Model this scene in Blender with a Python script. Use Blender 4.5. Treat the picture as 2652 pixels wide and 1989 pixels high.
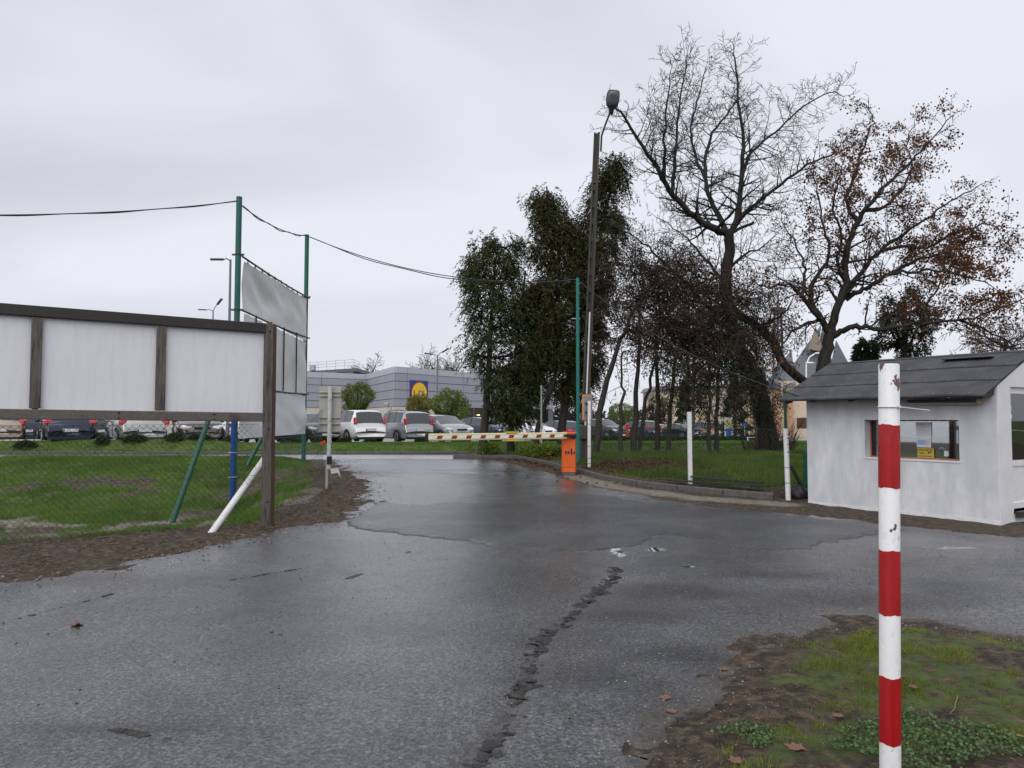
import bpy, bmesh, math, random
import numpy as np
from mathutils import Vector, Matrix, Euler
random.seed(7); RNG = np.random.default_rng(7)
SC = bpy.context.scene
for o in list(bpy.data.objects): bpy.data.objects.remove(o)
R = math.radians
# ------------------------------------------------------------------ camera
CAM_H, FPX, CX, CY = 1.6, 1950.0, 1326.0, 994.5          # photograph is 2652 x 1989
PITCH = math.atan(90.5 / FPX)
cam_d = bpy.data.cameras.new('camera'); cam = bpy.data.objects.new('camera', cam_d)
SC.collection.objects.link(cam); SC.camera = cam
cam_d.sensor_width = 36; cam_d.lens = FPX / 2652 * 36; cam_d.clip_start = .1; cam_d.clip_end = 4000
cam.location = (0, 0, CAM_H); cam.rotation_euler = (R(90) + PITCH, 0, 0)
# ------------------------------------------------------------------ overcast sky and soft sun
SUN_EL, SUN_AZ = R(48), R(200)      # azimuth clockwise from +Y : behind the camera, a little left
W = bpy.data.worlds.new('World'); SC.world = W; W.use_nodes = True
nt = W.node_tree; nt.nodes.clear()
out = nt.nodes.new('ShaderNodeOutputWorld'); bg = nt.nodes.new('ShaderNodeBackground')
sky = nt.nodes.new('ShaderNodeTexSky'); sky.sky_type = 'NISHITA'; sky.sun_disc = False
sky.sun_elevation = SUN_EL; sky.sun_rotation = SUN_AZ; sky.air_density = 1; sky.dust_density = 3
tc = nt.nodes.new('ShaderNodeTexCoord')
mp = nt.nodes.new('ShaderNodeMapping'); mp.inputs['Scale'].default_value = (1.0, 1.0, 2.6)
nz = nt.nodes.new('ShaderNodeTexNoise'); nz.inputs['Scale'].default_value = 1.15; nz.inputs['Detail'].default_value = 5
nz.inputs['Roughness'].default_value = .45; nz.inputs['Distortion'].default_value = .5
cr = nt.nodes.new('ShaderNodeValToRGB')
cr.color_ramp.elements[0].position = .34; cr.color_ramp.elements[0].color = (.56, .575, .645, 1)
cr.color_ramp.elements[1].position = .62; cr.color_ramp.elements[1].color = (.78, .80, .875, 1)
sc_ = nt.nodes.new('ShaderNodeVectorMath'); sc_.operation = 'SCALE'; sc_.inputs['Scale'].default_value = 10.0
mx = nt.nodes.new('ShaderNodeMix'); mx.data_type = 'RGBA'; mx.inputs['Factor'].default_value = .93
nt.links.new(tc.outputs['Generated'], mp.inputs['Vector']); nt.links.new(mp.outputs[0], nz.inputs['Vector'])
nt.links.new(nz.outputs['Fac'], cr.inputs['Fac']); nt.links.new(cr.outputs['Color'], sc_.inputs[0])
nt.links.new(sky.outputs['Color'], mx.inputs['A']); nt.links.new(sc_.outputs['Vector'], mx.inputs['B'])
nt.links.new(mx.outputs['Result'], bg.inputs['Color']); bg.inputs['Strength'].default_value = .1
nt.links.new(bg.outputs[0], out.inputs['Surface'])
sd = bpy.data.lights.new('sun', 'SUN'); sd.energy = 1.5; sd.angle = R(70); sd.color = (1, .98, .95)
sun = bpy.data.objects.new('sun', sd); SC.collection.objects.link(sun)
sv = Vector((math.sin(SUN_AZ) * math.cos(SUN_EL), math.cos(SUN_AZ) * math.cos(SUN_EL), math.sin(SUN_EL)))
sun.rotation_euler = (-sv).to_track_quat('-Z', 'Y').to_euler(); sun.location = sv * 60
vs = SC.view_settings; SC.display_settings.display_device = 'sRGB'
vs.view_transform = 'Standard'; vs.look = 'None'; vs.gamma = 1; vs.exposure = 0.13; vs.use_curve_mapping = False
SC.cycles.max_bounces = 6; SC.cycles.diffuse_bounces = 3; SC.cycles.glossy_bounces = 3; SC.cycles.transmission_bounces = 4
SC.cycles.transparent_max_bounces = 8; SC.cycles.caustics_reflective = False; SC.cycles.caustics_refractive = False

# ------------------------------------------------------------------ helpers
def tag(o, label=None, cat=None, group=None, kind=None):
    if label: o['label'] = label
    if cat: o['category'] = cat
    if group: o['group'] = group
    if kind: o['kind'] = kind
    return o
WL = {}
def link(o, base, parent=None):
    SC.collection.objects.link(o); WL[o.name] = Vector(base)
    if parent is not None:
        o.parent = parent; o.location = Vector(base) - WL[parent.name]
    else: o.location = base
    return o
def empty(name, loc, label=None, cat=None, group=None):
    o = bpy.data.objects.new(name, None); o.empty_display_size = .2
    link(o, loc); return tag(o, label, cat, group)
def np_mesh(name, V, F, mats, smooth=False, mi=None, cols=None):
    """V (n,3); F (m,k) array of equal-sized faces, or a list of arrays/lists"""
    me = bpy.data.meshes.new(name)
    V = np.asarray(V, dtype=np.float32)
    if isinstance(F, np.ndarray):
        k = F.shape[1]; flat = F.astype(np.int32).ravel(); tot = np.full(len(F), k, np.int32)
    else:
        tot = np.array([len(f) for f in F], np.int32); flat = np.fromiter((i for f in F for i in f), np.int32, int(tot.sum()))
    st = np.zeros(len(tot), np.int32); st[1:] = np.cumsum(tot)[:-1]
    me.vertices.add(len(V)); me.vertices.foreach_set('co', V.ravel())
    me.loops.add(len(flat)); me.loops.foreach_set('vertex_index', flat)
    me.polygons.add(len(tot)); me.polygons.foreach_set('loop_start', st)
    try: me.polygons.foreach_set('loop_total', tot)
    except Exception: pass
    if mi is not None: me.polygons.foreach_set('material_index', np.asarray(mi, np.int32))
    sm = np.full(len(tot), smooth, bool) if np.isscalar(smooth) or isinstance(smooth, bool) else np.asarray(smooth, bool)
    me.polygons.foreach_set('use_smooth', sm)
    if cols is not None:
        a = me.color_attributes.new('Col', 'FLOAT_COLOR', 'POINT')
        c = np.ones((len(V), 4), np.float32); c[:, :cols.shape[1]] = cols; a.data.foreach_set('color', c.ravel())
    for m in (mats if isinstance(mats, (list, tuple)) else [mats]): me.materials.append(m)
    me.update(calc_edges=True); me.validate()
    return me
def np_obj(name, V, F, mats, parent=None, recenter=True, **kw):
    V = np.asarray(V, dtype=np.float64)
    base = np.zeros(3)
    if recenter and len(V):
        lo, hi = V.min(0), V.max(0); base = np.array([(lo[0] + hi[0]) / 2, (lo[1] + hi[1]) / 2, lo[2]])
    me = np_mesh(name, V - base, F, mats, **kw)
    return link(bpy.data.objects.new(name, me), base, parent)
class MB:
    def __init__(s): s.v = []; s.f = []; s.sm = []; s.mi = []; s.caps = []
    def add(s, vs, fs, smooth=False, m=0):
        n = len(s.v); s.v.extend([tuple(v) for v in vs])
        for f in fs: s.f.append([i + n for i in f]); s.sm.append(smooth); s.mi.append(m)
        return s
    def box(s, c, size, rot=None, m=0, bev=0.0):
        hx, hy, hz = [a / 2 for a in size]; c = Vector(c)
        if bev > 0:
            b = min(bev, hx * .9, hy * .9, hz * .9)
            bm = bmesh.new(); bmesh.ops.create_cube(bm, size=1)
            for v in bm.verts: v.co = Vector((v.co.x * 2 * hx, v.co.y * 2 * hy, v.co.z * 2 * hz))
            bmesh.ops.bevel(bm, geom=list(bm.edges), offset=b, segments=1, affect='EDGES', profile=.5)
            bm.verts.index_update()
            vs = [v.co.copy() for v in bm.verts]; fs = [[v.index for v in f.verts] for f in bm.faces]; bm.free()
        else:
            vs = [Vector((x, y, z)) for x in (-hx, hx) for y in (-hy, hy) for z in (-hz, hz)]
            fs = [(0, 1, 3, 2), (4, 6, 7, 5), (0, 4, 5, 1), (2, 3, 7, 6), (0, 2, 6, 4), (1, 5, 7, 3)]
        if rot is not None: vs = [rot @ v for v in vs]
        return s.add([v + c for v in vs], fs, False, m)
    def beam(s, a, b, w, h, up=(0, 0, 1), m=0, bev=0.0):
        a, b = Vector(a), Vector(b); d = b - a; L = d.length; x = d.normalized()
        y = Vector(up).cross(x).normalized(); z = x.cross(y)
        return s.box((a + b) / 2, (L, w, h), Matrix((x, y, z)).transposed(), m, bev)
    def tube(s, pts, r, n=8, cap=True, smooth=True, m=0):
        pts = [Vector(p) for p in pts]; k = len(pts)
        rs = r if isinstance(r, (list, tuple)) else [r] * k
        vs = []; prev = None
        for i, p in enumerate(pts):
            d = (pts[min(i + 1, k - 1)] - pts[max(i - 1, 0)])
            d = d.normalized() if d.length > 1e-9 else Vector((0, 0, 1))
            if prev is None:
                ref = Vector((0, 0, 1)) if abs(d.z) < .9 else Vector((1, 0, 0)); u = d.cross(ref).normalized()
            else: u = (prev - d * prev.dot(d)); u = u.normalized() if u.length > 1e-6 else d.orthogonal().normalized()
            prev = u; w = d.cross(u)
            for j in range(n):
                a = 2 * math.pi * j / n; vs.append(p + (u * math.cos(a) + w * math.sin(a)) * rs[i])
        fs = [(i * n + j, i * n + (j + 1) % n, (i + 1) * n + (j + 1) % n, (i + 1) * n + j) for i in range(k - 1) for j in range(n)]
        s.add(vs, fs, smooth, m)
        if cap:
            b = len(s.v); s.v.extend([tuple(v) for v in vs[:n]] + [tuple(v) for v in vs[-n:]])
            s.f.append([b + j for j in range(n)][::-1]); s.sm.append(False); s.mi.append(m)
            s.f.append([b + n + j for j in range(n)]); s.sm.append(False); s.mi.append(m); s.caps.append((len(s.f) - 2, b - len(vs)))
        return s
    def poly_prism(s, pts, off, m=0):
        """planar polygon extruded by vector off"""
        pts = [Vector(p) for p in pts]; off = Vector(off); n = len(pts)
        vs = pts + [p + off for p in pts]
        fs = [list(range(n))[::-1], list(range(n, 2 * n))] + [(i, (i + 1) % n, n + (i + 1) % n, n + i) for i in range(n)]
        return s.add(vs, fs, False, m)
    def ellipsoid(s, c, r, rot=None, nu=12, nv=8, m=0):
        c = Vector(c); vs = [];
        for i in range(nv + 1):
            th = math.pi * i / nv
            for j in range(nu):
                ph = 2 * math.pi * j / nu
                p = Vector((r[0] * math.sin(th) * math.cos(ph), r[1] * math.sin(th) * math.sin(ph), r[2] * math.cos(th)))
                vs.append(c + (rot @ p if rot is not None else p))
        fs = [(i * nu + j, (i + 1) * nu + j, (i + 1) * nu + (j + 1) % nu, i * nu + (j + 1) % nu) for i in range(nv) for j in range(nu)]
        return s.add(vs, fs, True, m)
    def build(s, name, mats, parent=None, recenter=True):
        return np_obj(name, np.array(s.v, dtype=np.float64).reshape(-1, 3), s.f, mats, parent, recenter, smooth=np.array(s.sm, bool), mi=s.mi)
def _build_each(s, name, mats, parent=None):
    par = list(range(len(s.v)))
    def fd(a):
        while par[a] != a: par[a] = par[par[a]]; a = par[a]
        return a
    for f in s.f:
        r0 = fd(f[0])
        for k in f[1:]: par[fd(k)] = r0
    for fi_, vb in s.caps:
        par[fd(s.f[fi_][0])] = fd(vb); par[fd(s.f[fi_ + 1][0])] = fd(vb)
    g = {}
    for i, f in enumerate(s.f): g.setdefault(fd(f[0]), []).append(i)
    res = []
    for fi in g.values():
        q = MB(); ids = sorted({k for i in fi for k in s.f[i]}); mp_ = {a: b for b, a in enumerate(ids)}; q.v = [s.v[k] for k in ids]
        for i in fi: q.f.append([mp_[k] for k in s.f[i]]); q.sm.append(s.sm[i]); q.mi.append(s.mi[i])
        res.append(q.build(name, mats, parent))
    return res
MB.build_each = _build_each
def text_obj(name, body, size, mat, mtx, parent=None, extrude=.001, align='CENTER', wscale=1.0):
    c = bpy.data.curves.new('lettering', 'FONT'); c.body = body; c.size = size; c.extrude = extrude; c.align_x = align; c.align_y = 'CENTER'
    t = bpy.data.objects.new('lettering', c); SC.collection.objects.link(t)
    dg = bpy.context.evaluated_depsgraph_get(); me = bpy.data.meshes.new_from_object(t.evaluated_get(dg))
    bpy.data.objects.remove(t)
    me.name = name; me.transform(Matrix.Diagonal((wscale, 1, 1, 1)))
    me.transform(mtx); base = mtx.to_translation(); me.transform(Matrix.Translation(-base))
    me.materials.clear(); me.materials.append(mat)
    return link(bpy.data.objects.new(name, me), base, parent)
def frame_mtx(o, x, z):
    """matrix whose local X is x (text direction), local Y is z (text up)"""
    x = Vector(x).normalized(); y = Vector(z).normalized(); n = x.cross(y)
    M = Matrix((x, y, n)).transposed().to_4x4(); M.translation = Vector(o); return M
# ------------------------------------------------------------------ numeric noise
def _hash(ix, iy, seed):
    n = (ix.astype(np.int64) * 374761393 + iy.astype(np.int64) * 668265263 + seed * 1442695041) & 0x7fffffff
    n = (n ^ (n >> 13)) * 1274126177 & 0x7fffffff
    return ((n ^ (n >> 16)) & 0xffff) / 65535.0
def vnoise(x, y, seed=0):
    x = np.asarray(x, float); y = np.asarray(y, float)
    ix, iy = np.floor(x), np.floor(y); fx, fy = x - ix, y - iy
    fx = fx * fx * (3 - 2 * fx); fy = fy * fy * (3 - 2 * fy)
    a, b = _hash(ix, iy, seed), _hash(ix + 1, iy, seed); c, d = _hash(ix, iy + 1, seed), _hash(ix + 1, iy + 1, seed)
    return (a * (1 - fx) + b * fx) * (1 - fy) + (c * (1 - fx) + d * fx) * fy
def fbm(x, y, seed=0, oct=4):
    s = 0; a = .5; t = 0
    for o in range(oct): s = s + a * vnoise(np.asarray(x) * 2 ** o, np.asarray(y) * 2 ** o, seed + o); t += a; a *= .5
    return s / t
def smooth(t): t = np.clip(t, 0, 1); return t * t * (3 - 2 * t)
def sdf_poly(x, y, P):
    """signed distance to polygon, negative inside"""
    x = np.asarray(x, float); y = np.asarray(y, float); d = np.full(x.shape, 1e18); ins = np.zeros(x.shape, bool)
    n = len(P)
    for i in range(n):
        ax, ay = P[i]; bx, by = P[(i + 1) % n]; ex, ey = bx - ax, by - ay
        t = np.clip(((x - ax) * ex + (y - ay) * ey) / (ex * ex + ey * ey + 1e-12), 0, 1)
        d = np.minimum(d, (x - ax - t * ex) ** 2 + (y - ay - t * ey) ** 2)
        c = ((ay > y) != (by > y)); xi = ex * (y - ay) / (ey if abs(ey) > 1e-12 else 1e-12) + ax
        ins ^= c & (x < xi)
    d = np.sqrt(d); return np.where(ins, -d, d)
def dist_line(x, y, P):
    d = np.full(np.shape(x), 1e18)
    for (ax, ay), (bx, by) in zip(P[:-1], P[1:]):
        ex, ey = bx - ax, by - ay
        t = np.clip(((x - ax) * ex + (y - ay) * ey) / (ex * ex + ey * ey + 1e-12), 0, 1)
        d = np.minimum(d, (x - ax - t * ex) ** 2 + (y - ay - t * ey) ** 2)
    return np.sqrt(d)
# ------------------------------------------------------------------ materials
MATS = {}
def nodes_of(m): m.use_nodes = True; return m.node_tree.nodes, m.node_tree.links
def N(ns, t, **kw):
    n = ns.new(t)
    for k, v in kw.items():
        if k.startswith('i_'): n.inputs[k[2:].replace('_', ' ')].default_value = v
        else: setattr(n, k, v)
    return n
def mat(name, col, rough=.6, var=.15, scale=6.0, bump=0.0, bscale=40.0, metallic=0.0, coat=0.0, attr=False, spec=.5, stretch=(1, 1, 1), rvar=.1, col2=None, two=(.45, .6), tscale=None, emit=None):
    if name in MATS: return MATS[name]
    m = bpy.data.materials.new(name); ns, ln = nodes_of(m); b = ns['Principled BSDF']
    tc = N(ns, 'ShaderNodeTexCoord'); mp = N(ns, 'ShaderNodeMapping'); mp.inputs['Scale'].default_value = stretch
    ln.new(tc.outputs['Object'], mp.inputs['Vector'])
    nz = N(ns, 'ShaderNodeTexNoise', i_Scale=scale, i_Detail=6.0, i_Roughness=.62); ln.new(mp.outputs[0], nz.inputs['Vector'])
    mr = N(ns, 'ShaderNodeMapRange'); mr.inputs['From Min'].default_value = .3; mr.inputs['From Max'].default_value = .7
    mr.inputs['To Min'].default_value = 1 - var; mr.inputs['To Max'].default_value = 1 + var; ln.new(nz.outputs['Fac'], mr.inputs['Value'])
    src = None
    if col2 is not None:
        n2 = N(ns, 'ShaderNodeTexNoise', i_Scale=(tscale or scale * .5), i_Detail=7.0, i_Roughness=.65); ln.new(mp.outputs[0], n2.inputs['Vector'])
        m2 = N(ns, 'ShaderNodeMapRange'); m2.inputs['From Min'].default_value = two[0]; m2.inputs['From Max'].default_value = two[1]; ln.new(n2.outputs['Fac'], m2.inputs['Value'])
        mixc = N(ns, 'ShaderNodeMix', data_type='RGBA'); mixc.inputs['A'].default_value = (*col, 1); mixc.inputs['B'].default_value = (*col2, 1)
        ln.new(m2.outputs[0], mixc.inputs['Factor']); src = mixc.outputs['Result']
    vm = N(ns, 'ShaderNodeVectorMath', operation='SCALE'); ln.new(mr.outputs[0], vm.inputs['Scale'])
    if attr:
        at_ = N(ns, 'ShaderNodeAttribute', attribute_name='Col')
        ln.new(at_.outputs['Color'], vm.inputs[0])
    elif src is not None: ln.new(src, vm.inputs[0])
    else: vm.inputs[0].default_value = col
    ln.new(vm.outputs['Vector'], b.inputs['Base Color'])
    mr2 = N(ns, 'ShaderNodeMapRange'); mr2.inputs['From Min'].default_value = .3; mr2.inputs['From Max'].default_value = .7
    mr2.inputs['To Min'].default_value = max(.02, rough - rvar); mr2.inputs['To Max'].default_value = min(1, rough + rvar); ln.new(nz.outputs['Fac'], mr2.inputs['Value'])
    ln.new(mr2.outputs[0], b.inputs['Roughness'])
    b.inputs['Metallic'].default_value = metallic; b.inputs['Specular IOR Level'].default_value = spec
    if coat: b.inputs['Coat Weight'].default_value = coat; b.inputs['Coat Roughness'].default_value = .05
    if bump:
        n3 = N(ns, 'ShaderNodeTexNoise', i_Scale=bscale, i_Detail=4.0); ln.new(mp.outputs[0], n3.inputs['Vector'])
        bp = N(ns, 'ShaderNodeBump', i_Strength=min(1, bump), i_Distance=.01 if bump <= 1 else .01 * bump); ln.new(n3.outputs['Fac'], bp.inputs['Height']); ln.new(bp.outputs[0], b.inputs['Normal'])
    if emit: b.inputs['Emission Color'].default_value = (*col, 1); b.inputs['Emission Strength'].default_value = emit
    MATS[name] = m; return m
def at(u, v, Y):
    """world point at distance Y in front of the camera seen at photo pixel (u, v)"""
    s = (CY - v) / FPX; dy = math.cos(PITCH) - s * math.sin(PITCH); dz = math.sin(PITCH) + s * math.cos(PITCH)
    k = Y / dy; return Vector(((u - CX) / FPX * k, Y, CAM_H + dz * k))
# ------------------------------------------------------------------ terrain
KERB = [(-1.9, 24.35), (-.9, 24.3), (.1, 24.0), (.55, 22.7), (.95, 21.0), (1.68, 18.8), (2.37, 16.95), (3.84, 15.6), (5.1, 14.75)]
LAWN_L = [(-30, -4.8), (-3.55, 11.25), (-3.6, 13.2), (-3.75, 15), (-4.6, 18.5), (-5.6, 22), (-6.6, 23.6), (-90, 23.6), (-90, -41)]
LAWN_R = KERB + [(5.6, 15.2), (9.5, 17.6), (40, 17.6), (90, 20), (90, 26.4), (3, 26.2), (.2, 25.9), (-1.3, 25.0)]
DRIVE = [(-16, 1.2), (-9, 5.2), (-4.98, 7.5), (-4.3, 8.25), (-3.58, 9.6), (-3.08, 10.95), (-2.6, 11.85), (-2.62, 13.4), (-3.1, 15.6), (-4.3, 18.9), (-5.4, 22.8), (-6.2, 24.0),
         (-1.9, 24.0), (-.8, 23.8), (-.25, 22.6), (.35, 20.5), (.95, 18.3), (1.85, 16.3), (3.3, 13.9), (4.5, 13.0), (5.45, 12.0), (6.6, 10.4), (7.3, 10.0), (12, 9.4), (18, 9.0), (18, -10), (-16, -10)]
PATCH = [(.45, 2.8), (.66, 3.45), (.83, 3.83), (1.13, 4.36), (1.45, 4.91), (1.91, 5.52), (2.5, 5.92), (3.15, 6.0), (3.75, 5.55), (4.6, 5.3), (6.2, 4.6), (7, 3), (5, .8), (1, .8)]
LOT = [(-90, 27.8), (-22, 28.6), (-14, 29.3), (-10.5, 33.0), (-8.5, 36.3), (-5.5, 38.0), (-1, 40.5), (2, 45), (5.5, 52), (14, 57), (60, 62), (80, 150), (-120, 150)]
HUT_A, HUT_B = Vector((5.59, 14.3, 0)), Vector((7.40, 11.50, 0))
ROAD_Y0, ROAD_Y1 = 24.0, 27.3
LOT_E = LOT[:-2]
def h(x, y):
    x = np.asarray(x, float); y = np.asarray(y, float); shp = np.broadcast(x, y).shape
    x = np.broadcast_to(x, shp); y = np.broadcast_to(y, shp)
    t = y - .45 * np.clip(x, -8, 9)
    z = .32 * smooth((t - 10) / 12.0)
    z = np.where(y > 22, np.maximum(z, .32 * smooth((y - 17) / 5.5)), z)
    far = .41 - .022 * (np.clip(y, 28, 84) - 38)
    hump = .2 * smooth((-x - 9) / 4) * smooth((y - 27.6) / 1.2) * smooth((31 - y) / 1.6)
    k = smooth((y - 27.3) / 2.0); z = z * (1 - k) + (far + hump) * k
    sl = -sdf_poly(x, y, LAWN_L)
    z = z - .62 * smooth(sl / 2.3) * (1 - smooth((y - 16.2) / 4.6)) * smooth((t - 4) / 9)
    z = z + .16 * smooth(sl / 1.0) * np.exp(-((y - 22.2) / 1.1) ** 2)
    sr = -sdf_poly(x, y, LAWN_R); z = z + .13 * smooth((sr - .02) / .12) * (1 - .95 * smooth((y - 24.3) / 1.7) * smooth((x - .5) / 2)) + .12 * smooth((sr - .6) / 2.5) * smooth((24 - y) / 1.5)
    sp = -sdf_poly(x, y, PATCH); z = z + .035 * smooth(sp / .35)
    z = z + (fbm(x * .5, y * .5, 3, 3) - .5) * .05 * smooth(np.maximum(sl, sr) / .8)
    z = z + .10 * np.exp(-(((x + 3.9) / .55) ** 2 + ((y - 16.6) / 1.6) ** 2))       # heap of soil by the sign post
    return z
def hz(x, y): return float(h(np.array([x]), np.array([y]))[0])
def G(u, v, lo=2.5, hi=130):
    """point of the terrain seen at photo pixel (u, v)"""
    Y = np.geomspace(lo, hi, 1500); s = (CY - v) / FPX; dy = math.cos(PITCH) - s * math.sin(PITCH); dz = math.sin(PITCH) + s * math.cos(PITCH)
    k = Y / dy; X = (u - CX) / FPX * k; Z = CAM_H + dz * k; d = Z - h(X, Y)
    i = int(np.argmax(d < 0)) if (d < 0).any() else len(Y) - 1
    return Vector((float(X[i]), float(Y[i]), hz(X[i], Y[i])))
def grid_axis(lo, a, b, hi, step, big):
    left = a - np.cumsum(step * 1.25 ** np.arange(1, 80)); left = left[left > lo][::-1]
    right = b + np.cumsum(step * 1.25 ** np.arange(1, 80)); right = right[right < hi]
    return np.concatenate([[lo], left, np.arange(a, b + step / 2, step), right, [hi]])
def sheet(xs, ys): X, Y = np.meshgrid(xs, ys); return X, Y
def grid_faces(nx, ny, keep=None):
    i = np.arange((ny - 1) * (nx - 1)); r, c = i // (nx - 1), i % (nx - 1); a = r * nx + c
    F = np.stack([a, a + 1, a + nx + 1, a + nx], 1)
    return F if keep is None else F[keep]
def drive_sdf(x, y):
    wob = (fbm(x * 1.3, y * 1.3, 11, 3) - .5) * .55 + (fbm(x * 7, y * 7, 12, 3) - .5) * .30
    a = sdf_poly(x, y, DRIVE) + wob * (1 - smooth((y - 22.5) / 1.2)); b = -(sdf_poly(x, y, PATCH) + wob * .5)
    return np.maximum(a, b)
def cut_sheet(name, X, Y, sdf, zfun, mats, cols=None, kind='structure', skirt=.0):
    """grid clipped by sdf<0, border vertices pulled onto the outline, with a skirt going down"""
    ny, nx = X.shape; S = sdf(X, Y); F = grid_faces(nx, ny); s = S.ravel()[F]
    F = F[(s < 0).sum(1) >= 3]
    x, y, s0 = X.ravel().copy(), Y.ravel().copy(), S.ravel()
    idx = np.unique(F); e = .02
    near = idx[s0[idx] > -.05]
    for _ in range(2):
        xs, ys = x[near], y[near]; s_ = sdf(xs, ys)
        gx = (sdf(xs + e, ys) - s_) / e; gy = (sdf(xs, ys + e) - s_) / e; g = np.sqrt(gx * gx + gy * gy) + 1e-6
        mv = np.clip(s_ / g, -.05, .05); x[near] -= gx / g * mv * .8; y[near] -= gy / g * mv * .8
    rm = np.full(len(x), -1); rm[idx] = np.arange(len(idx)); F = rm[F]; x, y = x[idx], y[idx]
    V = np.stack([x, y, zfun(x, y)], 1); C = cols(x, y) if cols else None
    if skirt:
        E = np.concatenate([F[:, [0, 1]], F[:, [1, 2]], F[:, [2, 3]], F[:, [3, 0]]])
        key = np.minimum(E[:, 0], E[:, 1]).astype(np.int64) * len(x) + np.maximum(E[:, 0], E[:, 1])
        u, inv, cnt = np.unique(key, return_inverse=True, return_counts=True); B = E[cnt[inv] == 1]
        bi = np.unique(B); r2 = np.full(len(x), -1); r2[bi] = np.arange(len(bi)) + len(x)
        V2 = V[bi].copy(); V2[:, 2] -= skirt; V = np.concatenate([V, V2])
        F = np.concatenate([F, np.stack([B[:, 1], B[:, 0], r2[B[:, 0]], r2[B[:, 1]]], 1)])
        if C is not None: C = np.concatenate([C, C[bi]])
    o = np_obj(name, V, F, mats, recenter=False, smooth=True, cols=C); tag(o, kind=kind); return o
# ---- ground cover masks, shared by the ground colour and the grass blades
def cover(x, y):
    """grass, sand, litter in 0..1"""
    sl, sr, sp = -sdf_poly(x, y, LAWN_L), -sdf_poly(x, y, LAWN_R), -sdf_poly(x, y, PATCH)
    n1 = fbm(x * .8, y * .8, 21, 4); n2 = fbm(x * 2.6, y * 2.6, 25, 3); n3 = fbm(x * .28, y * .28, 29, 3)
    gl = smooth((sl + (n2 - .5) * 1.0 - .10) / .5)
    bare = smooth((n1 + .45 * (n2 - .5) - .60) / .10) * .9 * smooth((y - 10.5) / 2.5) * smooth((21 - y) / 2.5)
    def blob(cx, cy, rx, ry): return np.exp(-(((x - cx) / rx) ** 2 + ((y - cy) / ry) ** 2))
    for cx, cy, rx, ry in ((-6.35, 15.6, .75, .8), (-5.0, 15.4, .45, .6), (-5.6, 14.2, .5, .35), (-9.6, 14.2, .9, .6), (-6.9, 14.4, .7, .5), (-4.9, 17.2, .35, .4), (-6.3, 17.6, .8, .5)):
        bare = np.maximum(bare, smooth((blob(cx, cy, rx, ry) + .5 * (n2 - .5) - .45) / .2))
    gl = gl * (1 - .93 * bare)
    gr = smooth((sr + (n2 - .5) * .8 - .25) / .4)
    lit = smooth((1.0 - np.hypot((x - 3.3) / 1.9, (y - 19.5) / 1.7) + (n2 - .5) * 1.1 + (n1 - .5) * .9) / .35) * smooth(sr / .2)
    lit = np.maximum(lit, smooth((.9 - np.hypot((x - .9) / .9, (y - 22.6) / 1.6) + (n2 - .5) * .5) / .25) * smooth(sr / .1))
    gr = gr * (1 - .9 * lit)
    gp = smooth(sp / .35) * smooth((fbm(x * 1.5 + 3, y * 1.5, 31, 4) + .30 * (n2 - .5) - .47) / .13)
    verge = np.where(y > ROAD_Y1 - .1, smooth((y - ROAD_Y1) / .25), 0.0)
    g = np.maximum(np.maximum(gl, gr), np.maximum(gp * .50, verge))
    sand = smooth((1.0 - dist_line(x, y, [(1.5, 18.2), (2.3, 16.2), (3.6, 14.8), (5.0, 14.0)]) / .42) / .5) * (sr < 0)
    sand = np.maximum(sand, bare * smooth((y - 12.5) / 1) * smooth((15.6 - y) / .8) * smooth((n2 - .45) / .1) * (sl > 0))
    return g, sand, lit
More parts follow.
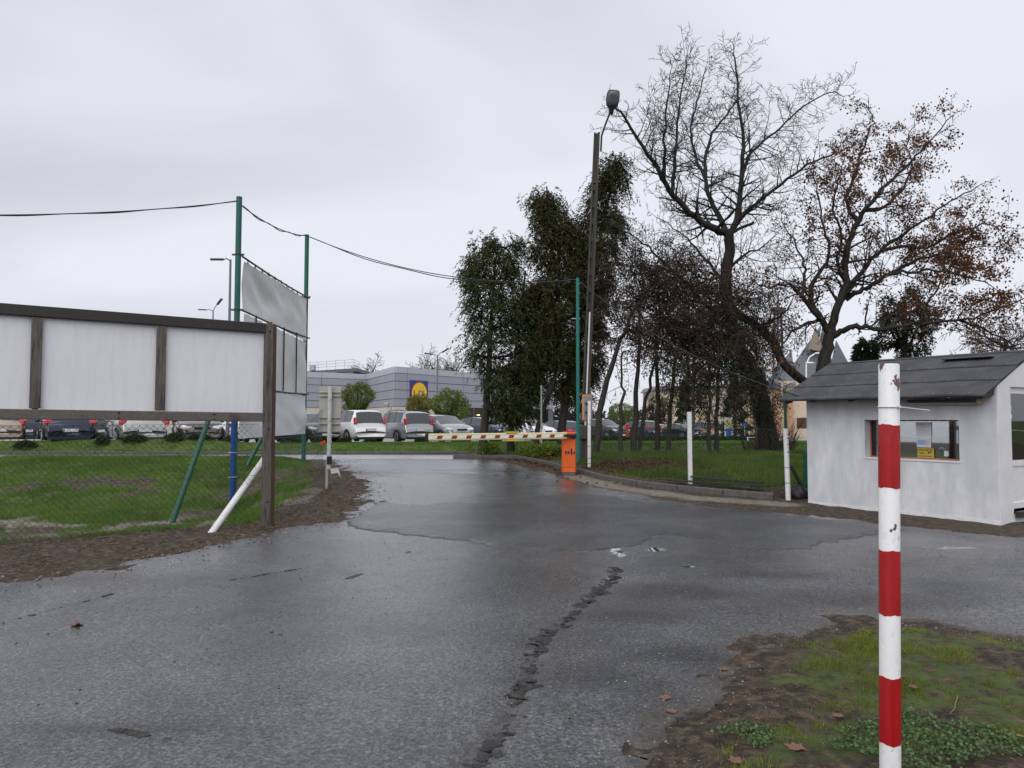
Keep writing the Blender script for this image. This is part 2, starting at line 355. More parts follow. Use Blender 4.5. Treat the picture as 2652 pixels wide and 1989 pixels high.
# ------------------------------------------------------------------ ground materials
def ground_material():
    m = bpy.data.materials.new('soil_and_turf'); ns, ln = nodes_of(m); b = ns['Principled BSDF']
    a = N(ns, 'ShaderNodeAttribute', attribute_name='Col'); sep = N(ns, 'ShaderNodeSeparateColor'); ln.new(a.outputs['Color'], sep.inputs[0])
    tc = N(ns, 'ShaderNodeTexCoord')
    def noise(sc, det=5, rg=.6):
        n = N(ns, 'ShaderNodeTexNoise', i_Scale=sc, i_Detail=float(det), i_Roughness=rg); ln.new(tc.outputs['Object'], n.inputs['Vector']); return n.outputs['Fac']
    def ramp(f, *st):
        r = N(ns, 'ShaderNodeValToRGB'); el = r.color_ramp.elements
        while len(el) < len(st): el.new(.5)
        for e, (p, c) in zip(el, st): e.position = p; e.color = (*c, 1)
        ln.new(f, r.inputs['Fac']); return r.outputs['Color']
    def mix(f, A, B):
        x = N(ns, 'ShaderNodeMix', data_type='RGBA'); ln.new(f, x.inputs['Factor']); ln.new(A, x.inputs['A']); ln.new(B, x.inputs['B']); return x.outputs['Result']
    soil = ramp(noise(10, 9, .8), (.36, (.013, .009, .006)), (.48, (.044, .030, .020)), (.57, (.115, .076, .047)), (.69, (.25, .175, .105)))
    turf = ramp(noise(3.2, 7, .7), (.3, (.034, .052, .010)), (.5, (.070, .110, .016)), (.7, (.12, .15, .03)))
    sand = ramp(noise(9, 6, .7), (.3, (.11, .095, .075)), (.7, (.30, .265, .215)))
    litter = ramp(noise(16, 6, .7), (.32, (.020, .012, .010)), (.52, (.065, .036, .026)), (.7, (.15, .085, .055)))
    nf = N(ns, 'ShaderNodeMath', operation='MULTIPLY_ADD'); ln.new(noise(9, 6, .7), nf.inputs[0]); nf.inputs[1].default_value = 1.5; nf.inputs[2].default_value = -.75
    ad = N(ns, 'ShaderNodeMath', operation='ADD'); ln.new(sep.outputs['Red'], ad.inputs[0]); ln.new(nf.outputs[0], ad.inputs[1])
    mr = N(ns, 'ShaderNodeMapRange'); mr.inputs['From Min'].default_value = .30; mr.inputs['From Max'].default_value = .65; ln.new(ad.outputs[0], mr.inputs['Value'])
    c = mix(mr.outputs[0], soil, turf); c = mix(sep.outputs['Green'], c, sand); c = mix(sep.outputs['Blue'], c, litter)
    ln.new(c, b.inputs['Base Color']); b.inputs['Roughness'].default_value = .75; b.inputs['Specular IOR Level'].default_value = .35
    bp = N(ns, 'ShaderNodeBump', i_Strength=.9, i_Distance=.04); ln.new(noise(14, 8, .75), bp.inputs['Height']); ln.new(bp.outputs[0], b.inputs['Normal'])
    return m
def asphalt_material(name, dark=1.0, gravel_on=True):
    m = bpy.data.materials.new(name); ns, ln = nodes_of(m); b = ns['Principled BSDF']
    a = N(ns, 'ShaderNodeAttribute', attribute_name='Col'); sep = N(ns, 'ShaderNodeSeparateColor'); ln.new(a.outputs['Color'], sep.inputs[0])
    wet, dirt, grav = sep.outputs['Red'], sep.outputs['Green'], sep.outputs['Blue']; tar = a.outputs['Alpha']
    tc = N(ns, 'ShaderNodeTexCoord')
    def noise(sc, det=5, rg=.6, dist=0.0):
        n = N(ns, 'ShaderNodeTexNoise', i_Scale=sc, i_Detail=float(det), i_Roughness=rg, i_Distortion=dist); ln.new(tc.outputs['Object'], n.inputs['Vector']); return n.outputs['Fac']
    def rng(f, a0, a1, b0, b1):
        r = N(ns, 'ShaderNodeMapRange'); r.inputs['From Min'].default_value = a0; r.inputs['From Max'].default_value = a1
        r.inputs['To Min'].default_value = b0; r.inputs['To Max'].default_value = b1; ln.new(f, r.inputs['Value']); return r.outputs[0]
    def mth(op, A, B):
        n = N(ns, 'ShaderNodeMath', operation=op)
        for i, v in enumerate((A, B)):
            if isinstance(v, (int, float)): n.inputs[i].default_value = v
            else: ln.new(v, n.inputs[i])
        return n.outputs[0]
    def ramp(f, *st):
        r = N(ns, 'ShaderNodeValToRGB'); el = r.color_ramp.elements
        while len(el) < len(st): el.new(.5)
        for e, (p, c) in zip(el, st): e.position = p; e.color = (*[q * dark for q in c], 1)
        ln.new(f, r.inputs['Fac']); return r.outputs['Color']
    def mix(f, A, B):
        x = N(ns, 'ShaderNodeMix', data_type='RGBA'); ln.new(f, x.inputs['Factor']); ln.new(A, x.inputs['A']); ln.new(B, x.inputs['B']); return x.outputs['Result']
    fine = noise(44, 4, .8, .6); blot = noise(.75, 6, .6, .4); mid = noise(7, 5, .65)
    base = ramp(mth('ADD', mth('MULTIPLY', fine, .68), mth('ADD', mth('MULTIPLY', blot, .24), mth('MULTIPLY', mid, .08))), (.38, (.014, .014, .0143)), (.47, (.046, .046, .0475)), (.54, (.094, .094, .096)), (.63, (.23, .23, .231)))
    vor = N(ns, 'ShaderNodeTexVoronoi', i_Scale=38.0); ln.new(tc.outputs['Object'], vor.inputs['Vector'])
    chip = mth('MULTIPLY', rng(vor.outputs['Distance'], .16, .24, 1, 0), rng(noise(3.0, 3), .42, .62, 0, 1))
    sepv = N(ns, 'ShaderNodeSeparateColor'); ln.new(vor.outputs['Color'], sepv.inputs[0])
    stonecol = ramp(sepv.outputs['Red'], (.0, (.06, .06, .065)), (.5, (.16, .155, .15)), (1.0, (.42, .40, .36)))
    pick = rng(sepv.outputs['Green'], .55, .6, 0, 1)
    c = mix(mth('MULTIPLY', mth('MULTIPLY', chip, grav), pick), base, stonecol)
    dcol = ramp(noise(11, 6, .7), (.3, (.020, .016, .013)), (.7, (.085, .064, .048)))
    c = mix(mth('MULTIPLY', dirt, rng(noise(5, 6, .7), .3, .55, .35, 1)), c, dcol)
    wetn = rng(wet, .45, .75, 0, 1)
    dk = N(ns, 'ShaderNodeVectorMath', operation='SCALE'); ln.new(c, dk.inputs[0]); ln.new(mth('MULTIPLY', rng(wet, 0, 1, 1.15, .75), rng(mth('MULTIPLY', tar, rng(mid, .35, .6, .6, 1.15)), 0, 1, 1, .22)), dk.inputs['Scale'])
    ln.new(dk.outputs['Vector'], b.inputs['Base Color'])
    ro = mth('ADD', mth('ADD', rng(wet, 0.0, .7, .55, .20), rng(wet, .72, .9, 0, -.25)), mth('MULTIPLY', rng(fine, .3, .7, .10, -.10), rng(wet, .7, .85, 1, 0)))
    ln.new(mth('MAXIMUM', ro, .03), b.inputs['Roughness']); b.inputs['Specular IOR Level'].default_value = .5
    worm = noise(25, 3, .6, 1.6)
    hgt = mth('ADD', mth('MULTIPLY', worm, .7), mth('MULTIPLY', fine, .5))
    bs = N(ns, 'ShaderNodeBump', i_Distance=.007); ln.new(hgt, bs.inputs['Height']); ln.new(mth('MULTIPLY', rng(wet, .74, .9, 1, .0), .9), bs.inputs['Strength'])
    ln.new(bs.outputs[0], b.inputs['Normal'])
    b.inputs['Coat IOR'].default_value = 1.36; ln.new(mth('MULTIPLY', rng(wet, .12, .7, 0, 1.0), mth('MAXIMUM', rng(fine, .42, .58, .35, 1), rng(wet, .72, .9, 0, 1))), b.inputs['Coat Weight']); ln.new(mth('ADD', rng(wet, .2, .7, .36, .19), rng(wet, .72, .9, 0, -.15)), b.inputs['Coat Roughness'])
    b2 = N(ns, 'ShaderNodeBump', i_Distance=.010); ln.new(hgt, b2.inputs['Height']); ln.new(mth('MULTIPLY', rng(wet, .74, .9, 1, .0), .8), b2.inputs['Strength']); ln.new(b2.outputs[0], b.inputs['Coat Normal'])
    return m
M_GROUND = ground_material(); M_ASPH = asphalt_material('wet_driveway_asphalt'); M_ASPH2 = asphalt_material('patched_asphalt', .8); M_ROAD = asphalt_material('road_asphalt', 4.0)

# ------------------------------------------------------------------ the ground sheet
xs = grid_axis(-900, -13, 11, 900, .12, 0); ys = grid_axis(-120, 2.6, 30, 1800, .12, 0)
X, Y = sheet(xs, ys); Z = h(X, Y)
ds = drive_sdf(X, Y); ls = sdf_poly(X, Y, LOT)
g, sa, li = cover(X, Y)
inner = (np.abs(X) < 60) & (Y < 90)
rag = (fbm(X * 2.2, Y * 2.2, 43, 4) - .5) * .075 + (fbm(X * 9, Y * 9, 47, 2) - .5) * .03
Z = Z + ((fbm(X * 3.1, Y * 3.1, 41, 3) - .5) * .05 * smooth((ds - .02) / .3) + rag * (Y < 23.3) * smooth((ds + .5) / .3) * smooth((.5 - ds) / .3)) * smooth((ls - .02) / .3) * (Y < 40)
Z = Z - .10 * smooth((-ds - .22) / .25) - .09 * smooth((-ls - .12) / .2)
Z = Z - .08 * ((Y > ROAD_Y0 + .15) & (Y < ROAD_Y1 - .12) & (sdf_poly(X, Y, LAWN_R) > .02))
def in_hut(x, y):
    d = (np.array(HUT_B.xy) - np.array(HUT_A.xy)); d = d / np.linalg.norm(d); nrm = np.array([-d[1], d[0]]) * 1.0
    u = (x - HUT_A.x) * d[0] + (y - HUT_A.y) * d[1]; w = (x - HUT_A.x) * nrm[0] + (y - HUT_A.y) * nrm[1]
    return (u > -.05) & (u < 3.4) & (w > 0) & (w < 2.6)
C = np.stack([g.ravel(), sa.ravel(), li.ravel()], 1)
tag(np_obj('ground', np.stack([X.ravel(), Y.ravel(), Z.ravel()], 1), grid_faces(len(xs), len(ys)), M_GROUND, recenter=False, smooth=True, cols=C), kind='structure')

# ------------------------------------------------------------------ driveway, with its worn gully and puddles
GUL = [tuple(G(u, v).xy) for u, v in ((1612, 1432), (1600, 1470), (1575, 1510), (1510, 1570), (1440, 1630), (1385, 1690), (1365, 1760), (1330, 1850), (1280, 1920), (1235, 1989))] + [(-.25, 2.6)]
GUL2 = [tuple(G(u, v).xy) for u, v in ((1570, 1520), (1490, 1580), (1420, 1650), (1375, 1725))]
PATCH2 = [tuple(G(u, v).xy) for u, v in ((905, 1362), (960, 1378), (1100, 1392), (1230, 1408), (1330, 1420), (1480, 1432), (1580, 1424), (1650, 1408), (1700, 1388), (1790, 1396), (1900, 1420), (2060, 1424), (2200, 1400), (2330, 1375), (2200, 1352), (2000, 1330), (1800, 1312), (1650, 1300), (1560, 1283), (1480, 1276), (1330, 1292), (1200, 1300), (1080, 1310), (1000, 1300), (965, 1302), (930, 1330))]
PUD = [(G(u, v), rx, ry) for u, v, rx, ry in ((1590, 1495, .11, .10), (1575, 1510, .13, .05), (1700, 1425, .16, .14), (1600, 1432, .07, .25), (1785, 1470, .10, .04),
       (2480, 1420, .30, .06), (1240, 1225, .9, .25), (1130, 1210, 1.0, .35), (1020, 1240, .55, .22), (1330, 1240, .4, .2), (980, 1325, .28, .18), (1100, 1270, .6, .12), (950, 1200, 1.2, .5))]
def drive_cols(x, y):
    n1 = fbm(x * .55, y * .55, 51, 4); n2 = fbm(x * 2.3, y * 2.3, 53, 3); n3 = fbm(x * 9, y * 9, 55, 2)
    wet = .46 + 1.0 * (n1 - .5) + .3 * (n2 - .5)
    # wheel tracks polished by traffic run up the middle of the drive
    tr = np.exp(-((x + 1.15 + .10 * (y - 8)) / .75) ** 2) * smooth((y - 3) / 3) + .7 * np.exp(-((x + 2.9 + .02 * (y - 6)) / .5) ** 2) * smooth((9 - y) / 3)
    wet = np.minimum(wet + .38 * tr * (.6 + .8 * n2), .70)
    pud = np.zeros_like(x)
    for c, rx, ry in PUD:
        d = np.hypot((x - c.x) / rx, (y - c.y) / ry); pud = np.maximum(pud, smooth((1.25 - d + 1.3 * (n3 - .5) + .6 * (n2 - .5)) / .25) * (.98 if rx < .2 or ry < .08 else .70))
    dg = np.minimum(dist_line(x, y, GUL), dist_line(x, y, GUL2) + .02); gw = smooth((.055 - dg + .16 * (n3 - .5) + .16 * (fbm(x * 20, y * 20, 58, 2) - .5) + .05 * (n2 - .5)) / .04) * smooth((7.0 - y) / 1.5)
    s = drive_sdf(x, y)
    # right of the gully the asphalt is old and stony
    gx = np.interp(y, [p[1] for p in GUL[::-1]], [p[0] for p in GUL[::-1]])
    grav = smooth((x - gx) / .5) * smooth((9.6 - y) / 1.5) + .8 * smooth((s + .9) / .7) * (y < 12) + .35 * smooth((y - 16) / 3)
    wet = np.maximum(np.clip(wet - .22 * np.clip(grav, 0, 1) + .1, 0, .66), pud)
    dirt = smooth((s + .28 + .5 * (n2 - .5)) / .3) * .9 + .9 * gw + .4 * smooth((n1 - .58) / .1) * smooth((x - gx) / .6)
    for u, v, rx, ry in ((1480, 1495, .5, .45), (1760, 1540, .6, .35), (1650, 1580, .5, .3), (2150, 1560, 1.2, .5), (250, 1500, 1.6, .35)):
        c = G(u, v); dirt = np.maximum(dirt, .55 * smooth((1.2 - np.hypot((x - c.x) / rx, (y - c.y) / ry) + .8 * (n2 - .5)) / .7))
    tarr = gw * .35
    for u, v, rx, ry in ((1770, 1535, .75, .40), (1640, 1600, .45, .25), (2300, 1560, 1.3, .35), (1560, 1760, .5, .3), (1760, 1700, .5, .25), (2000, 1490, .9, .25), (1100, 1640, .5, .35), (300, 1890, .9, .1), (1330, 1330, 1.2, .9)):
        c = G(u, v); tarr = np.maximum(tarr, (.62 if v > 1400 else .3) * smooth((1.2 - np.hypot((x - c.x) / rx, (y - c.y) / ry) + 1.1 * (n2 - .5)) / .9))
    for (u0, v0), (u1, v1) in (((620, 1500), (790, 1475)), ((0, 1615), (290, 1545)), ((900, 1365), (1330, 1418)), ((960, 1240), (975, 1300))):
        p, q_ = G(u0, v0), G(u1, v1); dl = dist_line(x, y, [tuple(p.xy), tuple(q_.xy)]); tarr = np.maximum(tarr, .9 * smooth((.035 - dl + .05 * (n3 - .5)) / .03))
    return np.clip(np.stack([wet, dirt, grav, tarr], 1), 0, 1)
def drive_z(x, y):
    z = h(x, y) + .006 + (fbm(x * .9, y * .9, 61, 3) - .5) * .018 + (fbm(x * 6, y * 6, 63, 2) - .5) * .006
    n3 = fbm(x * 5, y * 5, 65, 2); dg = np.minimum(dist_line(x, y, GUL), dist_line(x, y, GUL2) + .03)
    z = z - .012 * smooth((.12 - dg) / .12) + .012 * np.exp(-((dg - .2) / .07) ** 2) * (n3 - .2) * smooth((7.2 - y) / 1.2)
    s = drive_sdf(x, y); return z + .0 * s
dx = grid_axis(-16.2, -6.5, 7.4, 18.2, .055, 0); dy_ = grid_axis(-10.2, 2.9, 24.2, 24.2, .055, 0); dy_ = dy_[dy_ < 24.3]
X, Y = sheet(dx, dy_)
drive = cut_sheet('driveway', X, Y, drive_sdf, drive_z, M_ASPH, drive_cols, skirt=.06)
def patch2_sdf(x, y): return sdf_poly(x, y, PATCH2) + (fbm(x * 1.2, y * 1.2, 71, 3) - .5) * .35 + (fbm(x * 6, y * 6, 73, 3) - .5) * .22 + (fbm(x * 16, y * 16, 75, 2) - .5) * .06
X, Y = sheet(np.arange(-3.4, 6.6, .055), np.arange(8.6, 15.2, .055))
def p2_z(x, y):
    s = patch2_sdf(x, y); return drive_z(x, y) + .003 + (.003 + .020 * smooth((.6 - x) / 2.2) + .012 * smooth((x - 2.6) / .8)) * smooth(-s / .25)
def p2_cols(x, y):
    c = drive_cols(x, y); n = fbm(x * .7, y * .7, 77, 3); c[:, 2] *= .2; c[:, 1] *= .25; c[:, 3] = np.where(y < 11.6, 0, c[:, 3]); c[:, 0] = np.clip(np.maximum(.30 + .5 * (n - .5) + .12 * (x < .5), (c[:, 0] > .7) * c[:, 0]), 0, 1)
    s = patch2_sdf(x, y); c[:, 1] = np.maximum(c[:, 1], .5 * smooth((s + .05) / .05)); return c
tag(cut_sheet('asphalt_patch', X, Y, lambda x, y: np.maximum(patch2_sdf(x, y), drive_sdf(x, y) + .06), p2_z, M_ASPH2, p2_cols, skirt=.02), kind='structure')
# ------------------------------------------------------------------ worn gully and cracks, cut finely so that their edges stay sharp
M_CRACK = mat('wet_silt_in_crack', (.016, .014, .012), .45, .5, 30, .9, 60, col2=(.045, .036, .028), two=(.5, .62), tscale=22)
def crack(lines, width, jag, gap, seed, step=.013):
    P = [p for l in lines for p in l]; x0, x1 = min(p[0] for p in P) - .25, max(p[0] for p in P) + .25; y0, y1 = min(p[1] for p in P) - .25, max(p[1] for p in P) + .25
    X, Y = sheet(np.arange(x0, x1, step), np.arange(y0, y1, step))
    def sd(x, y):
        d = dist_line(x, y, lines[0])
        for l in lines[1:]: d = np.minimum(d, dist_line(x, y, l))
        n = fbm(x * 9, y * 9, seed, 3); n2 = fbm(x * 30, y * 30, seed + 3, 2); n3 = fbm(x * 1.6, y * 1.6, seed + 7, 2)
        return d - width * (.25 + 1.5 * n3) - jag * (n - .5) - jag * .7 * (n2 - .5) + gap
    return cut_sheet('asphalt_crack', X, Y, sd, lambda x, y: drive_z(x, y) + .0035, M_CRACK, skirt=.006)
crack([GUL[1:-1], GUL2], .040, .20, .012, 811)
def px_line(*p): return [tuple(G(u, v).xy) for u, v in p]
crack([px_line((600, 1503), (660, 1494), (720, 1482), (790, 1472))], .010, .05, .002, 821)
crack([px_line((0, 1618), (120, 1585), (290, 1543))], .012, .06, .004, 823)
crack([px_line((1390, 1423), (1480, 1428), (1580, 1424))], .008, .04, .004, 825)
crack([px_line((180, 1890), (330, 1895), (450, 1925))], .012, .10, .012, 827)
crack([px_line((700, 1640), (720, 1648)), px_line((1030, 1440), (1060, 1430)), px_line((900, 1500), (960, 1480)), px_line((1090, 1530), (1130, 1525))], .016, .10, .010, 829)
# ------------------------------------------------------------------ road, verge kerb and car park
xs = np.concatenate([np.linspace(-300, -30, 28)[:-1], np.arange(-30, 30, .5), np.linspace(30, 300, 28)]); ys = np.linspace(ROAD_Y0, ROAD_Y1, 9)
X, Y = sheet(xs, ys); C = np.stack([.40 + .3 * fbm(X * .3, Y * .8, 5).ravel(), 0 * X.ravel(), 0 * X.ravel(), 0 * X.ravel()], 1)
tag(np_obj('road', np.stack([X.ravel(), Y.ravel(), (h(X * 0 - 20, Y) - .03 + .03 * ((Y > ROAD_Y0 + .1))).ravel()], 1), grid_faces(len(xs), len(ys)), M_ROAD, recenter=False, smooth=True, cols=C), kind='structure')
M_KERB = mat('kerb_concrete', (.10, .096, .09), .75, .28, 9, .5, 60)
M_KERBD = mat('dark_kerb_concrete', (.085, .083, .08), .7, .3, 6, .4, 50)
def kerb_run(name, pts, step, wdt, hgt, m, sink=.1):
    root = empty(name, (pts[0][0], pts[0][1], hz(*pts[0]))); tag(root, kind='structure')
    P = [Vector((*p, 0)) for p in pts]; acc = [0]
    for a, b in zip(P[:-1], P[1:]): acc.append(acc[-1] + (b - a).length)
    def pos(s):
        i = max(0, min(len(P) - 2, int(np.searchsorted(acc, s) - 1))); t = (s - acc[i]) / (acc[i + 1] - acc[i]); return P[i].lerp(P[i + 1], t)
    n = max(1, int(acc[-1] / step))
    for i in range(n):
        a, b = pos(acc[-1] * i / n), pos(acc[-1] * (i + 1) / n); d = (b - a).normalized(); a, b = a + d * .006, b - d * .006
        nx, ny = d.y, -d.x
        z = min(hz(a.x + nx * .18 * s, a.y + ny * .18 * s) for s in (-1, 1)); z2 = min(hz(b.x + nx * .18 * s, b.y + ny * .18 * s) for s in (-1, 1))
        jz = random.uniform(-.006, .006)
        q = MB().beam((a.x, a.y, z + hgt / 2 - sink / 2 + jz), (b.x, b.y, z2 + hgt / 2 - sink / 2 + jz), wdt, hgt + sink, bev=.012); q.build('kerb_stone', m, root)
    return root
kerb_run('driveway_kerb', KERB, .98, .09, .125, M_KERB)
kerb_run('road_kerb', [(-22, ROAD_Y1 - .05), (13, ROAD_Y1 - .05)], 1.0, .14, .10, M_KERBD)
xs = grid_axis(-120, -24, 20, 80, .5, 0); ys = grid_axis(27, 28, 62, 150, .5, 0); X, Y = sheet(xs, ys)
tag(cut_sheet('car_park', X, Y, lambda x, y: sdf_poly(x, y, LOT), lambda x, y: h(x, y) + .012, M_ROAD, lambda x, y: np.stack([.35 + .5 * (fbm(x * .4, y * .4, 7) - .5), 0 * x, 0 * x, 0 * x], 1), skirt=.05), kind='structure')
# ------------------------------------------------------------------ small materials
M_WHITE = mat('chipped_white_paint', (.72, .72, .71), .42, .07, 9, .15, 40, col2=(.60, .58, .55), two=(.58, .72), tscale=14)
def post_paint():
    m = bpy.data.materials.new('flaking_white_paint'); ns, ln = nodes_of(m); b = ns['Principled BSDF']; tc = N(ns, 'ShaderNodeTexCoord')
    n = N(ns, 'ShaderNodeTexNoise', i_Scale=16.0, i_Detail=7.0, i_Roughness=.6); n2 = N(ns, 'ShaderNodeTexNoise', i_Scale=3.2, i_Detail=2.0); n3 = N(ns, 'ShaderNodeTexNoise', i_Scale=55.0, i_Detail=4.0)
    mp = N(ns, 'ShaderNodeMapping'); mp.inputs['Scale'].default_value = (1, 1, .55)
    ln.new(tc.outputs['Object'], mp.inputs['Vector'])
    for q in (n, n2, n3): ln.new(mp.outputs[0], q.inputs['Vector'])
    ad = N(ns, 'ShaderNodeMath', operation='ADD'); ln.new(n.outputs['Fac'], ad.inputs[0]); ln.new(n2.outputs['Fac'], ad.inputs[1])
    r = N(ns, 'ShaderNodeMapRange'); r.inputs['From Min'].default_value = 1.175; r.inputs['From Max'].default_value = 1.19; ln.new(ad.outputs[0], r.inputs['Value'])
    r2 = N(ns, 'ShaderNodeValToRGB'); r2.color_ramp.elements[0].color = (.66, .655, .64, 1); r2.color_ramp.elements[0].position = .25; r2.color_ramp.elements[1].color = (.80, .80, .795, 1); r2.color_ramp.elements[1].position = .45; ln.new(n3.outputs['Fac'], r2.inputs['Fac'])
    mx = N(ns, 'ShaderNodeMix', data_type='RGBA'); mx.inputs['B'].default_value = (.11, .055, .04, 1); ln.new(r.outputs[0], mx.inputs['Factor']); ln.new(r2.outputs['Color'], mx.inputs['A'])
    ln.new(mx.outputs['Result'], b.inputs['Base Color']); b.inputs['Roughness'].default_value = .45
    sub = N(ns, 'ShaderNodeMath', operation='SUBTRACT'); ln.new(n3.outputs['Fac'], sub.inputs[0]); ln.new(r.outputs[0], sub.inputs[1])
    bp = N(ns, 'ShaderNodeBump', i_Strength=.35, i_Distance=.004); ln.new(sub.outputs[0], bp.inputs['Height']); ln.new(bp.outputs[0], b.inputs['Normal'])
    return m
M_FLAKE = post_paint()
M_DIRTY = mat('dirty_white_paint', (.52, .53, .52), .5, .2, 14, .25, 30, col2=(.33, .32, .29), two=(.52, .66), tscale=9)
M_RED = mat('gloss_red_paint', (.40, .007, .010), .32, .20, 5, .14, 18, coat=.25, stretch=(6, 6, 1), col2=(.30, .010, .010), two=(.55, .7), tscale=4)
M_GREEN = mat('green_painted_steel', (.004, .105, .085), .4, .2, 7, .1, 40)
M_GREENL = mat('weathered_green_steel', (.006, .085, .05), .42, .25, 9, .15, 40)
M_BLUE = mat('blue_plastic_pipe', (.004, .06, .30), .35, .12, 5)
M_GALV = mat('galvanised_steel', (.42, .43, .44), .45, .2, 12, .1, 60, metallic=.5)
M_BLACK = mat('black_plastic', (.012, .012, .014), .45, .2, 10)
M_DKSTEEL = mat('dark_steel', (.03, .028, .027), .5, .3, 15)
M_WOOD = mat('weathered_timber', (.115, .098, .085), .62, .38, 5, .6, 16, stretch=(9, 9, .9), col2=(.028, .020, .016), two=(.48, .66), tscale=3)
M_WOODX = mat('wet_dark_timber', (.024, .019, .017), .5, .45, 5, .6, 16, stretch=(.8, 9, 9), col2=(.022, .016, .013), two=(.45, .6), tscale=2)
M_RUSTWOOD = mat('red_brown_timber', (.055, .022, .014), .6, .4, 6, .5, 20, stretch=(9, 9, 1))
M_WIRE = mat('fence_wire', (.035, .055, .045), .5, .2, 30)
M_CABLE = mat('black_cable', (.016, .016, .017), .5, .2, 20)
M_ORANGE = mat('orange_powder_coat', (.72, .115, .012), .42, .06, 4, .05, 80)
M_REDLENS = mat('red_lens', (.42, .012, .008), .2, .1, 5, coat=.5)
M_TIE = mat('pale_plastic_tie', (.62, .63, .6), .4, .1, 30)
M_CONC = mat('pole_concrete', (.062, .054, .045), .8, .35, 5, .7, 45, stretch=(3, 3, 1))
M_PANELW = mat('milky_acrylic_sheet', (.77, .775, .80), .33, .035, 2.2, .06, 3.0, stretch=(5, 5, .8), col2=(.72, .725, .74), two=(.45, .7), tscale=3)
M_CLOTH = mat('weathered_banner_vinyl', (.80, .80, .785), .55, .05, 1.6, .1, 5, col2=(.74, .72, .69), two=(.5, .65), tscale=1.2)
M_CLOTHW = mat('white_banner_vinyl', (.84, .85, .88), .5, .03, 1.5, .12, 4)
M_SIGNBACK = mat('bare_sign_back', (.40, .385, .345), .5, .10, 6, metallic=.15)

# ------------------------------------------------------------------ striped post close to the camera
p0 = at(2303, 1989, 3.0); px, py = p0.x, p0.y; ztop = at(2302, 943, 3.0).z; PR = .0385
t = empty('striped_post', (px, py, hz(px, py)), 'tall round steel post with glossy red and flaking white bands in the foreground', 'post')
pt_ = at(2302, 943, 3.0); pb_ = at(2305.5, 1989, 3.0)
def pax(z): return pb_ + (pt_ - pb_) * ((z - pb_.z) / (pt_.z - pb_.z))
MB().tube([pax(hz(px, py) - .25), pax(ztop - .004), pax(ztop)], [PR, PR, PR - .003], 40).build('post', M_FLAKE, t)
def zpix(v): return at(2303, v, 3.0).z
for a, b in ((1100, 1262), (1425, 1590), (1750, 1922), (2090, 2262)):
    q = MB(); zs = np.linspace(zpix(b), zpix(a), 5); n0_ = len(q.v)
    q.tube([pax(z) for z in zs], PR + .0012, 40, cap=True)
    q.v = [(v[0], v[1], v[2] + (.003 * math.sin(3 * math.atan2(v[1] - py, v[0] - px) + a) + .0015 * math.sin(9 * math.atan2(v[1] - py, v[0] - px))) * (1 if min(abs(v[2] - zs[0]), abs(v[2] - zs[-1])) < .01 else 0)) for v in q.v]; q.build('paint_band', M_RED, t)
tz = zpix(1054); q = MB(); px, py = pax(tz).x, pax(tz).y
q.tube([(px + (PR + .002) * math.cos(a), py + (PR + .002) * math.sin(a), tz + .001 * math.sin(a)) for a in np.linspace(0, 2 * math.pi, 33)], .0028, 6); q.box((px + .02, py - PR - .003, tz), (.012, .008, .009), bev=.001)
tie = q.build('cable_tie', M_TIE, t)
MB().beam((px + .022, py - PR - .003, tz), (px + .135, py - PR - .01, tz - .014), .0045, .0035).build('tie_tail', M_TIE, tie)

# ------------------------------------------------------------------ gatehouse
Wd = (HUT_B - HUT_A).normalized(); Nn = Vector((Wd.y, -Wd.x, 0)); Nn = Nn if Nn.x < 0 else -Nn       # along the wall / out of the wall
HL, HD = (HUT_B - HUT_A).length, 2.6
ZB = -.12
def hp(s, d, z): p = HUT_A + Wd * s - Nn * d; return Vector((p.x, p.y, z))      # s along wall, d depth inwards
M_PLAST = mat('stained_grey_render', (.62, .63, .65), .8, .09, 2.4, .35, 70, stretch=(1.6, 1.6, .6), col2=(.78, .785, .80), two=(.44, .66), tscale=1.6)
M_GABLE = mat('white_masonry_paint', (.74, .74, .75), .7, .05, 3, .25, 60)
M_INT = mat('pale_interior_wall', (.72, .76, .78), .6, .05, 3)
M_FELT = mat('grey_roofing_felt', (.052, .053, .058), .85, .22, 3, .6, 120, col2=(.070, .070, .076), two=(.45, .6), tscale=1.5)
M_FELTD = mat('black_bitumen_edge', (.013, .013, .014), .55, .3, 12, .4, 30)
M_PVC = mat('white_window_profile', (.80, .80, .80), .3, .04, 8)
M_REDFR = mat('rust_red_window_frame', (.42, .13, .08), .45, .2, 8)
hut = empty('gatehouse', hp(HL / 2, HD / 2, 0), 'small grey rendered gatehouse with a dark felt roof behind the striped post', 'gatehouse')
TH = .22; WZ = 2.13; S0, S1, Z0, Z1 = 1.17, 2.77, .93, 1.585
q = MB()                                                                  # front wall with a real window opening
def wall_block(q, s0, s1, z0, z1, d0=0, d1=TH):
    vs = [hp(s, d, z) for s in (s0, s1) for d in (d0, d1) for z in (z0, z1)]
    q.add(vs, [(0, 1, 3, 2), (4, 6, 7, 5), (0, 4, 5, 1), (2, 3, 7, 6), (0, 2, 6, 4), (1, 5, 7, 3)])
wall_block(q, 0, S0, ZB, WZ); wall_block(q, S1, HL, ZB, WZ); wall_block(q, S0, S1, ZB, Z0); wall_block(q, S0, S1, Z1, WZ)
wf = q.build('front_wall', M_PLAST, hut)
RZ = 2.73 - .05; RD = 1.3
DS0, DS1, DZ0, DZ1 = .42, 1.32, .20, 2.10
q = MB()                                                                  # gable wall beside the door
def gpoly(pts): return [hp(HL + .012, d, z) for d, z in pts]
q.poly_prism(gpoly([(.006, ZB), (DS0, ZB), (DS0, 2.13 + DS0 * .42), (.006, 2.13)]), -Wd * (TH - .01))
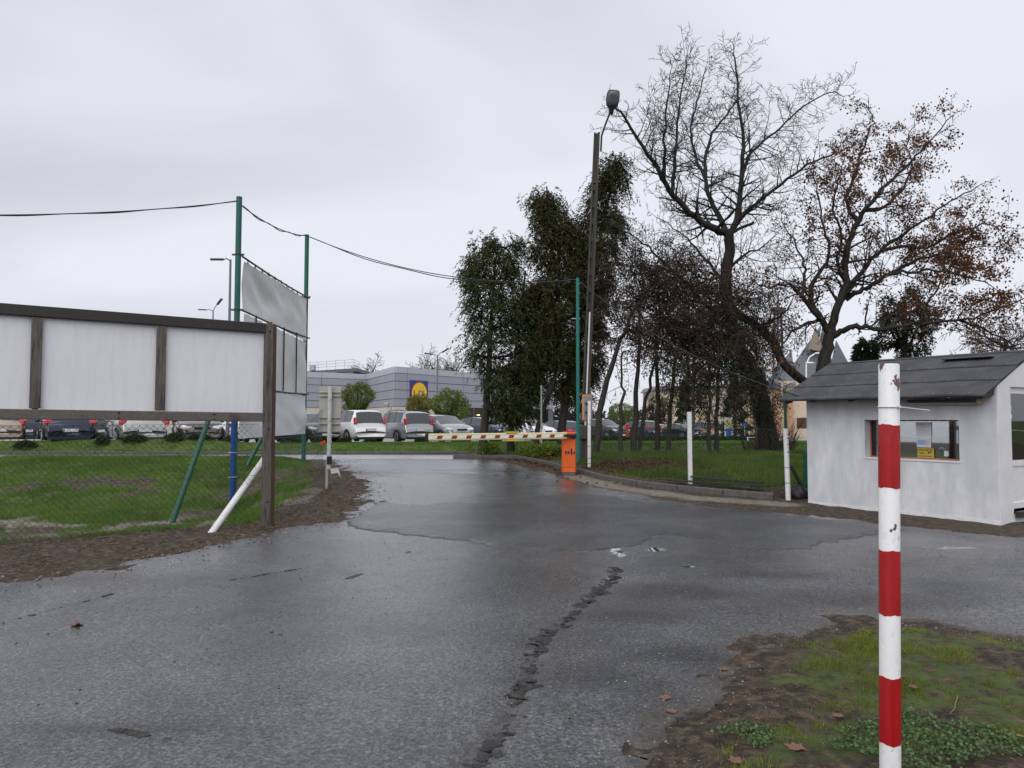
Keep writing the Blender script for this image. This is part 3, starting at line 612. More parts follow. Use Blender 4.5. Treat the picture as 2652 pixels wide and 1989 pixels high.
q.poly_prism(gpoly([(DS0, DZ1), (DS1, DZ1), (DS1, RZ - .02), (DS0, 2.13 + DS0 * .42)]), -Wd * (TH - .01))
q.poly_prism(gpoly([(DS1, ZB), (HD, ZB), (HD, 2.13), (DS1, RZ - .02)]), -Wd * (TH - .01))
q.poly_prism(gpoly([(DS0, ZB), (DS1, ZB), (DS1, DZ0 - .12), (DS0, DZ0 - .12)]), -Wd * (TH + .02))
q.build('gable_wall', M_GABLE, hut)
q = MB()
q.poly_prism([hp(-.004, d, z) for d, z in ((0.01, ZB), (HD, ZB), (HD, 2.13), (RD, RZ), (0.01, 2.13))], Wd * TH); q.build('end_wall', M_PLAST, hut)
q = MB()                                                                  # rear wall has a band of windows high up
BZ0, BZ1 = 1.40, 1.98
for s0, s1, z0, z1 in ((TH, HL - TH, ZB, BZ0), (TH, HL - TH, BZ1, 2.13), (TH, .3, BZ0, BZ1), (HL - .3, HL - TH, BZ0, BZ1)): wall_block(q, s0, s1, z0, z1, HD - .15, HD)
q.build('rear_wall', M_INT, hut)
q = MB()
for s in np.linspace(.32, HL - .32, 5): wall_block(q, s - .03, s + .03, BZ0, BZ1, HD - .12, HD - .06)
wall_block(q, .3, HL - .3, BZ0, BZ0 + .05, HD - .12, HD - .06); wall_block(q, .3, HL - .3, BZ1 - .05, BZ1, HD - .12, HD - .06)
q.build_each('rear_window_frame', M_PVC, hut)
q = MB(); wall_block(q, TH, HL - TH, ZB, .02, TH, HD - .15); q.build('floor', M_CONC, hut)
q = MB(); wall_block(q, TH + .1, HL - .4, .02, 1.16, 1.55, 1.62); wall_block(q, TH + .1, HL - .4, .72, .76, .6, 1.55)
q.build_each('counter', mat('dark_counter_front', (.045, .062, .078), .5, .15, 3), hut)
# window
win = MB()
fw = .022; dW = .2
for s0, s1, z0, z1 in ((S0 + .002, S1 - .002, Z0 + .002, Z0 + fw), (S0 + .002, S1 - .002, Z1 - fw, Z1 - .002), (S0 + .002, S0 + fw, Z0 + fw, Z1 - fw), (S1 - fw, S1 - .002, Z0 + fw, Z1 - fw)): wall_block(win, s0, s1, z0, z1, dW - .04, dW + .02)
wo = win.build('window', M_REDFR, hut)
q = MB()
for s0, s1, z0, z1 in ((S0 + fw, S0 + .075, Z0 + fw, Z1 - fw),): wall_block(q, s0, s1, z0, z1, dW - .025, dW + .018)
wall_block(q, S1 - .085, S1 - fw - .002, Z0 + .28, Z0 + .52, dW - .05, dW + .01)
q.build_each('window_catch', M_BLACK, wo)
def glass(name, tint=(.9, .95, .97), rough=.02, alpha=.16):
    m = bpy.data.materials.new(name); ns, ln = nodes_of(m); b = ns['Principled BSDF']; o = ns['Material Output']
    b.inputs['Base Color'].default_value = (*tint, 1); b.inputs['Roughness'].default_value = rough; b.inputs['Metallic'].default_value = 0
    tr = N(ns, 'ShaderNodeBsdfTransparent'); tr.inputs['Color'].default_value = (*tint, 1); gl = N(ns, 'ShaderNodeBsdfGlossy'); gl.inputs['Roughness'].default_value = rough
    fr = N(ns, 'ShaderNodeFresnel'); fr.inputs['IOR'].default_value = 1.5
    mr = N(ns, 'ShaderNodeMapRange'); mr.inputs['To Min'].default_value = alpha; mr.inputs['To Max'].default_value = 1; ln.new(fr.outputs[0], mr.inputs['Value'])
    mx = N(ns, 'ShaderNodeMixShader'); ln.new(mr.outputs[0], mx.inputs['Fac']); ln.new(tr.outputs[0], mx.inputs[1]); ln.new(gl.outputs[0], mx.inputs[2]); ln.new(mx.outputs[0], o.inputs['Surface'])
    return m
M_GLASS = glass('window_glass')
q = MB(); dt = .0045; q.add([hp(s, d + dt * (1 if z < 1.2 else -1) * -1, z) for s in (S0 + fw, S1 - fw) for d in (dW + .004, dW + .010) for z in (Z0 + fw, Z1 - fw)], [(0, 1, 3, 2), (4, 6, 7, 5), (0, 4, 5, 1), (2, 3, 7, 6), (0, 2, 6, 4), (1, 5, 7, 3)]); q.build('pane', glass('reflective_window_glass', (.80, .87, .90), .02, .42), wo)
# sill strip and plinth paint
q = MB(); wall_block(q, S0 - .02, S1 + .02, Z0 - .028, Z0 - .003, -.012, .14); q.build('sill', M_GABLE, wo)
q = MB(); wall_block(q, .0, HL, ZB, .055, -.006, -.001); q.build('plinth_paint', mat('fresh_white_plinth', (.78, .78, .77), .7, .1, 6, .3, 50, col2=(.40, .38, .34), two=(.56, .68), tscale=5), hut)
# roof : felt strips laid parallel to the ridge, each lapping the next
EV = .40; OL = .34; slope = (2.73 - 1.96) / (RD + EV)
def roofp(s, d, off=0.0): return hp(s, d, 1.96 + (d + EV) * slope + off)
roof = MB()
roof.add([roofp(-OL, -EV, -.03), roofp(HL + .02, -EV, -.03), roofp(HL + .02, RD, -.03), roofp(-OL, RD, -.03), roofp(-OL, -EV, .0), roofp(HL + .02, -EV, .0), roofp(HL + .02, RD, 0), roofp(-OL, RD, 0)],
         [(0, 1, 2, 3), (4, 7, 6, 5), (0, 4, 5, 1), (1, 5, 6, 2), (3, 2, 6, 7), (0, 3, 7, 4)])
def roofb(s, d, off=0.0): return hp(s, d, 2.73 - (d - RD) * slope + off)
roof.add([roofb(-OL, RD, -.03), roofb(HL + .02, RD, -.03), roofb(HL + .02, HD + .3, -.03), roofb(-OL, HD + .3, -.03), roofb(-OL, RD, .0), roofb(HL + .02, RD, .0), roofb(HL + .02, HD + .3, 0), roofb(-OL, HD + .3, 0)],
         [(0, 3, 2, 1), (4, 5, 6, 7), (0, 1, 5, 4), (1, 2, 6, 5), (3, 7, 6, 2), (0, 4, 7, 3)])
ro = roof.build('roof', M_FELTD, hut)
def felt(d0, d1, lift, name='roofing_sheet'):
    ns_ = 46; V = []; F = []
    for i in range(ns_):
        s = -OL - .015 + (HL + OL + .05) * i / (ns_ - 1)
        for j in range(5):
            t_ = j / 4; d = d0 + (d1 - d0) * t_ + (.022 * (vnoise(s * 2.1, lift * 90, 5) - .5) + .015 * (vnoise(s * 7, lift * 70, 6) - .5)) * (j == 0)
            off = lift * (1 - t_) + .004 + .010 * (vnoise(s * 3, d * 6, 9) - .5) + .006 * (j == 0) * vnoise(s * 9, 3, 4)
            V.append(roofp(s, d, off))
    for i in range(ns_ - 1):
        for j in range(4): a = i * 5 + j; F.append((a, a + 5, a + 6, a + 1))
    n0 = len(V); V += [V[i * 5] - Vector((0, 0, lift + .012)) for i in range(ns_)]
    for i in range(ns_ - 1): F.append((i * 5, n0 + i, n0 + i + 1, (i + 1) * 5))
    return np_obj(name, np.array([tuple(v) for v in V]), F, M_FELT, ro, smooth=False)
D_ = [-EV - .02, .12, .66, 1.20]
for k in range(3): felt(D_[k], D_[k + 1] + .06, .016 + .003 * k)
felt(1.20, 1.315, .018)
q = MB()
for k, d in enumerate((-.385, .135, .675)):
    for s in np.arange(-.25, HL, .31): c = roofp(s + random.uniform(-.05, .05), d + random.uniform(-.01, .012) + .02, .026); q.ellipsoid(c, (.006, .006, .004), None, 6, 4)
nh = q.build('nail_head', mat('bright_clout_nail', (.7, .7, .7), .35, .1, 9), ro); tag(nh, kind='stuff')
q = MB()
for s in (.35, 1.1, 1.9, 2.7, 3.25): q.poly_prism([hp(s, -EV + .03, 1.93), hp(s, -.02, 1.96 + EV * slope - .04), hp(s, -.02, 1.96 + EV * slope - .17), hp(s, -EV + .03, 1.90)], Wd * .06)
for s in (-.2,): q.poly_prism([hp(s, -EV + .03, 1.93), hp(s, .6, 2.30), hp(s, .6, 2.2), hp(s, -EV + .03, 1.87)], Wd * .05)
q.build_each('rafter', M_WOODX, ro)
q = MB(); c0, c1 = roofp(2.05, 1.02, .03), roofp(2.85, 1.0, .035)
q.beam(c0, c1, .20, .012); q.build('loose_roof_board', M_FELTD, ro)
# strip light under the eave
q = MB(); a, b = hp(2.05, -.13, 1.855), hp(3.13, -.13, 1.845); q.beam(a + Vector((0, 0, .035)), b + Vector((0, 0, .035)), .14, .05, bev=.015); lf = q.build('strip_light', M_DKSTEEL, hut)
MB().tube([a, b], .016, 8).build('tube', mat('milky_tube', (.62, .61, .55), .35, .1, 10), lf)
q = MB(); q.beam(b + Vector((0, 0, .02)), b + Wd * .03 + Vector((0, 0, .02)), .13, .07); q.beam(hp(2.62, -.10, 1.9), hp(2.62, .01, 1.93), .03, .03); q.build_each('end_cap', mat('yellowed_cap', (.35, .28, .15), .5, .1, 9), lf)
MB().box(hp(2.75, -.3, 1.955), (.10, .05, .06), None, 0, .01).build('junction_box', M_PVC, hut)
# door
def dblock(q, d0, d1, z0, z1, o0, o1):
    vs = [hp(HL + o, d, z) for o in (o0, o1) for d in (d0, d1) for z in (z0, z1)]
    q.add(vs, [(0, 1, 3, 2), (4, 6, 7, 5), (0, 4, 5, 1), (2, 3, 7, 6), (0, 2, 6, 4), (1, 5, 7, 3)])
q = MB()
for d0, d1, z0, z1 in ((DS0 + .003, DS0 + .10, DZ0, DZ1 - .003), (DS1 - .10, DS1 - .003, DZ0, DZ1 - .003), (DS0 + .10, DS1 - .10, DZ1 - .10, DZ1 - .003), (DS0 + .10, DS1 - .10, DZ0, DZ0 + .09), (DS0 + .10, DS1 - .10, .86, .95)): dblock(q, d0, d1, z0, z1, -.11, -.04)
dblock(q, DS0 + .10, DS1 - .10, DZ0 + .09, .86, -.095, -.06)
dr = q.build('door', M_PVC, hut)
q = MB(); dblock(q, DS0 + .10, DS1 - .10, .95, DZ1 - .10, -.08, -.072); q.build('pane', M_GLASS, dr)
q = MB(); dblock(q, DS1 - .08, DS1 - .05, 1.0, 1.16, -.04, -.02); q.build('handle', M_GALV, dr)
q = MB(); dblock(q, DS0 + .11, DS0 + .22, 1.74, 1.80, -.0715, -.070); nt_ = q.build('door_sticker', M_PVC, dr)
q = MB(); dblock(q, DS0 + .02, DS1, DZ0 - .12, DZ0 - .03, .02, .10); q.build('door_step', M_DKSTEEL, hut)
text_obj('lettering', 'BIURO', .042, M_BLACK, frame_mtx(hp(HL - .069, DS0 + .165, 1.77), -Nn, (0, 0, 1)), nt_)
q = MB(); c = hp(HL - .070, DS0 + .17, 1.64)
q.poly_prism([c - Nn * (.04 * math.cos(a)) + Vector((0, 0, .05 * math.sin(a))) for a in np.linspace(0, 2 * math.pi, 20)[:-1]], Wd * .002); q.build('door_sticker', M_PVC, dr)
# notices in the window
M_PAPER = mat('printed_notice_paper', (.62, .63, .66), .7, .06, 30)
def notice(s0, s1, z0, z1, m, name, label, cat, off=0):
    q = MB(); wall_block(q, s0, s1, z0, z1, dW - .006 - off, dW - .002 - off); return tag(q.build(name, m), label, cat)
sU = 2.10
n1 = notice(1.975, 2.235, 1.30, 1.545, M_PAPER, 'paper_notice', 'white printed sheet taped high inside the gatehouse window', 'notice')
n2 = notice(1.985, 2.225, 1.125, 1.285, M_PAPER, 'paper_notice', 'white sheet with blue and orange boxes above the yellow warning sign', 'notice')
q = MB(); wall_block(q, 2.0, 2.13, 1.165, 1.25, dW - .009, dW - .007); q.build('print_block', mat('blue_print', (.28, .42, .68), .7), n2)
q = MB(); wall_block(q, 2.135, 2.20, 1.165, 1.25, dW - .009, dW - .007); q.build('print_block', mat('orange_print', (.62, .48, .38), .7), n2)
q = MB()
for k in range(7): wall_block(q, 2.0, 2.0 + (.2 if k % 3 else .15), 1.50 - k * .024, 1.505 - k * .024, dW - .009, dW - .007)
q.build_each('print_line', mat('grey_print', (.35, .36, .38), .7), n1)
n3 = notice(2.0, 2.275, .952, 1.112, mat('yellow_sign_plastic', (.52, .36, .055), .5, .06, 5), 'warning_sign', 'yellow UWAGA warning sign standing in the gatehouse window', 'sign', .012)
M_INK = mat('black_print', (.02, .018, .015), .6)
text_obj('lettering', 'UWAGA!', .062, M_INK, frame_mtx(hp(2.135, dW - .0195, 1.078), Wd, (0, 0, 1)), n3)
text_obj('lettering', 'OBIEKT', .030, M_INK, frame_mtx(hp(2.075, dW - .0195, 1.028), Wd, (0, 0, 1)), n3)
text_obj('lettering', 'MONITOROWANY', .027, M_INK, frame_mtx(hp(2.137, dW - .0195, .978), Wd, (0, 0, 1)), n3)
q = MB(); c = hp(2.20, dW - .0195, 1.03); q.poly_prism([c + Wd * a + Vector((0, 0, b)) for a, b in ((-.03, .0), (-.028, .014), (.03, .022), (.032, .008), (.0, .0), (-.006, -.016), (-.014, -.016), (-.012, -.002))], Nn * .001); q.build('camera_symbol', M_INK, n3)
n4 = notice(2.43, 2.50, .99, 1.075, M_PAPER, 'label_sticker', 'tiny pale sticker low on the dark part of the gatehouse window', 'sticker')

# ------------------------------------------------------------------ barrier gate
bz = hz(1.40, 18.5); bc = at(1474, 1228, 18.5)
bz = hz(bc.x, bc.y); zT = at(1474, 1119, 18.5).z
gate = empty('barrier_gate', (bc.x, bc.y, bz), 'orange barrier cabinet with a lowered cream boom striped red and white', 'barrier')
cw, cd = .33, .30; ang = -.16; Rz = Matrix.Rotation(ang, 3, 'Z')
def bp_(x, y, z): return Vector((bc.x, bc.y, 0)) + Rz @ Vector((x, y, 0)) + Vector((0, 0, z))
MB().box(bp_(0, 0, bz + .02), (cw - .01, cd, .12), Rz, 0, .01).build('base_plinth', M_KERB, gate)
cabz0 = bz + .075
MB().box(bp_(0, 0, (cabz0 + zT) / 2), (cw, cd, zT - cabz0), Rz, 0, .012).build('cabinet', M_ORANGE, gate)
_q = MB(); _q.box(bp_(cw * .36, -cd / 2 - .002, cabz0 + .55), (.012, .006, .10), Rz); _q.build('door_lock', M_GALV, gate)
for _z in (cabz0 + .12, zT - .17): MB().box(bp_(0, -cd / 2 - .001, _z), (cw - .03, .003, .006), Rz).build('door_seam', M_DKSTEEL, gate)
MB().box(bp_(.0, 0, cabz0 + .012), (cw + .012, cd + .012, .014), Rz, 0, .003).build('base_flange', M_ORANGE, gate)
q = MB(); q.box(bp_(0, -.01, zT + .012), (cw * .86, cd * .8, .026), Rz, 0, .008); q.ellipsoid(bp_(.03, 0, zT + .03), (.085, .075, .055), None, 14, 8); q.build_each('beacon', M_REDLENS, gate)
M_BADGE = mat('dark_brown_decal', (.03, .008, .004), .5)
bd = MB(); zl = at(1474, 1172, 18.4).z
for x, w_, h0, h1 in ((-.065, .045, -.035, .035), (-.0, .05, -.035, .035), (.075, .04, -.05, .10), (.135, .035, -.035, .03)):
    bd.box(bp_(x, -cd / 2 - .002, zl + (h0 + h1) / 2), (w_, .004, h1 - h0), Rz)
bd.build_each('badge', M_BADGE, gate)
za = at(1474, 1128, 18.35).z; A0 = bp_(.06, -cd / 2 - .05, za); A1 = at(1103, 1133.5, 17.15); A1.z = za - .015
M_BOOM = mat('cream_boom_enamel', (.66, .60, .32), .4, .06, 3); M_STRIPEW = mat('white_reflective_band', (.78, .78, .74), .4, .05, 8); M_STRIPER = mat('dark_red_reflective', (.26, .03, .022), .45, .15, 8)
bd_dir = (A1 - A0).normalized(); bs = A0 + bd_dir * .10
boom = MB(); boom.beam(bs, A1, .055, .165, bev=.018); boom = boom.build('boom', M_BOOM, gate)
up = Vector((0, 0, 1)); side = bd_dir.cross(up).normalized(); side = side if side.y < 0 else -side
q = MB(); q.beam(bs + side * .029, A1 + side * .029, .004, .072); q.build('white_band', M_STRIPEW, boom)
Lb = (A1 - bs).length; k = .05
while k < Lb - .1:
    c = bs + bd_dir * k + side * .033; s_ = -bd_dir
    MB().poly_prism([c + s_ * (-.075) + up * -.036, c + s_ * (.045) + up * -.036, c + s_ * (.075) + up * .036, c + s_ * (-.045) + up * .036], side * .0015).build('red_stripe', M_STRIPER, boom)
    k += .345
q = MB(); q.beam(A1 - bd_dir * .06, A1 + bd_dir * .015, .064, .172, bev=.01); q.build('boom_end_cap', M_BLACK, boom)
kk = (at(1312, 1128, 17.9) - bs).length
q = MB(); c = bs + bd_dir * 1.42; q.beam(c - bd_dir * .145 + up * .098, c + bd_dir * .145 + up * .098, .10, .028); q.beam(c - bd_dir * .145 - up * .098, c + bd_dir * .145 - up * .098, .10, .028); q.build_each('edge_plate', mat('yellow_plate', (.72, .42, .02), .45), boom)
q = MB(); q.beam(A0 + bd_dir * .16, A0 - bd_dir * .14, .09, .075, bev=.015); q.beam(A0 - bd_dir * .02 - up * .05, A0 - bd_dir * .13 - up * .05, .07, .05, bev=.012); q.build_each('boom_clamp', M_BLACK, gate)

# ------------------------------------------------------------------ timber billboard, left
BD = Vector((-.858, -.514, 0)).normalized(); BNn = Vector((-BD.y, BD.x, 0)); BNn = BNn if BNn.y < 0 else -BNn
BR = Vector((-3.60, 11.1, 0))
def bb(s, o, z): p = BR + BD * s + BNn * o; return Vector((p.x, p.y, z))
board = empty('timber_billboard', (BR.x, BR.y, hz(BR.x, BR.y)), 'wide blank billboard in a weathered dark timber frame, three white panels in view', 'billboard')
zt0, zt1, zb0, zb1 = 3.0, 3.06, 1.56, 1.61; SE = 4.36
def vpost(q, s, w_, dpt, z0, z1, o=0.0): 
    c = bb(s, o, (z0 + z1) / 2); q.box(c, (w_, dpt, z1 - z0), Matrix((BD, BNn, Vector((0, 0, 1)))).transposed(), 0, .008)
for s in (0, SE):
    b = bb(s, 0, 0); q = MB(); vpost(q, s, .115, .13, hz(b.x, b.y) - .4, zt0 + .01)
    po = q.build('post', M_WOOD, board); q = MB(); vpost(q, s - .078, .04, .15, hz(b.x, b.y) - .2, zt0 - .004); q.build('post_facing', M_RUSTWOOD, po)
    q = MB()
    for z in (.35, .42 + 1.0, 2.85): q.ellipsoid(bb(s, .067, hz(b.x, b.y) + z), (.018, .012, .018), None, 8, 5)
    q.build_each('bolt', M_BLACK, po)
q = MB(); q.beam(bb(.055, .01, zt0 - .065), bb(SE, .01, zt1 - .065), .11, .14, bev=.008); q.build('top_beam', M_WOODX, board)
q = MB(); q.beam(bb(.06, .02, zb0 + .065), bb(SE, .02, zb1 + .065), .09, .13, bev=.008); lo = q.build('bottom_beam', M_WOOD if False else mat('weathered_beam_timber', (.12, .105, .092), .6, .4, 5, .6, 16, stretch=(9, 9, 9), col2=(.03, .023, .02), two=(.5, .68), tscale=.35), board)
q = MB()
for s in (.75, 1.95, 3.4): q.ellipsoid(bb(s, .068, zb0 + .1 + .012 * s), (.016, .01, .016), None, 8, 5); q.ellipsoid(bb(s, .068, zb0 + .03 + .012 * s), (.012, .01, .012), None, 8, 5)
q.build_each('bolt', M_BLACK, lo)
for s in (1.45, 2.9): 
    q = MB(); vpost(q, s, .125, .06, zb0 + .135 + .012 * s, zt0 - .133 + .012 * s, .02); q.build('divider', M_WOOD, board)
for s0, s1 in ((.07, 1.387), (1.513, 2.837), (2.963, SE - .06)):
    V = []; F = []; nx, nz_ = 14, 12
    for i in range(nx):
        for j in range(nz_):
            s = s0 + (s1 - s0) * i / (nx - 1); z = zb0 + .12 + .012 * s + (zt0 - zb0 - .25) * j / (nz_ - 1)
            e = min(i, nx - 1 - i, j, nz_ - 1 - j) > 0; V.append(bb(s, -.012 + e * .012 * (vnoise(s * 1.7, z * 2.1, 8) - .3), z))
    for i in range(nx - 1):
        for j in range(nz_ - 1): a = i * nz_ + j; F.append((a, a + nz_, a + nz_ + 1, a + 1))
    n0 = len(V); V += [v - BNn * .012 for v in V]; F += [tuple(n0 + k for k in f[::-1]) for f in F]
    np_obj('panel', np.array([tuple(v) for v in V]), F, M_PANELW, board, smooth=True)
# leaning white pipe
a = G(551, 1378); b = at(668, 1212, 11.25); a.z += .01
q = MB(); q.tube([a - (b - a).normalized() * .12, a + (b - a) * .02, b + (b - a).normalized() * .25], [.047, .047, .047], 18)
tag(q.build('brace_pipe', M_WHITE), 'white round pipe leaning up against the timber billboard post', 'pipe')

# ------------------------------------------------------------------ banner frame between two green posts
LPb = at(604, 1326, 16.0); RPb = at(786, 1189, 21.6); LPt = at(610, 510, 16.0); RPt = at(799, 608, 21.6)
LPb.z = hz(LPb.x, LPb.y); RPb.z = hz(RPb.x, RPb.y)
LPt.x = LPb.x + .015; RPt.x = RPb.x + .02
frame = empty('banner_frame', LPb, 'tall green post frame carrying worn grey banners behind the billboard', 'banner frame')
for b, t_ in ((LPb, LPt), (RPb, RPt)):
    q = MB(); q.tube([b - Vector((0, 0, .3)), b.lerp(t_, .5), t_], .061, 16); po = q.build('post', M_GREEN, frame)
    q = MB(); zc = [5.12, 3.93, 2.31]
    for z in zc:
        p = b.lerp(t_, (z - b.z) / (t_.z - b.z)); q.tube([p - Vector((0, 0, .025)), p + Vector((0, 0, .025))], .066, 14); q.beam(p - Vector((.13, 0, 0)), p + Vector((.13, .0, 0)), .03, .035)
    q.build_each('clamp', M_DKSTEEL, po)
def fp(t_, z): b = LPb.lerp(RPb, t_); u_ = LPt.lerp(RPt, t_); k = (z - b.z) / (u_.z - b.z); p = b.lerp(u_, k); return Vector((p.x + .09, p.y, z))
def banner(name, t0, t1, z0, z1, m, seed, amp, dz0=(0, 0), dz1=(0, 0)):
    nx, nz_ = 44, 20; V = []; F = []
    for i in range(nx):
        t_ = t0 + (t1 - t0) * i / (nx - 1)
        for j in range(nz_):
            w_ = j / (nz_ - 1); lo_ = z0 + dz0[0] + (dz0[1] - dz0[0]) * i / (nx - 1); hi_ = z1 + dz1[0] + (dz1[1] - dz1[0]) * i / (nx - 1)
            z = lo_ + (hi_ - lo_) * w_ - .03 * (w_ > .99) * abs(math.sin(t_ * 40)); p = fp(t_, z)
            p.x += amp * (2 * (fbm(t_ * 4.5 + w_ * 1.6, w_ * 1.1 - t_ * 1.5, seed, 2) - .5)) * (.25 + .75 * math.sin(math.pi * min(1, max(0, w_))))
            V.append(p)
    for i in range(nx - 1):
        for j in range(nz_ - 1): a = i * nz_ + j; F.append((a, a + nz_, a + nz_ + 1, a + 1))
    n0 = len(V); V += [v - Vector((.004, 0, 0)) for v in V]; F += [tuple(n0 + k for k in f[::-1]) for f in F]
    return np_obj(name, np.array([tuple(v) for v in V]), F, m, frame, smooth=True)
banner('banner', .03, .95, 3.93, 5.03, M_CLOTH, 3, .11, (0, -.12)); banner('banner', .03, .97, 2.30, 3.90, M_CLOTH, 13, .09, (0, .0), (0, -.1)); banner('banner', .0, .96, 1.18, 2.27, M_CLOTHW, 23, .05)
q = MB()
for z, zz in ((5.08, 5.08), (3.93, 3.93), (2.31, 2.31)): q.tube([fp(0, z), fp(.33, z - .03), fp(.66, z - .03), fp(1, zz)], .022, 8)
rl = q.build_each('rail', M_DKSTEEL, frame)
for t_ in (.16, .36, .55, .76):
    q = MB(); q.tube([fp(t_, 3.93) + Vector((.03, 0, 0)), fp(t_, 2.31) + Vector((.03, 0, 0))], .018, 6); q.build('upright', M_DKSTEEL, frame)
q = MB()
for t_ in np.linspace(.06, .95, 11): q.tube([fp(t_, 5.09) + Vector((.0, 0, 0)), fp(t_, 5.0) + Vector((.012, 0, 0))], .014, 5)
tag(q.build('lashing', M_DKSTEEL, frame), kind='stuff')
for (u0, v0, Y0), (u1, v1, Y1), nm in (((447, 1328, 14.6), (606, 900, 15.95), 'brace'), ((640, 1187, 20.4), (786, 925, 21.5), 'brace')):
    a, b = at(u0, v0, Y0), at(u1, v1, Y1); a.z = min(a.z, hz(a.x, a.y)) ; q = MB(); q.tube([a, b], .052, 12); q.build(nm, M_GREENL, frame)
q = MB(); a, b = at(601, 1322, 15.86), at(605, 1050, 15.86); q.tube([Vector((b.x, b.y, hz(b.x, b.y) - .05)), b], .045, 14); bl = q.build('blue_pipe', M_BLUE, frame)
q = MB()
for v in (1172, 1235): c = at(602, v, 15.9); q.tube([c + Vector((.085 * math.cos(a_) , .11 * math.sin(a_), 0)) for a_ in np.linspace(0, 6.283, 17)], .006, 5)
q.build_each('pipe_tie', M_TIE, bl)

# ------------------------------------------------------------------ overhead cables
def cable(name, a, b, sag, r, label, twin=0.0):
    a, b = Vector(a), Vector(b); q = MB(); n = 28
    for k in range(2 if twin else 1):
        pts = [a.lerp(b, i / n) - Vector((0, 0, sag * 4 * (i / n) * (1 - i / n) * (1 + .10 * k))) + Vector((0, 0, twin * k * .8 * math.sin(i * .75))) for i in range(n + 1)]
        q.tube(pts, r, 5)
    return tag(q.build(name, M_CABLE), label, 'cable', 'cables strung between the posts')
GP = at(1497, 1205, 20.5); GPt = at(1498, 720, 20.5); GP.z = hz(GP.x, GP.y)
cable('overhead_cable', at(-160, 556, 12.5), LPt - Vector((0, 0, .09)), .10, .011, 'thin dark cable running out of the left edge to the taller green post', .012)
cable('overhead_cable', LPt - Vector((0, 0, .15)), RPt - Vector((0, 0, .03)), .16, .013, 'sagging twin cable between the two green banner posts', .03)
cable('overhead_cable', RPt - Vector((0, 0, .03)), GPt - Vector((0, 0, .04)), .50, .013, 'long sagging cable from the banner frame to the green post by the barrier', .02)
cable('overhead_cable', GPt - Vector((0, 0, .06)), hp(.15, -.3, 2.0), .35, .012, 'dark cable sloping from the green post down to the gatehouse eave')

# ------------------------------------------------------------------ chain link fences
def link_fence(root, pts, h0, h1, pitch=.085, r=.0024, dip=None, m=None):
    q = MB(); P = [Vector((x, y, 0)) for x, y in pts]; acc = [0]
    for a, b in zip(P[:-1], P[1:]): acc.append(acc[-1] + (b - a).length)
    L = acc[-1]
    def wp(s, w_):
        s = max(0, min(L, s)); i = max(0, min(len(P) - 2, int(np.searchsorted(acc, s) - 1))); p = P[i].lerp(P[i + 1], (s - acc[i]) / (acc[i + 1] - acc[i]))
        z0 = hz(p.x, p.y); top = h0 + (h1 - h0) * s / L - (dip(s / L) if dip else 0); return Vector((p.x + .02 * math.sin(s * 2.3 + w_ * 2), p.y + .02 * math.cos(s * 1.7), z0 - .02 + top * w_))
    H = max(h0, h1); n = 7
    k = -H
    while k < L + H:
        for sg in (1, -1):
            pts_ = []
            for j in range(n + 1):
                w_ = j / n; s = k + sg * w_ * H
                if 0 <= s <= L: pts_.append(wp(s, w_))
            if len(pts_) > 1: q.tube(pts_, r, 3, cap=False)
        k += pitch
    tag(q.build('wire_mesh', m or M_WIRE, root), kind='stuff')
    q = MB()
    for w_ in (.02, .5, 1.0): q.tube([wp(L * i / 40, w_) for i in range(41)], .0026, 4, cap=False)
    q.build_each('line_wire', m or M_WIRE, root)
fl = [(-11.5, 6.45), (-3.72, 11.12)]; fl2 = [(-3.62, 11.16), (-3.55, 12.4), (-3.62, 13.8), (-3.72, 14.95)]
fence = empty('chain_link_fence', (-3.65, 11.2, hz(-3.65, 11.2)), 'chain link fence under the timber billboard along the left lawn', 'fence')
link_fence(fence, fl, 1.5, 1.5)
fence2 = empty('chain_link_fence', (-3.65, 13, hz(-3.65, 13)), 'sagging chain link fence between the billboard post and the sign post', 'fence')
link_fence(fence2, fl2, 1.42, 1.62, dip=lambda t_: .22 * math.exp(-((t_ - .28) / .3) ** 2), r=.0015, pitch=.11)
for (u, v, Y), lab in (((835, 1147, 14.4), 'small red reflector hanging on the fence beside the sign post'), ((703, 1243, 11.5), 'small red reflector hanging on the fence beside the billboard post')):
    c = at(u, v, Y); q = MB(); q.box(c, (.13, .012, .045), Matrix.Rotation(-.6 if u > 800 else -.3, 3, 'Y'), 0, .004)
    o_ = empty('fence_reflector', c, lab, 'reflector'); q.build('reflector_plate', mat('orange_red_reflector', (.62, .06, .025), .35, .1, 9), o_); q = MB(); q.tube([c + Vector((0, .01, .03)), c + Vector((0, .02, -.03))], .004, 5); q.build('wire_clip', M_DKSTEEL, o_)
# sign seen from behind, at the end of that fence
sb = at(846, 1276, 15.0); sb.z = hz(sb.x, sb.y); stp = at(852, 1000, 15.0)
sign = empty('road_sign', sb, 'road sign seen from behind on a peeling white post beside the drive mouth', 'sign')
q = MB(); q.tube([sb - Vector((0, 0, .1)), Vector((sb.x, sb.y, at(846, 1195, 15).z))], .028, 12); q.build('stub_post', M_GALV, sign)
q = MB(); q.tube([Vector((sb.x + .035, sb.y, at(846, 1215, 15).z)), Vector((sb.x + .045, sb.y, stp.z))], .042, 16); q.build('post', M_DIRTY, sign)
q = MB(); q.box((sb.x + .05, sb.y - .01, at(846, 1192, 15).z), (.085, .10, .16), None, 0, .01); q.build('post_clamp', M_BLACK, sign)
c0, c1 = at(826, 1118, 15.09), at(883, 1001, 15.09)
q = MB(); q.box(((c0.x + c1.x) / 2, 15.09, (c0.z + c1.z) / 2), (c1.x - c0.x, .006, c1.z - c0.z), None, 0, .002); pl = q.build('plate', M_SIGNBACK, sign)
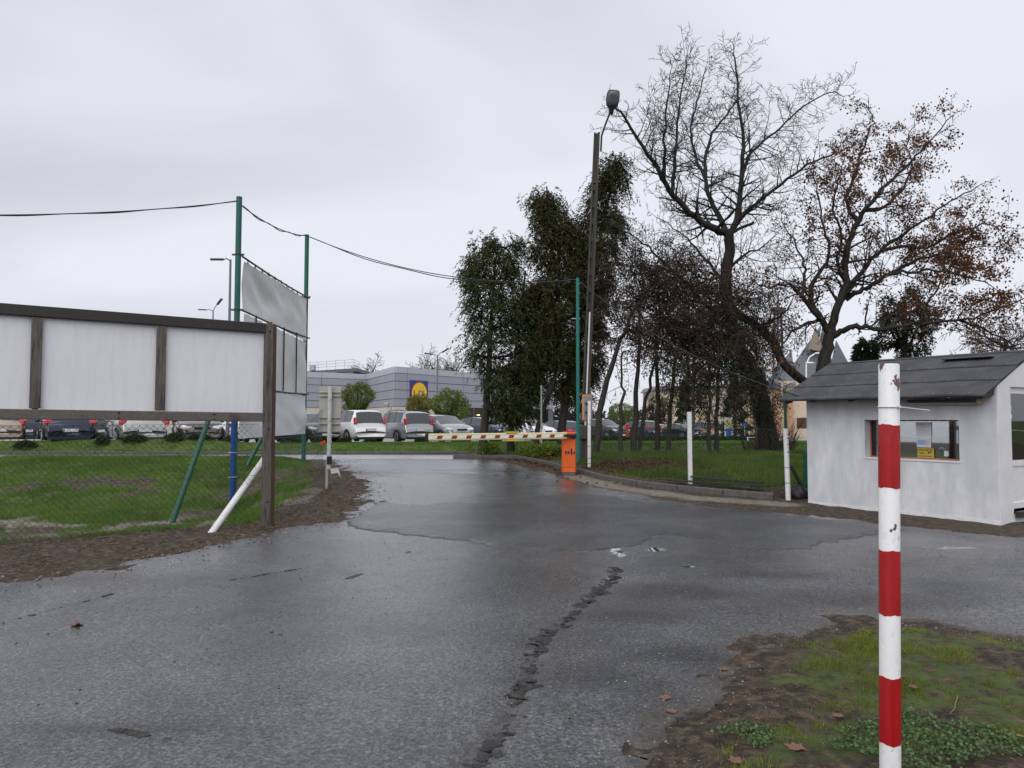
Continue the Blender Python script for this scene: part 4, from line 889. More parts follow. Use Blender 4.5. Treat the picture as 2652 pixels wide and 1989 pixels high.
for v in (1016, 1026, 1082, 1098): 
    q = MB(); z = at(850, v, 15.05).z; q.box(((c0.x + c1.x) / 2, 15.065, z), (c1.x - c0.x - .01, .03, .02), None, 0, .004); q.build('rib', M_SIGNBACK, pl)
q = MB(); c = at(868, 1222, 15.2); q.poly_prism([c + Vector(v_) for v_ in ((-.10, 0, .06), (.06, 0, .08), (.10, .02, -.10), (.05, .0, -.02), (-.08, .0, -.04))], (0, .03, 0)); tag(q.build('torn_sheet', M_WHITE), 'torn white plastic scrap at the foot of the sign post', 'litter')

# ------------------------------------------------------------------ green post, concrete lamp pole and white fence posts on the right
gpo = empty('green_post', GP, 'slim teal green steel post behind the orange barrier cabinet', 'post')
MB().tube([GP - Vector((0, 0, .2)), Vector((GP.x + .01, GP.y, GPt.z))], .047, 14).build('post', mat('teal_painted_steel', (.005, .16, .14), .4, .15, 7), gpo)
q = MB(); c = at(1497, 825, 20.5); q.beam(c - Vector((.17, 0, 0)), c + Vector((.05, 0, 0)), .03, .025)
for v in (735, 760, 800): cc = at(1499, v, 20.5); q.tube([cc + Vector((.052 * math.cos(a_), .052 * math.sin(a_), 0)) for a_ in np.linspace(0, 6.283, 13)], .006, 4)
q.build('bracket', M_GALV, gpo)
cb = at(1511, 1200, 21.2); cb.z = hz(cb.x, cb.y); ct = at(1546, 344, 21.2)
pole = empty('lamp_pole', cb, 'tall tapering concrete lamp pole with a tilted grey lamp head', 'street lamp')
def pl_(t_, ox=0, oy=0): p = cb.lerp(ct, t_); k = (1 - .25 * t_) * .66; return Vector((p.x + ox * k, p.y + oy * k, p.z))
q = MB()
def quadcol(q, ox0, ox1, oy0, oy1, t0, t1, n=6):
    V = []
    for i in range(n + 1):
        t_ = t0 + (t1 - t0) * i / n; V += [pl_(t_, ox0, oy0), pl_(t_, ox1, oy0), pl_(t_, ox1, oy1), pl_(t_, ox0, oy1)]
    F = [(i * 4 + j, i * 4 + (j + 1) % 4, i * 4 + 4 + (j + 1) % 4, i * 4 + 4 + j) for i in range(n) for j in range(4)] + [(3, 2, 1, 0), tuple(n * 4 + j for j in range(4))]
    q.add(V, F)
quadcol(q, -.165, -.105, -.13, .13, -.04, 1); quadcol(q, .045, .165, -.13, .13, -.04, 1)
quadcol(q, -.104, .044, -.07, .13, -.04, .30); quadcol(q, -.104, .044, -.06, .06, .84, .998)
k = .30
while k < .84: quadcol(q, -.104, .044, -.07, .07, k, k + .022, 1); k += .052
quadcol(q, -.104, .044, .05, .09, .30, .84)
q.build('pole', M_CONC, pole)
q = MB(); c = pl_(.085); q.box((c.x, c.y, c.z), (.30, .27, .42), None, 0, .04); q.box((c.x, c.y, c.z + .33), (.27, .24, .16), None, 0, .03); q.build_each('pole_collar', M_CONC, pole)
q = MB(); a = at(1556, 392, 21.05); b = at(1558, 352, 21.03); c = at(1568, 322, 20.95); d = at(1579, 294, 20.85)
q.tube([a, b, c, d], .028, 10); q.build('arm', M_DKSTEEL, pole)
dirL = (at(1589, 212, 20.5) - d).normalized(); zL = Vector((.0, -.80, -.60)); zL = (zL - dirL * zL.dot(dirL)).normalized(); yL = zL.cross(dirL)
RL = Matrix((dirL, yL, zL)).transposed(); hc = at(1586, 264, 20.7)
hd = MB(); V = []; F = []; prof = ((-.34, .055, .05), (-.22, .07, .06), (-.17, .095, .075), (-.10, .165, .10), (.05, .19, .12), (.20, .185, .11), (.29, .16, .085), (.32, .11, .05))
n = 16
for x, ry, rz in prof:
    for j in range(n):
        a_ = 2 * math.pi * j / n; cx_, sx_ = math.cos(a_), math.sin(a_); e = .62
        V.append(hc + RL @ Vector((x, ry * math.copysign(abs(cx_) ** e, cx_), rz * math.copysign(abs(sx_) ** e, sx_))))
F = [(i * n + j, i * n + (j + 1) % n, (i + 1) * n + (j + 1) % n, (i + 1) * n + j) for i in range(len(prof) - 1) for j in range(n)] + [tuple(range(n))[::-1], tuple((len(prof) - 1) * n + j for j in range(n))]
hd.add(V, F, True); lh = hd.build('lamp_head', mat('grey_lamp_housing', (.045, .048, .055), .5, .2, 6), pole)
q = MB(); V = []; rings = ((.0, 1.0), (.025, .93), (.045, .72), (.055, .35))
for dz, k in rings:
    for j in range(20):
        a_ = 2 * math.pi * j / 20; cx_, sx_ = math.cos(a_), math.sin(a_); V.append(hc + RL @ Vector((.085 + .205 * k * math.copysign(abs(cx_) ** .7, cx_), .165 * k * math.copysign(abs(sx_) ** .7, sx_), .085 + dz)))
q.add(V, [(i * 20 + j, i * 20 + (j + 1) % 20, (i + 1) * 20 + (j + 1) % 20, (i + 1) * 20 + j) for i in range(3) for j in range(20)] + [tuple(60 + j for j in range(20))], True)
q.build('lens', mat('dusty_lamp_lens', (.12, .13, .145), .3, .15, 5), lh)
q = MB(); c = pl_(.845, -.2, -.1); q.beam(c, c + Vector((.25, 0, .02)), .04, .05); q.build('bracket', M_DKSTEEL, pole)
q = MB(); a, b = at(1527.5, 808, 20.98), at(1519.5, 1020, 20.98); q.tube([a, b], .022, 8); MB().tube([a, at(1534.5, 640, 20.98), at(1542, 480, 21.0)], .011, 5).build('pole_cable', M_CABLE, pole); q.build('cable_conduit', M_WHITE, pole)
# square sign back with orange rim on the white post
wpb = at(1526, 1213, 19.4); wpb.z = hz(wpb.x, wpb.y)
wp = empty('white_post', wpb, 'white fence post carrying an orange rimmed sign, beside the barrier', 'post')
MB().tube([wpb - Vector((0, 0, .2)), Vector((wpb.x + .01, wpb.y, at(1528, 1038, 19.4).z))], .043, 14).build('post', M_FLAKE, wp)
q = MB()
for v in (1098, 1156, 1186, 1200): c = at(1526, v, 19.4); q.tube([c + Vector((.047 * math.cos(a_), .047 * math.sin(a_), .004 * math.sin(a_))) for a_ in np.linspace(0, 6.283, 13)], .005, 4)
q.build_each('wire_tie', M_DKSTEEL, wp)
sg = empty('square_sign', at(1520, 1090, 19.5), 'grey square sign back with an orange rim clipped to the white post', 'sign')
c0, c1 = at(1508, 1089, 19.5), at(1534, 1022, 19.5); yr = Matrix.Rotation(.5, 3, 'Z')
cc = (c0 + c1) / 2; wS = (c1.x - c0.x) / math.cos(.5)
q = MB(); q.box(cc, (wS, .05, c1.z - c0.z), yr, 0, .012); q.build('rim', mat('faded_orange_rim', (.62, .25, .10), .5, .15, 8), sg)
q = MB(); q.box(cc + yr @ Vector((0, -.021, 0)), (wS - .06, .016, c1.z - c0.z - .06), yr, 0, .003); q.build('back_plate', mat('grey_blue_plate', (.22, .25, .29), .5, .15, 6), sg)
q = MB()
for v in (1045, 1068): c = at(1523, v, 19.44); q.box(c, (.14, .05, .035), yr, 0, .006)
q.build_each('clip', M_BLACK, sg)
q = MB(); c = at(1516, 1095, 19.5); q.box(c, (.05, .03, .13), None, 0, .004); q.build('tag_plate', M_TIE, sg)
fpB = at(1788, 1250, 16.1); fpB.z = hz(fpB.x, fpB.y)
q = MB(); tp = at(1785, 1067, 16.1); q.beam(fpB - Vector((0, 0, .2)), Vector((fpB.x - .01, fpB.y, tp.z)), .085, .085, up=(0, 1, 0), bev=.006)
tag(q.build('white_post', M_WHITE), 'plain square white fence post standing alone on the right lawn edge', 'post')
fpC = at(2042, 1297, 14.75); fpC.z = hz(fpC.x, fpC.y)
pc = empty('white_post', fpC, 'pipe post beside the gatehouse, green above and white below', 'post')
zc1, zc2 = at(2036, 1110, 14.75).z, at(2033, 1005, 14.75).z
MB().tube([fpC - Vector((0, 0, .2)), Vector((fpC.x - .03, fpC.y, zc1))], .050, 14).build('post', M_FLAKE, pc)
MB().tube([Vector((fpC.x - .03, fpC.y, zc1 - .02)), Vector((fpC.x - .045, fpC.y, zc2))], .028, 10).build('upper_pipe', M_GREENL, pc)
q = MB()
for v in (1125, 1135, 1150, 1170, 1210, 1250): c = at(2039, v, 14.75); q.tube([c + Vector((.055 * math.cos(a_), .055 * math.sin(a_), .004 * math.sin(a_))) for a_ in np.linspace(0, 6.283, 13)], .005, 4)
q.build_each('wire_tie', M_DKSTEEL, pc)
q = MB(); q.beam(at(2048, 1205, 14.8), at(2092, 1290, 15.2), .05, .05); q.build('brace', M_CONC, pc)
q = MB(); c = at(2085, 1250, 15.6); q.box((c.x + .12, c.y, .42), (.32, .05, 1.0), Matrix.Rotation(-.9, 3, 'Z'), 0, .006); tag(q.build('board', M_GREENL), 'dark green board standing between the pipe post and the gatehouse', 'board')
q = MB(); c = at(2070, 1295, 14.9); q.ellipsoid((c.x + .05, c.y + .1, hz(c.x, c.y) + .06), (.22, .2, .20), None, 20, 14); q.v = [tuple(Vector(v) + (Vector(v) - Vector((c.x + .05, c.y + .1, hz(c.x, c.y)))) * (.55 * (fbm(v[0] * 9 + v[2] * 7, v[1] * 9 - v[2] * 5, 3, 3) - .45))) for v in q.v]; tag(q.build('rubbish_bag', M_BLACK), 'black rubbish bag on the ground against the gatehouse corner', 'bag')
fence3 = empty('chain_link_fence', (wpb.x, wpb.y, wpb.z), 'thin chain link fence strung between the white posts on the right lawn', 'fence')
link_fence(fence3, [(wpb.x, wpb.y), (fpB.x, fpB.y), (fpC.x, fpC.y)], 1.25, 1.25, pitch=.09, r=.0022)
for (u0, v0, u1, v1, Y0, Y1), lab in (((1706, 1243, 1990, 1285, 16.3, 14.9), 'long dark rotten plank lying along the kerb top'), ((1790, 1247, 1975, 1272, 16.0, 15.1), 'shorter dark plank lying behind the long one at the white post')):
    a, b = at(u0, v0, Y0), at(u1, v1, Y1); a.z = hz(a.x, a.y) + .16; b.z = hz(b.x, b.y) + .16
    q = MB(); mid = a.lerp(b, .5) + Vector((0, .03, -.01)); q.beam(a, mid, .10, .03, bev=.004); q.beam(mid, b, .105, .032, bev=.004); tag(q.build('plank', M_WOODX), lab, 'plank')
# ------------------------------------------------------------------ parked cars
M_TYRE = mat('tyre_rubber', (.014, .014, .015), .8, .2, 10)
M_RIM = mat('alloy_rim', (.42, .43, .45), .35, .1, 10, metallic=.6)
M_TRIM = mat('black_trim', (.012, .012, .013), .5, .2, 10)
M_TAIL = mat('tail_lamp_red', (.55, .018, .015), .2, .1, 6, coat=.6)
M_HEAD = mat('headlamp_clear', (.62, .64, .67), .12, .25, 14, coat=.6)
M_PLATE = mat('number_plate', (.66, .67, .68), .45, .05, 30)
M_PLATEB = mat('plate_blue', (.01, .05, .3), .5)
M_CHROME = mat('chrome', (.6, .6, .62), .15, .05, 5, metallic=1)
def car_glass():
    m = bpy.data.materials.new('tinted_car_glass'); ns, ln = nodes_of(m); b = ns['Principled BSDF']
    b.inputs['Base Color'].default_value = (.025, .034, .036, 1); b.inputs['Roughness'].default_value = .04; b.inputs['Specular IOR Level'].default_value = .9; b.inputs['Coat Weight'].default_value = .6; b.inputs['Coat Roughness'].default_value = .02
    return m
M_CARGLASS = car_glass()
PAINT = {}
def paint(name, c, met=.25): return mat(name, c, .3, .04, 3, metallic=met, coat=.8)
# (x from rear, height of top line as share of H) per body style ; cabin window breaks as shares of length
STY = {
 'hatch': dict(L=4.2, W=1.76, H=1.48, top=[(0, .40), (.012, .60), (.03, .66), (.085, .93), (.16, .985), (.30, 1.0), (.45, .995), (.56, .965), (.78, .67), (.88, .62), (.95, .54), (.985, .44), (1, .36)], rw=(.03, .085), ws=(.56, .78), g=[(.13, .33), (.355, .56)], belt=.64, tail=(.60, .22, .22)),
 'mpv': dict(L=4.5, W=1.84, H=1.65, top=[(0, .36), (.012, .52), (.022, .60), (.07, .94), (.14, .985), (.30, 1.0), (.48, .99), (.60, .955), (.82, .66), (.90, .60), (.96, .52), (.988, .42), (1, .35)], rw=(.022, .07), ws=(.60, .82), g=[(.11, .27), (.285, .43), (.455, .62)], belt=.62, tail=(.665, .34, .14)),
 'suv': dict(L=4.6, W=1.9, H=1.70, top=[(0, .40), (.012, .55), (.03, .63), (.11, .93), (.18, .98), (.32, 1.0), (.45, .985), (.55, .95), (.73, .68), (.88, .64), (.95, .57), (.985, .46), (1, .38)], rw=(.03, .11), ws=(.55, .73), g=[(.14, .33), (.355, .55)], belt=.64, tail=(.66, .34, .18)),
 'sedan': dict(L=4.55, W=1.78, H=1.45, top=[(0, .40), (.012, .60), (.03, .70), (.14, .735), (.29, .955), (.40, 1.0), (.50, .995), (.58, .955), (.77, .69), (.88, .64), (.95, .56), (.985, .45), (1, .36)], rw=(.14, .29), ws=(.58, .77), g=[(.25, .40), (.425, .58)], belt=.66, tail=(.62, .17, .30)),
}
def car(style, color, loc, head, label, rails=False, dark_bumper=False):
    S = STY[style]; L, Wc, H = S['L'], S['W'], S['H']; sx_ = [p[0] for p in S['top']]; sz = [p[1] for p in S['top']]
    xs_ = sorted(set([round(x, 4) for x in sx_ + [b for g_ in S['g'] for b in g_] + [.2, .5, .64, .70, .84]]))
    xs_ = [x for i, x in enumerate(xs_) if i == 0 or x - xs_[i - 1] > .004 or x in sx_]
    ring = []
    for x in xs_:
        zt = float(np.interp(x, sx_, sz)) * H; u = 2 * x - 1
        w_ = Wc / 2 * (1 - (.20 if u > 0 else .10) * abs(u) ** 6 - .03 * u * u)
        zb = .20 + .12 * max(0, abs(u) - .8) / .2; zbelt = H * (S['belt'] - .02 * u); cab = smooth((zt - zbelt - .02) / (.25 * H)).item()
        zB = min(zbelt, zt - .05); wr = w_ * (.90 * (1 - cab) + .76 * cab); zm = min(.45 * H, zB - .05)
        half = [(0, zb), (.84 * w_, zb), (.985 * w_, zb + .10), (w_, zm), (.965 * w_, zB), (wr, zt - .045), (.6 * wr, zt - .008), (0, zt)]
        X_ = (x - .5) * L
        ring.append([(X_, y, z) for y, z in half] + [(X_, -y, z) for y, z in half[-2:0:-1]])
    n = len(ring[0]); V = [p for r_ in ring for p in r_]
    body, pil = [], []; wsF, rwF, sideF = [], [], {}
    for i in range(len(ring) - 1):
        xm = (xs_[i] + xs_[i + 1]) / 2
        for j in range(n):
            f = (i * n + j, (i + 1) * n + j, (i + 1) * n + (j + 1) % n, i * n + (j + 1) % n)
            topj = j in (5, 6, 7, 8); sidej = 'L' if j == 4 else ('R' if j == n - 5 else None)
            if topj and S['ws'][0] <= xm <= S['ws'][1]: wsF.append(f); continue
            if topj and S['rw'][0] <= xm <= S['rw'][1]: rwF.append(f); continue
            if sidej:
                hit = [k for k, g_ in enumerate(S['g']) if g_[0] < xm < g_[1] + (.09 if k == len(S['g']) - 1 else 0)]
                if hit: sideF.setdefault((sidej, hit[0]), []).append(f); continue
                if S['g'][0][0] < xm < S['g'][-1][1]: pil.append(f); continue
            body.append(f)
    body += [tuple(range(n))[::-1], tuple((len(ring) - 1) * n + j for j in range(n))]
    root = empty('parked_car', (0, 0, 0), label, 'car', 'cars parked in the car park')
    V = np.array(V)
    def sub(F, name, m, sm=False):
        ids = sorted({i for f in F for i in f}); mp_ = {a: b for b, a in enumerate(ids)}
        return np_obj(name, V[ids], [tuple(mp_[i] for i in f) for f in F], m, root, smooth=sm)
    b_ = sub(body, 'body', color, True)
    sub(wsF, 'windscreen', M_CARGLASS, True); sub(rwF, 'rear_window', M_CARGLASS, True)
    for k in sorted(sideF): sub(sideF[k], 'side_window', M_CARGLASS)
    sub(pil, 'window_pillar', M_TRIM)
    r_ = .315 if style != 'suv' else .345
    for x in (-.31 * L, .315 * L):
        for s in (-1, 1):
            y = s * (Wc / 2 - .085)
            q = MB(); q.tube([(x, y - .10, r_), (x, y - .085, r_), (x, y + .085, r_), (x, y + .10, r_)], [r_ - .03, r_, r_, r_ - .03], 24); w_ = q.build('wheel', M_TYRE, root)
            q = MB(); yo = y + s * .102
            for k in range(5):
                a_ = 2 * math.pi * k / 5; q.beam((x, yo, r_), (x + .20 * math.cos(a_), yo, r_ + .20 * math.sin(a_)), .012, .055, up=(0, 1, 0))
            q.tube([(x + .205 * math.cos(a_), yo, r_ + .205 * math.sin(a_)) for a_ in np.linspace(0, 6.2832, 21)], .014, 5, cap=False)
            q.build('rim', M_RIM, w_)
            q = MB(); q.tube([(x + (r_ + .045) * math.cos(a_), s * (Wc / 2 - .012), r_ + (r_ + .045) * math.sin(a_)) for a_ in np.linspace(-.15, math.pi + .15, 17)], .028, 5); q.build('wheel_arch', M_TRIM, root)
    xr, xf = -L / 2, L / 2; tz_, th, tw = S['tail']
    for s in (-1, 1):
        q = MB(); q.box((xr + .125, s * (Wc / 2 * .845), H * tz_), (.16, tw, th * 1.0), Matrix.Rotation(s * .42, 3, 'Z') @ Matrix.Rotation(.12, 3, 'Y'), 0, .035); q.build('tail_lamp', M_TAIL, root)
        q = MB(); q.box((xf - .22, s * (Wc / 2 * .66), H * .475), (.34, .40, .15), Matrix.Rotation(-s * .5, 3, 'Z') @ Matrix.Rotation(.22, 3, 'Y'), 0, .045); q.build('headlamp', M_HEAD, root)
        q = MB(); q.ellipsoid(((.60 - .5) * L + .25, s * (Wc / 2 + .06), H * .66), (.07, .10, .065), None, 8, 6); q.build('mirror', color, root)
        q = MB(); q.box((xr + .03, s * .52, .36), (.05, .24, .05), None, 0, .01); q.build('rear_reflector', M_TAIL, root)
    q = MB(); q.box((xr + .005, 0, H * .40), (.03, .54, .14), None, 0, .006); q.build('number_plate_recess', M_TRIM if dark_bumper else M_CHROME, root)
    q = MB(); q.box((xr - .008, 0, H * .40), (.016, .50, .105), None, 0, .004); pl2 = q.build('number_plate', M_PLATE, root)
    q = MB(); q.box((xr - .0175, .228, H * .40), (.003, .04, .10)); q.build('plate_strip', M_PLATEB, pl2)
    q = MB(); q.box((xf + .004, 0, .42), (.016, .50, .105), None, 0, .004); q.build('number_plate', M_PLATE, root)
    q = MB(); q.box((xf - .015, 0, H * .46), (.05, .62, .10), Matrix.Rotation(.2, 3, 'Y'), 0, .02); q.build('grille', M_TRIM, root)
    q = MB(); q.box((xf - .03, 0, .29), (.06, 1.1, .10), None, 0, .02); q.build('air_intake', M_TRIM, root)
    q = MB(); q.box((xr + .06, 0, .27), (.14, Wc * .78, .14), None, 0, .03); q.build('lower_bumper', M_TRIM, root)
    q = MB(); q.box((xr + .012, 0, H * .33), (.06, Wc * .80, .025), None, 0, .008); q.build('bumper_crease', M_TRIM, root)
    for s in (-1, 1):
        for g_ in S['g'][-2:]:
            q = MB(); q.box(((g_[0] + .04 - .5) * L, s * (Wc / 2 * .985), H * .555), (.16, .03, .03), None, 0, .008); q.build('door_handle', color, root)
        q = MB(); xd = (S['g'][-1][0] - .012 - .5) * L; q.box((xd, s * (Wc / 2 * .988), H * .42), (.012, .03, H * .36)); q.build('door_gap', M_TRIM, root)
        if rails:
            q = MB(); q.tube([((a_ - .5) * L, s * Wc / 2 * .70, H * z_) for a_, z_ in ((.10, .965), (.14, 1.01), (.3, 1.03), (.46, 1.02), (.55, .975))], .02, 6); q.build('roof_rail', M_TRIM, root)
    root.location = loc; root.rotation_euler = (0, 0, head); return root
def park(u, Y, kind, style, col, label, rails=False, extra=0.0, dark=False):
    """u: photo column of the car's middle, Y distance; kind 'away' = tail to the camera, 'to' = nose to the camera"""
    x = (u - CX) / FPX * Y; a = R(90 + 35) if kind == 'away' else R(-90 + 35)
    return car(style, col, (x, Y, hz(x, Y) + .012), a + extra, label, rails, dark)
CB = paint('dark_blue_car_paint', (.008, .014, .045)); CSILV = paint('silver_car_paint', (.42, .43, .45), .6); CWHT = paint('white_car_paint', (.80, .80, .80), 0)
CBRN = paint('brown_grey_car_paint', (.115, .092, .082), .4); CBLK = paint('black_car_paint', (.010, .010, .013), .2); CBEI = paint('beige_car_paint', (.36, .30, .23), .4)
CNAV = paint('navy_car_paint', (.006, .010, .028)); CGRY = paint('dark_grey_car_paint', (.09, .085, .085), .4); CSILW = paint('warm_silver_car_paint', (.46, .46, .44), .6)
park(172, 30.9, 'away', 'sedan', CB, 'dark blue saloon seen square from behind under the billboard')
park(352, 31.2, 'away', 'sedan', CSILW, 'warm silver saloon seen from behind under the billboard')
park(512, 32.4, 'to', 'hatch', CBRN, 'brown grey hatchback facing the camera under the billboard end', extra=-.12)
park(-2, 31.0, 'away', 'hatch', CBEI, 'beige car cut off by the left edge of the photo')
park(30, 44.0, 'away', 'hatch', CWHT, 'white car far back near the left edge under the billboard')
park(66, 36.5, 'away', 'hatch', CNAV, 'navy hatchback between the white and the blue car at far left')
park(255, 37.5, 'away', 'hatch', CBLK, 'black hatchback glimpsed between the blue and the silver saloon')
park(608, 38.5, 'away', 'sedan', CWHT, 'white saloon behind the blue pipe and the banner frame')
park(705, 35.0, 'away', 'hatch', CNAV, 'dark car mostly hidden behind the white lower banner')
park(800, 37.2, 'to', 'hatch', CGRY, 'dark grey hatchback between the banner post and the sign post', extra=.06)
park(914, 38.6, 'away', 'mpv', CWHT, 'white people carrier seen from behind left of the drive')
park(1037, 40.6, 'away', 'mpv', CSILV, 'silver people carrier with roof rails next to the white one', True)
park(1146, 41.0, 'to', 'hatch', CSILV, 'small silver hatchback facing the camera behind the boom tip')
park(1262, 46.5, 'to', 'hatch', CB, 'dark blue hatchback behind the first conifer trunk', extra=.15)
park(1368, 51.0, 'to', 'sedan', CWHT, 'white saloon with its bonnet showing left of the barrier cabinet')
park(1440, 57.0, 'away', 'hatch', paint('mid_blue_car_paint', (.012, .024, .09)), 'blue hatchback just behind the orange barrier cabinet')
park(1562, 61.0, 'to', 'suv', CBLK, 'black off roader right of the concrete lamp pole', True)
park(1648, 66.5, 'away', 'suv', CNAV, 'navy off roader with tall red tail lamps behind the thin trunks')
park(1716, 76.0, 'to', 'hatch', CWHT, 'white car peeping out behind the navy off roader')
park(1752, 68.0, 'away', 'sedan', CBLK, 'black saloon left of the square white fence post')
park(1812, 73.0, 'away', 'mpv', CBEI, 'beige people carrier right of the square white fence post')
park(1862, 76.0, 'to', 'hatch', CWHT, 'white hatchback left of the advertising totem')

# ------------------------------------------------------------------ supermarket
M_CLAD = mat('grey_cladding_panel', (.34, .35, .395), .45, .05, .7); M_CLADL = mat('pale_grey_parapet', (.46, .48, .525), .42, .05, .7)
M_JOINT = mat('dark_panel_joint', (.15, .155, .17), .6, .1, 4); M_CREAM = mat('cream_plinth_render', (.60, .56, .48), .8, .06, 2)
M_SHOPGL = mat('dark_shop_glass', (.012, .013, .016), .08, .2, 1.5)
BC = Vector((-10.5, 67.6, 0)); BRt = BC + Vector((7.9, 11.4, 0)).normalized() * 27; BIn = Vector((-15.3, 79.5, 0)); BLf = BIn + Vector((-5.1, -4.2, 0)).normalized() * 26
zg = hz(-10, 68); ZP0, ZP1, ZPL, ZPL0 = 6.32, 5.78, 2.72, 2.72
store = empty('supermarket', (BC.x, BC.y, zg), 'long grey panelled supermarket with a yellow and blue logo behind the parked cars', 'shop building')
bk = 26
q = MB()
core = [BC, BRt, BRt + Vector((-20, 20, 0)), BLf + Vector((-6, 28, 0)), BLf, BIn]
cen = sum(core, Vector()) / 6
def inset(p, k=.14): d = (cen - p); d.z = 0; return p + d.normalized() * k
q.poly_prism([Vector((*p.xy, zg - .3)) for p in core], (0, 0, ZP0 - zg + .1)); q.build('core_wall', M_JOINT, store)
def face(a, b, cols_, rows, low=None, offs=0.0):
    d = (b - a); Lf = d.length; d.normalize(); nrm = Vector((d.y, -d.x, 0)); nrm = nrm if nrm.y < 0 else -nrm
    for c0, c1 in zip(cols_[:-1], cols_[1:]):
        for z0, z1 in zip(rows[:-1], rows[1:]):
            p, p2 = a + d * (c0 * Lf + .035), a + d * (c1 * Lf - .035); q = MB()
            q.poly_prism([Vector((p.x, p.y, z0 + .03)), Vector((p2.x, p2.y, z0 + .03)), Vector((p2.x, p2.y, z1 - .03)), Vector((p.x, p.y, z1 - .03))], nrm * .08); q.build('panel', M_CLAD, store)
        p, p2 = a + d * (c0 * Lf + .02) + nrm * .12, a + d * (c1 * Lf - .02) + nrm * .12
        q = MB(); q.poly_prism([Vector((p.x, p.y, rows[-1])), Vector((p2.x, p2.y, rows[-1])), Vector((p2.x, p2.y, ZP0)), Vector((p.x, p.y, ZP0))], nrm * -.3); q.build('parapet_panel', M_CLADL, store)
    return d, nrm, Lf
rows = [ZPL, 3.42, 4.22, 5.02, ZP1 - .02]
dR, nR, LR = face(BC, BRt, [0, .055, .215, .36, .50, .64, .82, 1], rows)
dL, nL, LL = face(BC, BIn, [0, .3, .62, 1], rows)
dW_, nW, LW = face(BIn, BLf, [0, .2, .4, .6, .8, 1], rows)
def lowwall(a, d, nrm, l0, l1, m, name, dep=.1, z1=ZPL - .02):
    p, p2 = a + d * l0 + nrm * .005, a + d * l1 + nrm * .005; q = MB(); q.poly_prism([Vector((p.x, p.y, zg - .2)), Vector((p2.x, p2.y, zg - .2)), Vector((p2.x, p2.y, z1)), Vector((p.x, p.y, z1))], nrm * dep * .5); return q.build(name, m, store)
lowwall(BC, dR, nR, 0, 8.2, M_CREAM, 'plinth_wall'); lowwall(BC, dL, nL, .05, LL, M_CREAM, 'plinth_wall'); lowwall(BIn, dW_, nW, 0, LW, M_CREAM, 'plinth_wall')
gw = lowwall(BC, dR, nR, 8.25, 26, M_SHOPGL, 'shop_window')
for l_ in np.arange(8.3, 26, 1.6):
    p = BC + dR * l_ + nR * .06; q = MB(); q.box((p.x, p.y, (zg + ZPL) / 2 - .05), (.08, .08, ZPL - zg), None); q.build('mullion', M_JOINT, gw)
for l_ in (9.2, 12.2, 15.8):
    p = BC + dR * l_ + nR * .09; q = MB(); q.box((p.x, p.y, 2.0), (.55, .04, .12), Matrix.Rotation(math.atan2(dR.y, dR.x), 3, 'Z'), 0, .01); q.build('shop_light', mat('lit_shop_lamp', (1, .8, .42), .5, emit=1.2), gw)
# logo : blue square, yellow disc with red rim, letters
LG = BC + dR * 3.05; s2 = 1.22; lc = Vector((LG.x, LG.y, 3.95)) + nR * .10
lg = MB(); lg.poly_prism([lc + dR * a + Vector((0, 0, b)) for a, b in ((-s2, -s2), (s2, -s2), (s2, s2), (-s2, s2))], nR * .06)
lgo = lg.build('logo_board', mat('logo_blue', (.006, .045, .24), .45, .05, 2), store)
def disc(r, o, m, name): q = MB(); c = lc + nR * o; q.poly_prism([c + dR * (r * math.cos(a_)) + Vector((0, 0, r * math.sin(a_))) for a_ in np.linspace(0, 2 * math.pi, 49)[:-1]], nR * .02); return q.build(name, m, lgo)
disc(1.10, .061, mat('logo_red', (.52, .02, .02), .45), 'logo_ring'); disc(1.01, .085, mat('logo_yellow', (.85, .55, .01), .45), 'logo_disc')
for ch, o_, m in (('L', -.64, 'logo_blue'), ('i', -.2, 'logo_red'), ('D', .18, 'logo_blue'), ('L', .68, 'logo_blue')): text_obj('logo_letter', ch, .85, MATS[m], frame_mtx(lc + nR * .112 + dR * o_ - Vector((0, 0, .02)), dR, (0, 0, 1)), lgo, extrude=.01)
# wall lamp, roof plant room with railing
p = BC + dL * 2.2 + nL * .3; q = MB(); q.box((p.x, p.y, 3.0), (.5, .3, .2), None, 0, .03); q.build('wall_lamp', M_GALV, store)
q = MB(); p = BC + dL * 1.2 + nL * .1; q.tube([(p.x, p.y, zg), (p.x, p.y, 2.9)], .06, 8); q.build('downpipe', M_GALV, store)
q = MB(); a = at(700, 962, 84); b = at(918, 958, 80); q.poly_prism([Vector((a.x, 90, 6.2)), Vector((b.x - .6, 82, 6.2)), Vector((b.x - .6, 82, 6.75)), Vector((a.x, 90, 6.75))], (0, 9, 0)); pr = q.build('plant_room', M_JOINT, store)
q = MB(); q.poly_prism([Vector((a.x, 89.5, 6.75)), Vector((b.x, 81.5, 6.75)), Vector((b.x, 81.5, 7.12)), Vector((a.x, 89.5, 7.12))], (0, 9, 0)); q.build('plant_room_roof', mat('slate_grey_fascia', (.12, .13, .14), .5), pr)
q = MB(); e0, e1 = Vector((a.x, 89.6, 7.12)), Vector((b.x - .4, 81.6, 7.12))
for k in range(9): c = e0.lerp(e1, k / 8); q.tube([c, c + Vector((0, 0, .95))], .022, 5)
for z in (.35, .65, .95): q.tube([e0 + Vector((0, 0, z)), e1 + Vector((0, 0, z))], .02, 5); q.tube([e1 + Vector((0, 0, z)), e1 + Vector((-.5, 6, z))], .02, 5)
q.build('railing', M_GALV, pr)
q = MB(); c = at(810, 940, 86); q.box((c.x, c.y, 7.45), (.6, .6, .7), None, 0, .05); q.tube([(c.x + 3, 84, 6.3), (c.x + 3, 84, 6.75)], .6, 12); q.build_each('roof_vent', M_GALV, pr)

